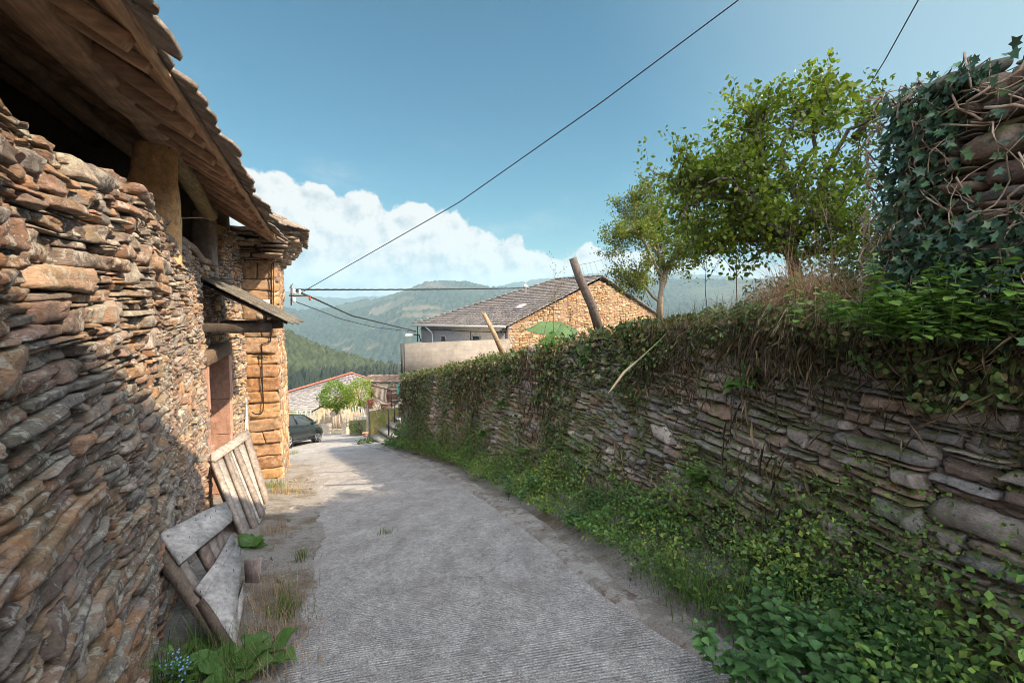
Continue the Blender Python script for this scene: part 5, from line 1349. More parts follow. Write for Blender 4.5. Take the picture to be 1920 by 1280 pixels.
# broad-leaved plants: rosettes of long leaves
def rosette(loc, nl, ln, seed, label, out=(0, 0, 1), col=(.075, .15, .035), wdt=.9, group='foxglove rosettes growing from the wall'):
    r_ = np.random.default_rng(seed); o_ = np.array(out, float); o_ /= np.linalg.norm(o_); mb = MB(); n_ = nl
    d_ = r_.normal(size=(n_, 3)); d_ /= np.linalg.norm(d_, axis=1)[:, None]; d_ = d_ - o_ * np.sum(d_ * o_, 1)[:, None]; d_ /= np.linalg.norm(d_, axis=1)[:, None]; d_ = d_ + o_ * r_.uniform(.2, 1.1, (n_, 1))
    leaves(mb, np.tile(np.array(loc), (n_, 1)), d_, np.tile(o_, (n_, 1)) + (0, 0, .8) + r_.normal(0, .1, (n_, 3)), ln * r_.uniform(.6, 1.1, n_), .8 * wdt, pcol(r_, n_, [col, tuple(np.array(col) * 1.25)], .1), 'long')
    return mb.build('foxglove_plant', m_weed, label=label, cat='plant', group=group, smooth=True)
for i, (x, y, nl, ln, lab) in enumerate([(1412, 712, 9, .22, 'big drooping foxglove leaves sprouting from the bare middle of the wall'), (1105, 668, 8, .25, 'pale foxglove leaves on the ivy left of the bent stalk'), (1035, 640, 7, .26, 'foxglove leaves near the far end of the wall top'), (1030, 700, 7, .22, 'foxglove leaves low in the ivy below the green tarp'), (1020, 745, 6, .22, 'lowest foxglove leaves in the dense ivy'), (1165, 625, 10, .22, 'tall upright foxglove leaves at the foot of the leaning post')]):
    q_ = ws(x, y); loc = wpt(q_[0], .08, q_[1]); nv3 = FOOT.nrm(q_[0]); rosette(loc, nl, ln, 400 + i, lab, (*nv3, .8 if i != 5 else 2))
for i, (x, y, nl, ln, lab) in enumerate([(1195, 905, 8, .22, 'fresh dock leaves under the upright slabs'), (1290, 960, 8, .22, 'dock leaves in the middle of the green bank'), (1130, 985, 7, .18, 'dock plant close to the gutter'), (1480, 1110, 8, .24, 'dock leaves above the corner nettles'), (1560, 1205, 7, .22, 'dock leaves among the corner nettles'), (940, 880, 7, .20, 'dock leaves at the far part of the bank')]):
    rosette(bankpt(x, y) + (0, 0, .08), nl, ln, 420 + i, lab, (-.3, -.3, 1), (.065, .14, .035), 1.0, 'dock plants on the green bank')
# ferns
def fern(loc, nf, L_, seed, label, out, group='ferns on the right-hand wall'):
    r_ = np.random.default_rng(seed); mb = MB(); o_ = np.array(out, float); o_ /= np.linalg.norm(o_)
    for i in range(nf):
        d_ = o_ + r_.normal(0, .6, 3); d_[2] = abs(d_[2]) + .2; d_ /= np.linalg.norm(d_); l_ = L_ * r_.uniform(.6, 1.1); t = np.linspace(0, 1, 12)
        pts = np.array(loc) + d_[None] * (l_ * t)[:, None]; pts[:, 2] -= l_ * .5 * t ** 2
        mb.tube(pts, .0025, 3, (.08, .10, .03), cap=False)
        sd = np.cross(d_, (0, 0, 1.)); sd /= np.linalg.norm(sd); q = pts[1:]; w_ = l_ * .30 * np.sin(np.linspace(.35, 3.0, 11))
        for sg in (-1, 1): leaves(mb, q, np.tile(sd * sg, (11, 1)) + d_ * .35 + (0, 0, -.12), np.tile((0, 0, 1.), (11, 1)) + r_.normal(0, .1, (11, 3)), w_, .30, pcol(r_, 11, [(.07, .14, .03), (.09, .17, .035)], .12), 'oval')
    return mb.build('fern', m_weed, label=label, cat='fern', group=group)
for i, (x, y, lab) in enumerate([(960, 700, 'fern in the sunlit edge of the ivy'), (930, 815, 'fern low on the far part of the wall'), (945, 885, 'fern hanging over the far gutter'), (1070, 900, 'fern at the left foot of the bare wall'), (1350, 900, 'fern beneath the long bare slabs'), (955, 760, 'fern in the shade under the block wall'), (1010, 850, 'fern above the far green bank')]):
    q_ = ws(x, y); loc = wpt(q_[0], .08, q_[1]) if q_ is not None and q_[1] > foot_z(q_[0]) else bankpt(x, y); fern(loc, 9, .32, 440 + i, lab, (*FOOT.nrm(q_[0]), .7))
# grass
def tuft(loc, n_, h, seed, label, pal=[(.07, .13, .03), (.10, .17, .04)], spread=.08, wd=.006, name='grass_tuft', lean=.7, group=None, dirb=None, mt=None):
    r_ = np.random.default_rng(seed); mb = MB(); P = np.array(loc) + np.concatenate([r_.normal(0, spread, (n_, 2)), np.zeros((n_, 1))], 1)
    P[:, 2] -= .02; blades(mb, P, h * r_.uniform(.5, 1.1, n_), wd, r_, pal, lean, 4, dirb)
    return mb.build(name, mt or m_weed, label=label, cat='grass', group=group)
gr_ = 'grass tufts beside the lane'
for i, (x, y, lab) in enumerate([(1300, 1120, 'long green grass tuft between gutter and nettles'), (1250, 1080, 'green grass tuft over the gutter edge'), (1360, 1150, 'thick grass beside the corner nettles'), (1190, 1010, 'short grass by the gutter under the wall')]):
    tuft(bankpt(x, y), 170, .28, 460 + i, lab, spread=.13, group=gr_, wd=.005)
# dry straw-coloured grass hanging over the wall top
dg = MB(); P = []
for (px0, px1, py, n_, dpt) in ((1375, 1600, 560, 3400, .5), (1340, 1660, 545, 2600, .9), (1240, 1400, 585, 500, .35), (1560, 1660, 560, 600, .4)):
    x = rs.uniform(px0, px1, n_)
    for xx in x[:]:
        y_ = 4.6 - (xx - 1375) * .0055 + dpt * rs.random(); u = (xx - 960) / 900; P.append((u * y_, y_))
P = np.array(P); sP = np.array([FOOT.near(*q) for q in P]); dP = np.linalg.norm(P - FOOT.pos(sP), axis=1); zP = field_z(sP, dP)
P3 = np.concatenate([P, zP[:, None]], 1)
env = .30 + .70 * np.exp(-((P[:, 0] / P[:, 1] * 900 + 960 - 1500) / 110) ** 2)
cln = vnoise(P3[:, 0] * 7, P3[:, 1] * 7, 0, 4); kd = cln > -.15; P3 = P3[kd]; env = (env * (.55 + .6 * np.clip(cln, -.2, 1)))[kd]
blades(dg, P3, rs.uniform(.3, 1.15, len(P3)) * env, .0055, rs, [(.50, .36, .23), (.56, .41, .27), (.40, .28, .18), (.52, .36, .25), (.30, .2, .12)], 1.5, 5, (-.30, -.25, 0), .9)
dg.build('dry_grass_clump', m_dry, label='straw-coloured dead grass spilling over the wall top below the apple tree', cat='grass')
# mixed weeds all along the wall top
wt = MB(); N = 5200; s = rs.uniform(sA + .4, FOOT.L, N); d_ = rs.uniform(-.02, .9, N) ** 1.3; P = FOOT.at(s, -d_, field_z(s, d_)); hh = .10 + .22 * np.clip(fbm(s * 1.3, d_ * 2, 0, 2, 49) + .4, 0, 1)
sun_end = sstep(s, FOOT.near(.35, 8.3), FOOT.near(-1.15, 11.5))
blades(wt, P, hh * rs.uniform(.5, 1.2, N), .007, rs, [(.16, .14, .05), (.10, .12, .03), (.26, .20, .11), (.13, .10, .05)], .9, 3, None, .6)
wt.build('wall_top_grass', m_dry, kind='stuff')
wb_ = MB(); N = 11000; s = rs.uniform(sA + .4, FOOT.L, N); d_ = rs.uniform(-.12, .8, N); bz = fbm(s * 1.5, d_ * 2, 2, 3, 59)
k = bz > -.12; s = s[k]; d_ = d_[k]; bz = bz[k]; z = field_z(s, np.maximum(d_, 0)) + rs.random(len(s)) * (.10 + .30 * np.clip(bz, 0, 1)) - .22 * (d_ < 0) * rs.random(len(s))
leaves(wb_, FOOT.at(s, -d_, z), rdir(rs, len(s)), rdir(rs, len(s), .8), rs.uniform(.03, .07, len(s)), .65, pcol(rs, len(s), [(.06, .10, .025), (.085, .12, .03), (.12, .12, .035), (.16, .11, .05)], .25), 'oval')
wb_.build('wall_top_weeds', m_weed, kind='stuff')
sb = MB(); N = 9000; x = rs.uniform(1390, 1660, N); dpt = rs.uniform(3.6, 5.4, N); u = (x - 960) / 900; PX_ = np.stack([u * dpt, dpt], 1); sS = np.array([FOOT.near(*q) for q in PX_[::30]]).repeat(30)[:N]; dS = np.linalg.norm(PX_ - FOOT.pos(sS), axis=1)
hs_ = (.15 + .55 * sstep(x, 1400, 1600)) * (.6 + .6 * fbm(PX_[:, 0] * 2.5, PX_[:, 1] * 2.5, 0, 2, 93)); zS = field_z(sS, dS) + rs.random(N) ** 1.2 * hs_; k = fbm(PX_[:, 0] * 3, PX_[:, 1] * 3, zS * 3, 2, 94) > -.05
leaves(sb, np.concatenate([PX_, zS[:, None]], 1)[k], rdir(rs, k.sum()), rdir(rs, k.sum(), .5), rs.uniform(.02, .05, k.sum()), .5, pcol(rs, k.sum(), [(.10, .13, .055), (.13, .16, .07), (.17, .15, .08), (.07, .10, .04)], .25), 'small')
sb.build('field_scrub', m_weed, kind='stuff')
# thin bare stalks standing up along the wall top
for i, (x, y, h, Y, lab) in enumerate([(1018, 640, .9, 9.0, 'thin bare stalk in front of the slate roof'), (1040, 650, 1.1, 8.6, 'tall bare weed stalk in front of the ochre gable'), (1075, 640, .5, 8.4, 'short twiggy stalk below the leaning post'), (1328, 590, .7, 6.2, 'bare twigs below the apple tree'), (1385, 575, .9, 5.6, 'thin dry stem rising out of the dead grass'), (1560, 545, .8, 4.6, 'thin stem by the dead grass')]):
    mb = MB(); tp = []; r_ = np.random.default_rng(500 + i); grow(mb, tp, at(x, y, Y) - (0, 0, .15), (r_.normal(0, .1), 0, 1), h + .15, .007, 0, 2, r_, .45, .3, .2, (.16, .12, .09), (3, 5), 0, .45)
    leaves(mb, np.array([t[0] for t in tp]), rdir(r_, len(tp)), rdir(r_, len(tp), .8), .03, .5, pcol(r_, len(tp), [(.12, .11, .05)]), 'small')
    mb.build('bare_stalk', m_bark, label=lab, cat='plant')

# ivy over the ruin
def rpt(s, n_, z): return PT.at(np.asarray(s, float), n_, np.asarray(z, float))
ivr = thing('ivy', 'dark ivy with tangled pale stems draped over the tall broken wall', 'ivy', rpt(PT.L - .4, .1, 1.5))
iv = MB(); N = 3600; s = PT.L - np.abs(rs.normal(0, .62, N)); z = rs.uniform(1.5, 2.95, N)
k = ((s > PT.L - .42 + .1 * np.sin(z * 6)) | ((z < 2.15) & (s > PT.L - .8)) | (rs.random(len(s)) < .12)) & (fbm(s * 1.7, z * 1.5, 3, 3, 69) > -.10 - .35 * (2.5 - z) + .5 * (s < PT.L - 1.0) + .35 * (s < PT.L - .75) * (z > 2.0)); s = s[k]; z = z[k]
P = rpt(s, rs.uniform(.03, .22, len(s)), z); nw = np.concatenate([PT.nrm(s), np.full((len(s), 1), .45)], 1)
leaves(iv, P, rdir(rs, len(s), -.6), nw + rs.normal(0, .35, nw.shape), rs.uniform(.028, .062, len(s)), .95, pcol(rs, len(s), [(.05, .10, .07), (.06, .12, .075), (.035, .075, .055), (.085, .16, .07)], .25), 'ivy')
N = 900; s = rs.uniform(0, PE.L, N); z = rs.uniform(1.3, 3.0, N); P = PE.at(s, rs.uniform(.02, .15, N), z)
leaves(iv, P, rdir(rs, N, -.6), np.concatenate([PE.nrm(s), np.full((N, 1), .4)], 1) + rs.normal(0, .4, (N, 3)), rs.uniform(.03, .07, N), .95, pcol(rs, N, [(.03, .06, .035), (.05, .09, .04)], .25), 'ivy')
leaves(iv, np.array([rpt(PT.L - 1.0 + .03 * j, .05, 3.08 + .055 * j) for j in range(7)]).repeat(3, 0), rdir(rs, 21), rdir(rs, 21, 1), .05, .9, pcol(rs, 21, [(.05, .11, .05)]), 'ivy')
iv.build('foliage', m_ivy, ivr)
vn = MB()
for i in range(95):
    s = PT.L - abs(rs.normal(0, .55)) - .0; z = rs.uniform(1.7, 3.02); d_ = np.array((rs.normal(0, 1), -abs(rs.normal(0, 1)) if rs.random() < .7 else .4)); pts = []
    edge_ = i < 45
    if edge_: s = PT.L + rs.uniform(-.12, .10); z = rs.uniform(1.9, 3.0)
    for j in range(14):
        pts.append(rpt(min(s, PT.L), .10 + .06 * math.sin(j * .9 + i) + .03 * rs.random(), z) + (np.array((-.1, .25, 0)) * max(s - PT.L, 0) * 3 if s > PT.L else 0)); d_ = d_ + rs.normal(0, .45, 2); d_ /= np.linalg.norm(d_); s += d_[0] * .055; z += d_[1] * .06; z = min(z, 2.97 + .03 * rs.random()) if s > PT.L - .5 else min(z, 2.78)
        if edge_: s = np.clip(s, PT.L - .22, PT.L + .12)
    vn.tube(pts, np.linspace(rs.uniform(.003, .008), .002, 14), 5, np.array((.28, .22, .17)) * rs.uniform(.7, 1.5))
vn.build('stem', m_bark, ivr, smooth=True)
# yellow-green bramble at the tree side of the ruin
brr = thing('bramble', 'yellow-green bramble shoots at the left edge of the ivy', 'plant', at(1640, 300, 3.5)); brl = MB(); br = MB(); tp = []; grow(br, tp, at(1640, 300, 3.5), (-.6, .1, .5), .35, .005, 0, 2, rs, .7, .1, .3, (.14, .12, .07), (3, 4))
leafy(brl, tp, 3, .03, .05, .8, rs, [(.20, .24, .03), (.13, .19, .03)]); br.build('stem', m_bark, brr); brl.build('foliage', m_leaf, brr)
# long bent stalk leaning out of the wall top
bs = MB(); P = [at(x, y, d_) for x, y, d_ in ((1262, 612, 5.2), (1235, 640, 5.0), (1200, 672, 4.95), (1170, 698, 4.9), (1148, 728, 4.9), (1140, 738, 4.9))]; bs.tube(P, [.004, .006, .010, .014, .012, .005], 7, [(.13, .18, .05)] * 2 + [(.2, .2, .1)] + [(.48, .38, .25)] * 3); bs.build('bent_stalk', m_any, smooth=True, label='pale dead stalk bent down over the stones below the leaning post', cat='plant')
tw_ = MB(); P = [wpt(*[ws(x, y)[0], .10 , ws(x, y)[1]]) for x, y in ((1738, 806), (1790, 770), (1830, 738))]; tw_.tube(P, .007, 5, (.34, .2, .12)); tw_.build('broken_twig', m_bark, label='reddish broken twig lodged across the stones at right', cat='twig')
# ================================================================ loose things by the barn
def pplane(px, py, p, nrm):
    r_ = pray(px, py); o0 = np.array((0, 0, CAMH)); return o0 + r_ * (np.dot(np.asarray(p) - o0, nrm) / np.dot(r_, nrm))
def gp(px, py, up=0.0):
    r_ = pray(px, py); s_ = -(r_[0] * DD[0] + r_[1] * DD[1]) * .2; t = (CAMH - up) / (s_ - r_[2]); return np.array((r_[0] * t, r_[1] * t, CAMH + r_[2] * t))
def plank(mb, pts, P0, nn, off, th, col, jag=0.0, r_=None):
    """outline in pixels laid on a real plane and given thickness"""
    W = [pplane(x, y, P0 + nn * off, nn) for x, y in pts]; out = []
    for i, a in enumerate(W):
        b = W[(i + 1) % len(W)]; out.append(a)
        if jag and np.linalg.norm(b - a) < .22:
            for f in (.25, .5, .75): out.append(a + (b - a) * f + (r_.normal(0, jag, 3)))
    mb.prism(out, th, col)
rs = np.random.default_rng(700)
# plank door leaning on the jamb
A = at(395, 850, 7.10); B = at(465, 808, 8.55); D_ = gp(470, 1000, .02)
nn = np.cross(B - A, D_ - A); nn /= np.linalg.norm(nn); nn *= np.sign(np.dot(nn, np.array((0, 0, CAMH)) - A))
pd = thing('plank_door', 'weathered grey plank door leaning upright beside the barn doorway', 'door', D_)
for k, (l0, l1) in enumerate([((399, 856, 455, 1000), (413, 846, 470, 998)), ((414, 845, 471, 995), (427, 836, 484, 985)), ((428, 835, 485, 982), (441, 826, 493, 968)), ((442, 825, 494, 965), (453, 817, 499, 948))]):
    m_ = MB(); plank(m_, [(l0[0], l0[1]), (l1[0], l1[1]), (l1[2], l1[3]), (l0[2], l0[3])], A, nn, .0, .022, np.array((.36, .33, .31)) * rs.uniform(.85, 1.15)); m_.build('plank', m_grey, pd)
for l in [((396, 868), (403, 858), (459, 1001), (452, 1004)), ((418, 850), (424, 846), (479, 988), (473, 992)), ((436, 838), (443, 833), (496, 966), (489, 970)), ((455, 815), (465, 808), (504, 936), (497, 944))]:
    m_ = MB(); plank(m_, l, A, nn, .035, .05, np.array((.30, .255, .225)) * rs.uniform(.85, 1.15)); m_.build('batten', m_grey, pd)
m_ = MB(); plank(m_, [(395, 851), (462, 806), (467, 812), (466, 822), (403, 866), (396, 862)], A, nn, .07, .05, (.36, .32, .29)); m_.build('top_rail', m_grey, pd)
m_ = MB(); plank(m_, [(396, 866), (401, 872), (455, 1000), (468, 1030), (455, 1022), (398, 885)], A, nn, -.05, .04, (.14, .11, .09)); m_.build('edge_strip', m_wood, pd)
# broken pallet-like door nearer the camera
TL = at(296, 1005, 3.56); TR = at(430, 945, 4.9); BL = gp(442, 1240, .0)
n2 = np.cross(TR - TL, BL - TL); n2 /= np.linalg.norm(n2); n2 *= np.sign(np.dot(n2, np.array((0, 0, CAMH)) - TL))
bd2 = thing('broken_door', 'broken grey plank door with a gap in the middle, lying against the barn wall', 'door', BL)
def pk(name, pts, off, th, col, mt=m_grey, jag=.004):
    m_ = MB(); plank(m_, pts, TL, n2, off, th, col, jag, rs); m_.build(name, mt, bd2)
pk('stile', [(288, 1030), (300, 1022), (372, 1112), (452, 1238), (443, 1250), (360, 1132)], -.01, .07, (.16, .125, .10), m_wood)
pk('stile', [(336, 1062), (345, 1055), (374, 1102), (368, 1112)], .02, .05, (.24, .21, .19))
pk('brace', [(368, 1025), (383, 1015), (405, 1062), (396, 1075)], -.005, .05, (.20, .15, .125), m_wood)
pk('brace', [(386, 1012), (398, 1004), (415, 1045), (404, 1052)], -.005, .05, (.24, .20, .18), m_wood)
pk('brace', [(402, 1004), (411, 1000), (424, 1036), (414, 1040)], -.005, .05, (.20, .16, .14), m_wood)
pk('top_plank', [(299, 1001), (345, 978), (385, 957), (422, 941), (431, 958), (434, 977), (420, 990), (378, 1024), (338, 1057)], .05, .028, (.40, .385, .375))
pk('upper_plank', [(366, 1102), (400, 1058), (433, 1002), (438, 1008), (439, 1022), (380, 1120)], .05, .028, (.37, .355, .345))
pk('lower_plank', [(380, 1121), (440, 1022), (449, 1030), (451, 1055), (444, 1120), (441, 1208), (428, 1192), (402, 1150)], .05, .028, (.40, .385, .375))
pk('end_plank', [(446, 1125), (455, 1092), (457, 1110), (450, 1160), (441, 1200)], .035, .025, (.33, .30, .28))
pk('corner_block', [(281, 1028), (300, 1003), (307, 1020), (290, 1037)], -.03, .06, (.13, .10, .08), m_wood)
pk('edge_batten', [(372, 1128), (384, 1124), (436, 1216), (430, 1222)], .03, .05, (.13, .095, .075), m_wood)
nl_ = MB()
for x, y in [(315, 1004), (342, 1044), (355, 1006), (367, 975), (372, 1014), (385, 966), (395, 970), (404, 957), (376, 1108), (405, 1063), (420, 1060), (438, 1068), (424, 1105), (443, 1145), (425, 1032)]:
    c_ = pplane(x, y, TL + n2 * .066, n2); nl_.prism([c_ + np.cross(n2, (0, 0, 1)) * .007 * math.cos(a) + np.array((0, 0, .007 * math.sin(a))) for a in np.linspace(0, 2 * math.pi, 6, endpoint=False)], .004, (.05, .035, .025))
nl_.build('nail_heads', m_iron, bd2)
# short plank stub standing in the verge, and the split log in the opening
ps = MB(); c_ = gp(475, 1095, .0); ps.prism([at(458, 1052, c_[1]), at(489, 1044, c_[1]), at(488, 1090, c_[1]), at(476, 1098, c_[1]), at(462, 1090, c_[1])], .03, (.32, .26, .24)); ps.build('plank_stub', m_grey, label='short reddish-grey plank stub sticking up behind the broken door', cat='plank')
lg = MB(); a_ = LW.at(LW.near(-3.75, 5.45), -.05, 2.50); b_ = LW.at(LW.near(-5.2, 8.3), .02, 2.40)
lg.beam(a_, b_, .16, .14, seg=16, wob=.06, col=(.23, .165, .13), seed=77, bev=.3, taper=.6); lg.build('split_log', m_wood, label='split weathered log lying on the barn wall between the two pillars', cat='log')
lt = MB(); a0 = a_ + (0, 0, .05); lt.tube([a0, a0 + (-.08, .1, .12), at(372, 408, 6.0), at(390, 410, 6.3)], [.008, .007, .006, .003], 6, (.30, .2, .13)); lt.build('curved_twig', m_bark, label='thin curved twig rising from the split log', cat='twig', smooth=True)
# waymark tile and cable on the corner block
QPa = np.array([*I3, 0.]); QPb = np.array([*Q1, 0.])
def onq(px, py, off=.03):
    d_ = QPb - QPa; n_ = np.array((d_[1], -d_[0], 0)); n_ /= np.linalg.norm(n_); return pplane(px, py, QPa + n_ * off, n_)
sg = thing('waymark_sign', 'small white tile with a yellow arrow on the orange corner wall', 'sign', onq(496, 570, .05))
s_ = MB(); s_.prism([onq(x, y, .045) for x, y in ((486, 580), (506, 580), (506, 562), (486, 562))], .02, (.85, .84, .80)); s_.build('tile', M_plain('tile_white', (.8, .79, .76), .35, var=.04), sg)
s_ = MB()
s_.prism([onq(x, y, .060) for x, y in ((487.5, 573.5), (492.5, 570), (492.7, 572), (501, 569), (502, 571.5), (493.5, 574.5), (493.8, 576.5))], .006, (.85, .50, .02)); s_.build('arrow', M_plain('arrow_yellow', (.82, .52, .03), .4, var=.04), sg)
wc = MB(); wc.tube([onq(x, y, .055) for x, y in ((528, 489), (520, 491), (512, 492), (509, 496), (509, 530), (510, 560), (508, 590), (509, 620), (507, 640), (491, 644), (491, 680), (492, 720), (494, 755), (493, 770), (488, 776), (478, 776), (472, 772))], .013, 6); wc.tube([onq(x, y, .055) for x, y in ((513, 492), (513, 560), (511, 590), (512, 625))], .010, 6)
wc.build('wall_cable', m_cable, smooth=True, label='black cable clipped down the orange corner wall', cat='cable')
# iron bracket with white insulators, and the lines strung from it
BK = at(548, 552, 13.9)
ib = thing('insulator_bracket', 'iron bracket with white insulators at the corner of the barn', 'bracket', BK)
t_ = MB(); t_.beam(at(543, 554, 13.9), at(581, 555, 13.6), .04, .04, col=(.25, .08, .05)); t_.beam(at(546, 534, 13.9), at(546, 572, 13.9), .03, .03, up=(1, 0, 0)); t_.tube([at(543, 540, 13.9), at(549, 532, 13.9)], .012, 5); t_.build('bar', M_plain('rusty_bar', (.16, .06, .045), .8), ib)
m_por = M_plain('porcelain', (.75, .74, .72), .2, var=.03)
for x, y, k_ in ((551, 546, 0), (552, 562, 0), (562, 547, .7), (581, 558, .75)):
    t_ = MB(); h = .13; r_ = .055 if k_ == 0 else .035
    t_.lathe([(r_ * .4, h), (r_, h * .8), (r_ * .6, h * .55), (r_, h * .35), (r_ * .9, 0), (r_ * .3, -.02)], at(x, y + 4, 13.8), 10, (.75, .74, .72)); t_.build('insulator', m_por if k_ < .72 else M_plain('brown_porcelain', (.3, .08, .05), .3), ib, smooth=True)
def cable(pts, r_, label, sag=0.0, twist=False, cat='cable', n=40):
    P = np.array([at(*q) for q in pts]); t = np.linspace(0, len(P) - 1, n); C_ = np.stack([np.interp(t, range(len(P)), P[:, k]) for k in range(3)], 1)
    C_[:, 2] -= sag * 4 * (t / (len(P) - 1)) * (1 - t / (len(P) - 1)); mb = MB()
    if twist:
        for ph in (0, 2.1, 4.2):
            C2 = C_.copy(); L_ = np.linspace(0, np.linalg.norm(P[-1] - P[0]), n); C2[:, 2] += r_ * 1.1 * np.sin(L_ * 4 + ph); C2[:, 1] += r_ * 1.1 * np.cos(L_ * 4 + ph); mb.tube(C2, r_, 5)
    else: mb.tube(C_, r_, 5)
    return mb.build('power_cable', m_cable, label=label, cat=cat, group='overhead cables', smooth=True)
cable([(547, 543, 13.9), (700, 543, 17.5), (860, 542, 22), (985, 540, 28)], .014, 'twisted black cable strung nearly level from the barn corner to the slate roof', 0, True, n=150)
cable([(547, 542, 13.9), (590, 560, 16), (660, 592, 20), (780, 621, 30.3)], .015, 'upper of the two cables sloping down to the street lamp', 0, True, n=120)
cable([(545, 562, 13.9), (640, 598, 19), (700, 613, 24), (780, 622, 30.4)], .014, 'lower of the two cables sloping down to the street lamp', 0, n=60)
cable([(566, 548, 13.8), (860, 380, 10), (1125, 194, 8), (1385, 0, 7.0), (1700, -260, 6)], .010, 'thin wire crossing the whole sky diagonally', 0, n=60)
cable([(1629, 162, 11), (1660, 112, 9.5), (1722, 0, 8), (1800, -160, 6.5)], .011, 'short length of wire rising above the apple tree', 0, n=40)
cable([(1868, 140, 2.9), (1890, 133, 2.95), (1916, 121, 3.0), (1990, 100, 3.1)], .003, 'thin fence wire over the top of the ruined wall', 0, n=20)
rp_ = MB(); rp_.beam(at(1921, 175, 3.0), at(1920, 130, 3.0), .035, .05, up=(1, 0, 0), col=(.22, .13, .12)); rp_.build('fence_stake', m_wood, label='top of a brown stake at the right edge on the ruined wall', cat='stake')

# leaning posts and old wire mesh on the wall top
p1b = at(1128, 632, 8.3); p1t = at(1074, 484, 8.1)
po = MB(); po.tube([p1b, p1b * .6 + p1t * .4 + (.03, 0, 0), p1b * .25 + p1t * .75 - (.01, 0, 0), p1t], [.085, .078, .07, .066], 9, (.115, .095, .085)); po.build('wooden_post', m_bark, smooth=True, label='thick leaning post with a ragged top in front of the gable', cat='post')
p2b = at(943, 664, 10.4); p2t = at(907, 588, 10.3)
po = MB(); po.tube([p2b, (p2b + p2t) / 2 + (.02, 0, 0), p2t], [.055, .05, .045], 8, (.30, .21, .13)); po.tube([p2t * .9 + p2b * .1, p2t + (-.05, 0, .03)], [.03, .015], 6, (.3, .21, .13)); po.build('wooden_post', m_bark, smooth=True, label='shorter pale post leaning in front of the block wall', cat='post')
mf = MB()
q1 = [at(1085, 520, 8.2), at(1000, 575, 9.3), at(918, 612, 10.3)]; q0 = [at(1120, 610, 8.3), at(1030, 640, 9.3), at(938, 655, 10.4)]
for f in (0, .33, .66, 1): mf.tube([a * f + b * (1 - f) - (0, 0, .10 * (i == 1)) for i, (a, b) in enumerate(zip(q1, q0))], .0022, 3, (.2, .19, .18))
for i in range(26):
    f = i / 25; a = q1[0] * (1 - f) + q1[2] * f - (0, 0, .15 * math.sin(f * 3.14)); b = q0[0] * (1 - f) + q0[2] * f; mf.tube([a, (a + b) / 2 + (.02, 0, 0), b + (.25, 0, 0)], .002, 3, (.24, .23, .22))
c1 = [at(1083, 497, 8.1), at(1110, 492, 8), at(1160, 478, 7.8), at(1215, 455, 7.6)]; c0 = [at(1108, 575, 8.2), at(1150, 580, 8), at(1200, 578, 7.8), at(1250, 570, 7.6)]
mf.tube(c1, .003, 3, (.2, .19, .18)); 
for i in range(12):
    f = i / 11 * 3; j = min(int(f), 2); g = f - j; a = c1[j] * (1 - g) + c1[j + 1] * g; b = c0[j] * (1 - g) + c0[j + 1] * g; mf.tube([a, a * .5 + b * .5 - (.04, 0, 0), b], .0022, 3, (.22, .2, .19))
mf.build('wire_mesh', m_any, label='sagging wire mesh hung between the leaning posts', cat='fence')
# green tarp in the garden
tp_ = MB(); T_ = {k: at(x, y, d_) for k, (x, y, d_) in {'p': (1013, 602, 17.5), 'l': (978, 616, 17.0), 'f': (1006, 628, 16.2), 'g': (1036, 628, 16.2), 'r': (1054, 612, 17.5), 'q': (1052, 604, 18.2)}.items()}
U = []
for i in range(9):
    f = i / 8; row = []
    for j in range(9):
        g = j / 8; top = T_['p'] * (1 - f) + T_['q'] * f if True else 0; low = (T_['l'] * (1 - f) ** 2 + T_['f'] * 2 * f * (1 - f) + T_['g'] * f * f); row.append(low * (1 - g) + top * g + np.array((0, 0, -.10 * math.sin(g * 3.14) + .02 * math.sin(f * 20))))
    U.append(row)
tp_.grid(np.array(U), (.05, .10, .035)); tp_.grid(np.array(U)[-1:, :].repeat(2, 0) + np.array([[0, 0, 0]]) * 0 + np.stack([np.zeros((9, 3)), np.tile((.7, .5, -.35), (9, 1))]), (.05, .10, .035))
tpo = tp_.build('tarpaulin', m_any, smooth=True, label='green tarpaulin pitched like a tent below the ochre gable', cat='tarpaulin')
sm = tpo.modifiers.new('thick', 'SOLIDIFY'); sm.thickness = .01

# street lamp on the house corner
la = thing('street_lamp', 'small white street lamp on a bracket at the corner of the grey house', 'street lamp', at(788, 630, 30.6))
t_ = MB(); t_.tube([at(789, 640, 30.8), at(786, 628, 30.7), at(776, 627, 30.6)], .035, 6); t_.beam(at(783, 612, 30.7), at(783, 640, 30.7), .05, .05, up=(1, 0, 0)); t_.build('arm', m_iron, la)
t_ = MB(); V = [];
c_ = at(767, 628, 30.5); a_ = np.linspace(0, 2 * math.pi, 14, endpoint=False)
for z_, k_ in ((-.13, .3), (-.10, .8), (-.02, 1), (.05, .9), (.10, .4)): V.append([c_ + np.array((.27 * k_ * math.cos(q), .14 * k_ * math.sin(q), z_)) for q in a_])
V = np.array(V); i = np.arange(4)[:, None] * 14; j = np.arange(14)[None]; j2 = (j + 1) % 14
t_.add(V.reshape(-1, 3), np.stack([i + j, i + j2, i + 14 + j2, i + 14 + j], -1).reshape(-1, 4), [(0, k + 1, k) for k in range(1, 13)] + [(56, 56 + k, 57 + k) for k in range(1, 13)], (.8, .76, .66)); t_.build('lamp_head', M_plain('lamp_white', (.8, .76, .68), .4, var=.04), la, smooth=True)

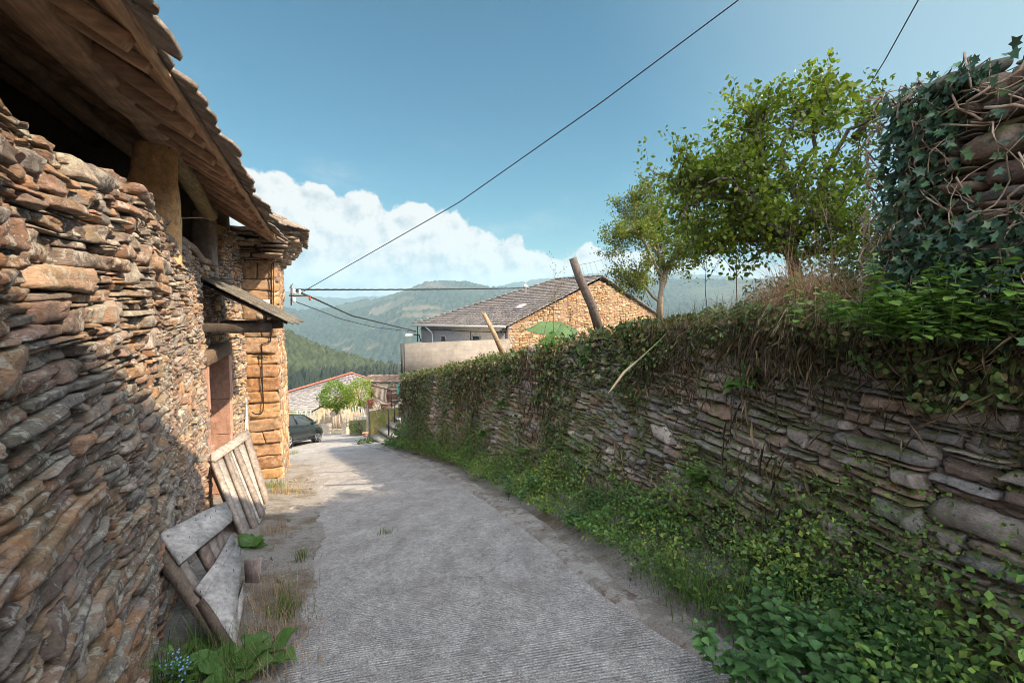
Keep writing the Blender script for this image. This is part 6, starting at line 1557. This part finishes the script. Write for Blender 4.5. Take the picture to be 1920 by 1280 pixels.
# ================================================================ the terrace with steps
m_stepc = M_stone('step_concrete', lichen=.3, stain=.15, moss=.25, fine=.6)
FL = at(695, 815, 20.9); FR = at(722, 829, 19.5); 
st = thing('stone_steps', 'five worn concrete steps climbing to the terrace', 'steps', FL)
ev = (FR - FL) * (1, 1, 0); Wd = np.linalg.norm(ev); ev /= Wd; bv = np.array((-ev[1], ev[0], 0)); bv *= np.sign(bv[1])
z = FL[2]; base = np.array([*FL[:2], 0.]); 
gz0 = float(zroad(FL[0], FL[1]))
RISE = .235; RUN = .36
for k in range(6):
    t_ = MB(); zt = gz0 + .10 + RISE * (k + 1) - .05; c_ = base + ev * Wd / 2 + bv * (RUN * k + RUN) + (0, 0, 0)
    t_.box((c_[0], c_[1], zt - .05), Wd, RUN + (.40 if k < 5 else .9), .10, ev, bv, col=np.array((.36, .34, .31)) * rs.uniform(.9, 1.1))
    t_.box((c_[0] + .03 * bv[0], c_[1] + .03 * bv[1], zt - .10 - .35), Wd - .04, RUN + .30, .70, ev, bv, col=(.17, .14, .11)); t_.build('step', m_stepc, st)
TZ = gz0 + .10 + RISE * 6 - .07
te = thing('terrace', 'raised concrete terrace with mossy retaining walls at the top of the steps', 'terrace', (base[0], base[1], gz0))
tc0 = base - ev * .25 + bv * 2.1
t_ = MB(); t_.box(tc0 + ev * 1.3 + bv * 2.0 + (0, 0, TZ - .08), 3.4, 4.4, .16, ev, bv, col=(.40, .36, .32)); t_.build('slab', m_stepc, te)
t_ = MB(); t_.box(base - ev * .14 + bv * 1.3 + (0, 0, TZ - 1.2), .28, 2.5, 2.1, ev, bv, col=(.19, .165, .05)); t_.box(tc0 + ev * 1.3 + bv * 2.05 + (0, 0, TZ - 1.8), 3.3, 4.2, 3.2, ev, bv, col=(.20, .17, .12)); t_.build('mossy_wall', m_rwall, te)
t_ = MB(); t_.box(base - ev * .32 + bv * .0 + (0, 0, TZ - .95), .09, .09, 1.9, ev, bv, col=(.30, .27, .24)); t_.build('pipe_post', m_any, te)
m_rail = M_plain('rail_brown', (.10, .05, .035), .5)
rl = thing('terrace_railing', 'brown iron railing with upright bars along the terrace edge', 'railing', tc0 + (0, 0, TZ))
ra = at(696, 722, 23.6); rb = at(733, 731, 21.2); rlow = TZ + .10; 
t_ = MB(); t_.beam(ra, rb, .05, .045); t_.beam(ra * (1, 1, 0) + (0, 0, rlow), rb * (1, 1, 0) + (0, 0, rlow), .035, .03); t_.beam(ra, ra + np.array((.9, 2.4, .12)), .05, .045); t_.build('rail', m_rail, rl)
for i in range(17):
    f = i / 16; a = ra * (1 - f) + rb * f; t_ = MB(); w_ = .05 if i in (0, 16) else .022; t_.box((a + np.array((*a[:2], rlow))) / 2 - (0, 0, .05 if i in (0, 16) else 0), w_, w_, a[2] - rlow + (.1 if i in (0, 16) else 0)); t_.build('bar', m_rail, rl)
hr = thing('handrail', 'dark handrail slanting up beside the steps', 'handrail', at(729, 808, 19.4))
t_ = MB(); t_.tube([at(729, 768, 19.4), at(741, 757, 20.2), at(749, 748, 21)], .025, 7); t_.build('rail', m_iron, hr)
for (x, y0, y1, d_) in ((729, 768, 808, 19.4), (740, 758, 784, 20.1)):
    t_ = MB(); t_.tube([at(x, y0, d_), at(x, y1 + 8, d_)], .028, 7); t_.build('post', m_iron, hr)
# barrel with plant, parasol, pots
bc = at(736, 752, 21.9); bc[2] = TZ
ba = thing('wooden_barrel', 'brown wooden barrel with pale hoops on the terrace', 'barrel', bc)
t_ = MB(); hB_ = .80; t_.lathe([(.20, 0)] + [(.225 + .055 * math.sin(math.pi * k / 10), hB_ * k / 10) for k in range(11)] + [(.20, hB_), (.19, hB_ - .03)], bc, 22, (.21, .125, .085)); t_.build('staves', m_wood, ba, smooth=True)
for z_ in (.06, .24, .56, .74):
    r_ = .225 + .055 * math.sin(math.pi * z_ / hB_); t_ = MB(); t_.lathe([(r_ + .001, z_ - .022), (r_ + .010, z_ - .022), (r_ + .010, z_ + .022), (r_ + .001, z_ + .022)], bc, 22, (.42, .38, .33)); t_.build('hoop', m_any, ba)
bp = MB(); P_, v_ = dome(bc + (0, 0, hB_), .20, 160, rs); leaves(bp, P_, v_, rdir(rs, 160, 1), .06, .6, pcol(rs, 160, [(.3, .25, .22), (.14, .15, .07), (.4, .33, .3)]), 'small'); bp.build('potted_plant', m_weed, label='greyish flowering plant on top of the barrel', cat='plant')
pr = thing('parasol', 'folded turquoise-green parasol beside the barrel', 'parasol', at(751, 756, 21.0))
t_ = MB(); c_ = at(751, 728, 21.0); V = []
for z_, k_ in ((.30, .08), (.22, .5), (.05, .9), (-.15, 1), (-.32, .8), (-.40, .2)): V.append([c_ + np.array(((.15 + .035 * math.cos(6 * q)) * k_ * math.cos(q), (.15 + .035 * math.cos(6 * q)) * k_ * math.sin(q), z_)) for q in np.linspace(0, 2 * math.pi, 24, endpoint=False)])
V = np.array(V); i = np.arange(5)[:, None] * 24; j = np.arange(24)[None]; j2 = (j + 1) % 24
t_.add(V.reshape(-1, 3), np.stack([i + j, i + j2, i + 24 + j2, i + 24 + j], -1).reshape(-1, 4), None, (.10, .28, .22)); t_.build('folded_canopy', m_any, pr, smooth=True)
t_ = MB(); t_.tube([at(747, 762, 21.0), at(749, 745, 21.0), at(751, 716, 21.0)], .02, 6, (.5, .5, .48)); t_.build('pole', m_any, pr)
for i, (x, y, lab, c_) in enumerate([(723, 762, 'round brown pot beside the top of the steps', (.17, .12, .10)), (694, 757, 'small terracotta red pot on the terrace corner', (.36, .07, .05)), (749, 788, 'pale plastic jug standing at the edge of the steps', (.48, .46, .44)), (685, 814, 'tilted terracotta ring at the foot of the steps', (.42, .24, .17))]):
    t_ = MB(); p_ = at(x, y, (20.6, 21.2, 19.6, 20.4)[i]); r_ = (.22, .12, .10, .13)[i]; h = (.32, .38, .34, .16)[i]
    if i == 2: p_ = at(749, 792, 19.6)
    t_.lathe([(r_ * .55, -h * .5), (r_ * .7, -h * .5), (r_ * .95, 0), (r_, h * .42), (r_ * 1.08, h * .44), (r_ * 1.08, h * .5), (r_ * .9, h * .5), (r_ * .8, h * .3)], p_, 16, c_); t_.build('flower_pot' if i != 2 else 'jug', m_any, smooth=True, label=lab, cat='pot' if i != 2 else 'jug', group=None)
# dry potted stems on the terrace corner
for i, (x, y, d_, lab, pal) in enumerate([(700, 752, 21, 'dried flower stems above the terrace corner', [(.28, .19, .12), (.2, .14, .09), (.30, .10, .08)]), (718, 768, 20.4, 'trailing grey-brown plant over the terrace wall', [(.2, .17, .12), (.11, .12, .05)]), (690, 762, 21, 'withered hanging plant left of the steps', [(.22, .17, .13), (.15, .13, .08)])]):
    t_ = MB(); P_, v_ = dome(at(x, y + 4, d_), .34, 300, rs, .9); leaves(t_, P_, rdir(rs, 300), rdir(rs, 300, .5), rs.uniform(.04, .10, 300), .35, pcol(rs, 300, pal), 'small'); t_.build('potted_plant', m_dry, label=lab, cat='plant')

# ================================================================ car
m_car = M_plain('dark_car_paint', (.028, .036, .042), .22, .3, var=.05); m_car.node_tree.nodes['Principled BSDF'].inputs['Coat Weight'].default_value = .8
m_glass = M_plain('car_glass', (.045, .055, .06), .06, var=.05); m_tyre = M_plain('tyre', (.02, .02, .02), .85); m_rim = M_plain('alloy_rim', (.42, .40, .39), .35, .6); m_trim = M_plain('car_trim', (.018, .018, .02), .6)
W0 = gp(592, 829.5); W1 = gp(545, 840.0); fwd = (W0 - W1); fwd /= np.linalg.norm(fwd); up_ = np.array((.2 * DD[0], .2 * DD[1], 1.)); up_ /= np.linalg.norm(up_); fwd -= up_ * np.dot(fwd, up_); fwd /= np.linalg.norm(fwd); lft = np.cross(up_, fwd)
# the near side is the car's right side
CO = W0 + lft * .78
car = thing('parked_car', 'dark grey hatchback parked behind the barn corner with its nose to the right', 'car', CO)
def cw(x, y, z): return CO + fwd * x + lft * y + up_ * z
stn = [(.90, .30, .55, .62, .40), (.84, .22, .66, .76, .62), (.62, .20, .76, .86, .80), (.30, .20, .84, .89, .86), (-.15, .20, .93, .90, .95), (-.9, .20, .97, .90, .99), (-1.8, .20, .99, .90, 1.0), (-2.7, .22, 1.02, .89, 1.03), (-3.3, .26, 1.05, .84, 1.06), (-3.5, .40, .95, .76, .9)]
V = []
for x, zb, zw, hw_, zc in stn:
    row = []
    for yy, zz in ((-.0, zb), (-hw_ * .85, zb), (-hw_, zb + .12), (-hw_ * 1.01, (zb + zw) / 2), (-hw_ * .97, zw - .06), (-hw_ * .86, zw), (-hw_ * .4, max(zc, zw) + .01), (0, max(zc, zw) + .02)): row.append(cw(x, yy, zz))
    for yy, zz in ((hw_ * .4, max(zc, zw) + .01), (hw_ * .86, zw), (hw_ * .97, zw - .06), (hw_ * 1.01, (zb + zw) / 2), (hw_, zb + .12), (hw_ * .85, zb)): row.append(cw(x, yy, zz))
    V.append(row)
V = np.array(V); bdy = MB(); m_, n_ = V.shape[:2]; i = np.arange(m_ - 1)[:, None] * n_; j = np.arange(n_)[None]; j2 = (j + 1) % n_
bdy.add(V.reshape(-1, 3), np.stack([i + j, i + j2, i + n_ + j2, i + n_ + j], -1).reshape(-1, 4), [(0, k + 1, k) for k in range(1, n_ - 1)] + [((m_ - 1) * n_, (m_ - 1) * n_ + k, (m_ - 1) * n_ + k + 1) for k in range(1, n_ - 1)])
bo = bdy.build('body', m_car, car, smooth=True); bo.modifiers.new('sub', 'SUBSURF').levels = 2; bo.modifiers['sub'].render_levels = 2
gl = [(-.12, .95, .86, .96), (-.75, .95, .84, 1.30), (-1.2, .96, .83, 1.40), (-2.2, .98, .83, 1.42), (-2.9, 1.0, .80, 1.33), (-3.35, 1.03, .74, 1.08)]
V = []
for x, zb, hb__, zt in gl:
    ht = hb__ - .26 * (zt - zb) / .4 * .55
    V.append([cw(x, -hb__, zb - .05), cw(x, -ht, zt - .03), cw(x, -ht * .6, zt), cw(x, ht * .6, zt), cw(x, ht, zt - .03), cw(x, hb__, zb - .05)])
V = np.array(V); g_ = MB(); m_, n_ = V.shape[:2]; i = np.arange(m_ - 1)[:, None] * n_; j = np.arange(n_ - 1)[None]
g_.add(V.reshape(-1, 3), np.stack([i + j, i + j + 1, i + n_ + j + 1, i + n_ + j], -1).reshape(-1, 4)); g_.build('windows', m_glass, car, smooth=True)
rfc = MB(); VV = V[2:5, 1:5] + up_ * .012; rfc.grid(VV); rfc.build('roof', m_car, car, smooth=True)
for xa, za, xb, zb_ in ((-.10, .95, -1.2, 1.40), (-1.85, .97, -1.9, 1.41), (-2.9, 1.0, -2.7, 1.38)):
    for sd in (-1, 1):
        t_ = MB(); t_.beam(cw(xa, sd * .87, za), cw(xb, sd * .70, zb_), .05, .05, bev=.3); t_.build('pillar', m_car, car)
for x in (0, -2.62):
    for sd in (-1, 1):
        a_ = np.linspace(0, 2 * math.pi, 28, endpoint=False); t_ = MB(); V = []
        for yo, r_ in ((.0, .21), (.0, .30), (.03, .325), (.17, .325), (.20, .30), (.205, .23)): V.append([cw(x + r_ * math.cos(q), sd * (.68 + yo), .325 + r_ * math.sin(q)) for q in a_])
        V = np.array(V); i = np.arange(5)[:, None] * 28; j = np.arange(28)[None]; j2 = (j + 1) % 28; t_.add(V.reshape(-1, 3), np.stack([i + j, i + j2, i + 28 + j2, i + 28 + j], -1).reshape(-1, 4)); wh = t_.build('wheel', m_tyre, car, smooth=True)
        t_ = MB()
        for q in np.linspace(0, 2 * math.pi, 5, endpoint=False):
            d_ = lambda r_, a: cw(x + r_ * math.cos(q + a), sd * .885, .325 + r_ * math.sin(q + a)); t_.prism([d_(.04, -.9), d_(.215, -.30), d_(.215, .30), d_(.04, .9)], .02)
        V = np.array([[cw(x + r_ * math.cos(q), sd * yo, .325 + r_ * math.sin(q)) for q in a_] for r_, yo in ((.235, .885), (.205, .895), (.20, .87))]); i = np.arange(2)[:, None] * 28; t_.add(V.reshape(-1, 3), np.stack([i + j, i + j2, i + 28 + j2, i + 28 + j], -1).reshape(-1, 4)); t_.build('rim', m_rim, wh)
        t_ = MB(); V = np.array([[cw(x + r_ * math.cos(q), sd * .895, .335 + r_ * math.sin(q)) for q in a_] for r_ in (.33, .385)]); t_.add(V.reshape(-1, 3), np.stack([j, j2, 28 + j2, 28 + j], -1).reshape(-1, 4)); t_.build('wheel_arch', m_trim, car)
for sd in (-1, 1):
    t_ = MB(); slab(t_, cw(-.55, sd * .98, .98), fwd, lft, up_, .10, .10, .065, 5, (.03, .03, .03)); t_.build('mirror', m_car, car, smooth=True)
    t_ = MB(); slab(t_, cw(.70, sd * .68, .66), fwd * .8 + lft * -.5 * sd, lft, up_, .13, .07, .05, 6, (.6, .6, .6)); t_.build('headlight', M_plain('headlight%d' % sd, (.45, .47, .5), .1), car, smooth=True)
    t_ = MB(); t_.box(cw(-1.35, sd * .915, .80), .16, .02, .03, fwd, lft, up_); t_.build('door_handle', m_car, car)
    t_ = MB(); t_.box(cw(-1.3, sd * .895, .26), 2.0, .03, .09, fwd, lft, up_); t_.build('sill', m_trim, car)

# ================================================================ garden at the end of the lane
m_pick = M_attr('bleached_picket', .8, .15, 20)
def wallbox(name, a, b, th, h, col, label, mt=None, down=.6, cat='wall'):
    t_ = MB(); d_ = (b - a); L_ = np.linalg.norm(d_[:2]); d2 = d_ / L_; n_ = np.array((-d2[1], d2[0], 0)); n_ /= np.linalg.norm(n_)
    k = max(3, int(L_ / .15)); V = []
    for i in range(k + 1):
        p_ = a + d_ * i / k; e = .02 * float(vnoise(i * .9, h * 5, 0))
        V.append([p_ - n_ * th / 2 - (0, 0, down), p_ - n_ * (th / 2 + e) + (0, 0, h + e), p_ + n_ * (th / 2) + (0, 0, h + e), p_ + n_ * th / 2 - (0, 0, down)])
    t_.grid(np.array(V), col); t_.add(np.array(V)[[0, -1]].reshape(-1, 3), [(0, 1, 2, 3), (7, 6, 5, 4)], None, col)
    return t_.build(name, mt or m_render, smooth=False, label=label, cat=cat)
wallbox('low_wall', gp(601, 814), gp(621, 812), .3, .62, (.36, .31, .25), 'short block of rendered wall just right of the car')
wallbox('low_wall', gp(621, 812), gp(648, 811), .25, .24, (.34, .30, .22), 'low mossy kerb wall below the garden gate pickets')
wallbox('low_wall', gp(645, 814), gp(657, 812), .3, .66, (.38, .33, .27), 'squat rendered gate pier right of the pickets')
wallbox('garden_wall', at(660, 813, 26), at(692, 812, 24.5), .3, .75, (.12, .11, .06), 'dark overgrown wall between the gate pier and the steps', m_rwall)
def pickets(name, a, b, n_, h, label, lean=.0, col=(.48, .46, .38), w_=.07, rails=2):
    root = thing(name, label, 'fence', a); d_ = (b - a); L_ = np.linalg.norm(d_); d_ /= L_; nn_ = np.cross(d_, (0, 0, 1.)); nn_ /= np.linalg.norm(nn_)
    for i in range(n_):
        p_ = a + d_ * L_ * (i + .5) / n_; l_ = lean + rs.normal(0, .05); t_ = MB(); q_ = p_ + d_ * l_ * h + (0, 0, h * rs.uniform(.9, 1.08)); t_.beam(p_ - (0, 0, .1), q_, w_, .02, up=nn_, col=np.array(col) * rs.uniform(.8, 1.15)); t_.build('picket', m_pick, root)
    for k in range(rails):
        t_ = MB(); z_ = h * (.35 + .4 * k); t_.beam(a + (0, 0, z_) - nn_ * .02, b + (0, 0, z_) - nn_ * .02, .03, .06, col=np.array(col) * .9); t_.build('rail', m_pick, root)
pickets('picket_fence', at(556, 799, 28.5), at(597, 797, 28.5), 8, .95, 'pale picket fence seen above the car bonnet')
pickets('picket_fence', gp(623, 809), gp(640, 808), 4, 1.05, 'close upright pickets of the garden gate', 0, (.36, .29, .22), .12, 1)
pickets('picket_fence', at(641, 797, 26.5), at(657, 796, 26.3), 3, .95, 'crooked pale pickets right of the garden gate', .12, (.50, .44, .33))
pickets('picket_fence', at(662, 790, 26), at(688, 790, 25.6), 5, .85, 'white pickets leaning left above the dark garden wall', -.15, (.55, .54, .5), .06, 1)
pickets('rail_fence', at(603, 790, 26.6), at(621, 789, 26.6), 2, .75, 'two-rail wooden fence on the short rendered wall', 0, (.40, .33, .24), .08)
def bush(name, px, py, d_, rx, rz, n_, pal, label, ls=.09, seed=0, ry=None):
    r_ = np.random.default_rng(seed); root = thing(name, label, 'shrub', at(px, py + rz * 900 / d_, d_)); c_ = at(px, py, d_); mb = MB(); v = r_.normal(size=(n_, 3)); v /= np.linalg.norm(v, axis=1)[:, None]
    rad = .55 + .5 * r_.random(n_) ** .5; lump = 1 + .28 * vnoise(v[:, 0] * 2.2, v[:, 1] * 2.2, v[:, 2] * 2.2, seed) + .12 * vnoise(v[:, 0] * 6, v[:, 1] * 6, v[:, 2] * 6, seed)
    P = c_ + v * np.array((rx, ry or rx, rz)) * (rad * lump)[:, None]; leaves(mb, P, v + rdir(r_, n_) * .7, v + rdir(r_, n_, .6) * .8, ls * r_.uniform(.6, 1.2, n_), .6, pcol(r_, n_, pal, .25), 'small'); mb.build('foliage', m_leaf, root)
    t_ = MB()
    for k in range(6):
        e = c_ + np.array((rx, rx, rz)) * r_.normal(0, .4, 3); t_.tube([c_ - (0, 0, rz * 1.25), c_ * .6 + e * .4 - (0, 0, .2 * rz), e], [.05, .03, .012], 5, (.14, .11, .08))
    t_.build('stem', m_bark, root)
bush('camellia_bush', 630, 744, 27.5, .92, .80, 4600, [(.10, .18, .025), (.15, .24, .035), (.07, .13, .02), (.20, .29, .04)], 'round glossy green bush above the picket gate', .10, 11)
bush('hedge_bush', 674, 740, 27.0, .82, .80, 4200, [(.18, .26, .04), (.14, .22, .035), (.24, .31, .05)], 'lighter yellow-green bush between the round bush and the railing', .085, 12)
bush('creeper_bush', 676, 800, 25.0, .50, .22, 900, [(.05, .08, .02), (.08, .11, .03)], 'low dark creeper covering the garden wall', .07, 13)
for i, (x, y, rx, rz, lab) in enumerate([(684, 829, .30, .10, 'weed patch at the very foot of the steps'), (757, 828, .7, .38, 'dense weeds at the far corner of the overgrown wall'), (790, 838, .7, .35, 'weeds along the gutter below the far wall'), (750, 806, .18, .25, 'weeds creeping onto the lower steps')]):
    bush('weed_clump', x, y, (19.8, 18.2, 16.6, 19.2)[i], rx, rz, (500, 1700, 1300, 600)[i], [(.06, .11, .03), (.08, .14, .035), (.045, .09, .03)], lab, .07, 30 + i)

# ================================================================ left-hand verge
def vg(px, py): return gp(px, py, .03)
STRAW = [(.36, .27, .17), (.44, .34, .22), (.28, .2, .13), (.40, .28, .2)]
g1 = 'weeds along the foot of the barn'
for i, (x, y, n_, h, pal, lab, sp, mt) in enumerate([
    (500, 1130, 420, .24, STRAW, 'matted straw-coloured grass right of the broken door', .17, m_dry), (490, 1190, 420, .24, STRAW, 'dead grass at the foot of the broken door', .17, m_dry), (510, 1000, 300, .20, STRAW, 'dry grass at the foot of the leaning plank door', .13, m_dry), (500, 1250, 300, .22, STRAW, 'dead grass at the bottom edge left of the road', .16, m_dry),
    (535, 925, 350, .26, [(.30, .25, .10), (.40, .28, .12)], 'dry golden grass in the sun at the barn corner', .20, m_dry), (512, 918, 200, .36, [(.13, .20, .03), (.18, .24, .04)], 'bright green weeds in the sun at the barn corner', .12, m_weed),
    (535, 1150, 110, .26, [(.09, .16, .03), (.14, .22, .04)], 'green weed tuft on the road edge beside the broken door', .06, m_weed), (566, 1045, 60, .16, [(.09, .15, .03), (.12, .19, .04)], 'small weed halfway along the left road edge', .04, m_weed),
    (550, 850, 80, .2, [(.14, .2, .03)], 'thin weeds around the far barn corner', .1, m_weed), (722, 997, 46, .085, [(.12, .18, .03), (.16, .22, .04)], 'single small grass tuft growing in the middle of the road', .06, m_weed),
    (330, 1275, 220, .34, [(.07, .14, .03), (.10, .18, .04)], 'long grass blades in the dark gap under the broken door', .14, m_weed), (420, 1270, 160, .30, [(.08, .15, .03), (.11, .18, .04)], 'grass at the bottom edge below the broken door', .12, m_weed), (600, 905, 90, .07, STRAW, 'flattened dry grass near the sunny road edge', .25, m_dry), (545, 1060, 160, .08, STRAW, 'thin straw on the verge dirt', .2, m_dry)]):
    tuft(vg(x, y), n_, h, 800 + i, lab, pal, sp, .0045 if mt is m_dry else .007, 'weed_tuft' if mt is m_weed else 'dry_tuft', .9 if mt is m_dry else .6, g1, None, mt)
for i, (x, y, nl, ln, lab) in enumerate([(470, 1030, 12, .22, 'dark green dock leaves between the two leaning doors'), (430, 1262, 10, .26, 'broad leaves sprawling at the bottom left road edge'), (500, 1235, 9, .22, 'broad leaves reaching over the road edge at the bottom'), (395, 1215, 8, .20, 'leafy stems inside the broken door')]):
    rosette(vg(x, y) + (0, 0, .03), nl, ln, 830 + i, lab, (.1, -.2, 1), (.085, .17, .045), .9, 'dock plants at the foot of the barn')
def forget(loc, seed, label):
    r_ = np.random.default_rng(seed); root = thing('forget_me_not', label, 'flower', loc, 'forget-me-nots under the barn wall'); s_ = MB(); f_ = MB()
    for i in range(8):
        h = r_.uniform(.12, .24); b = np.array(loc) + (*r_.normal(0, .05, 2), -.02); l_ = r_.normal(0, .3, 2); tp_ = b + (l_[0] * h, l_[1] * h, h); s_.tube([b, (b + tp_) / 2 + (0, 0, .02), tp_], .0025, 4, (.08, .14, .04))
        for j in range(5):
            f = r_.random(); q = b * (1 - f) + tp_ * f; leaves(s_, q[None], rdir(r_, 1, .6), np.array([[0, 0, 1.]]), .07, .4, pcol(r_, 1, [(.10, .2, .045), (.13, .24, .06)]), 'oval')
        for j in range(r_.integers(1, 4)):
            c_ = tp_ + r_.normal(0, .014, 3)
            for k in range(5):
                a = k * 2 * math.pi / 5; d_ = np.array([[math.cos(a), math.sin(a) * .6 - .2, .5 * math.sin(a)]]); leaves(f_, c_[None], d_, np.array([[0, -1., .8]]), .0065, 1.0, np.array([(.22, .42, .72)]), 'small')
    s_.build('foliage', m_weed, root); f_.build('blossom', M_attr('blue_petal%d' % seed, .6, .1), root)
for i, (x, y, lab) in enumerate([(190, 1290, 'forget-me-not with blue flowers at the bottom left corner'), (262, 1292, 'forget-me-not with blue flowers just right of the corner one'), (215, 1300, 'middle forget-me-not at the bottom edge')]):
    r_ = pray(x, y); t = 2.75; p_ = np.array((r_[0] * t, r_[1] * t, 0)); sN = LW.near(p_[0], p_[1]); q_ = LW.at(sN, .22, float(zroad(p_[0], p_[1])) + .03); forget(q_, 860 + i, lab)
# loose stones and dead leaves along the kerb
ls_ = []
for i in range(46):
    s = rs.uniform(2, KERB.L - 3) if i < 26 else rs.uniform(3, LEDG.L * .55); P_ = KERB if i < 26 else LEDG; o = rs.uniform(.05, .5) if i < 26 else -rs.uniform(0.02, .5); r_ = rs.uniform(.012, .035)
    q = P_.at(s, o, 0.0); q[2] = float(zroad(q[0], q[1])) + .03; t_ = MB(); slab(t_, q, (1, rs.normal(), 0), (-rs.normal(), 1, 0), (0, 0, 1), r_ * 1.3, r_, r_ * .6, i, np.array((.28, .25, .22)) * rs.uniform(.7, 1.3), 8, 5)
    side_ = 'gutter' if i < 26 else 'left verge'
    t_.build('loose_stone', m_rwall, label='small loose stone lying on the %s' % side_, cat='stone', group='loose stones on the %s' % side_)
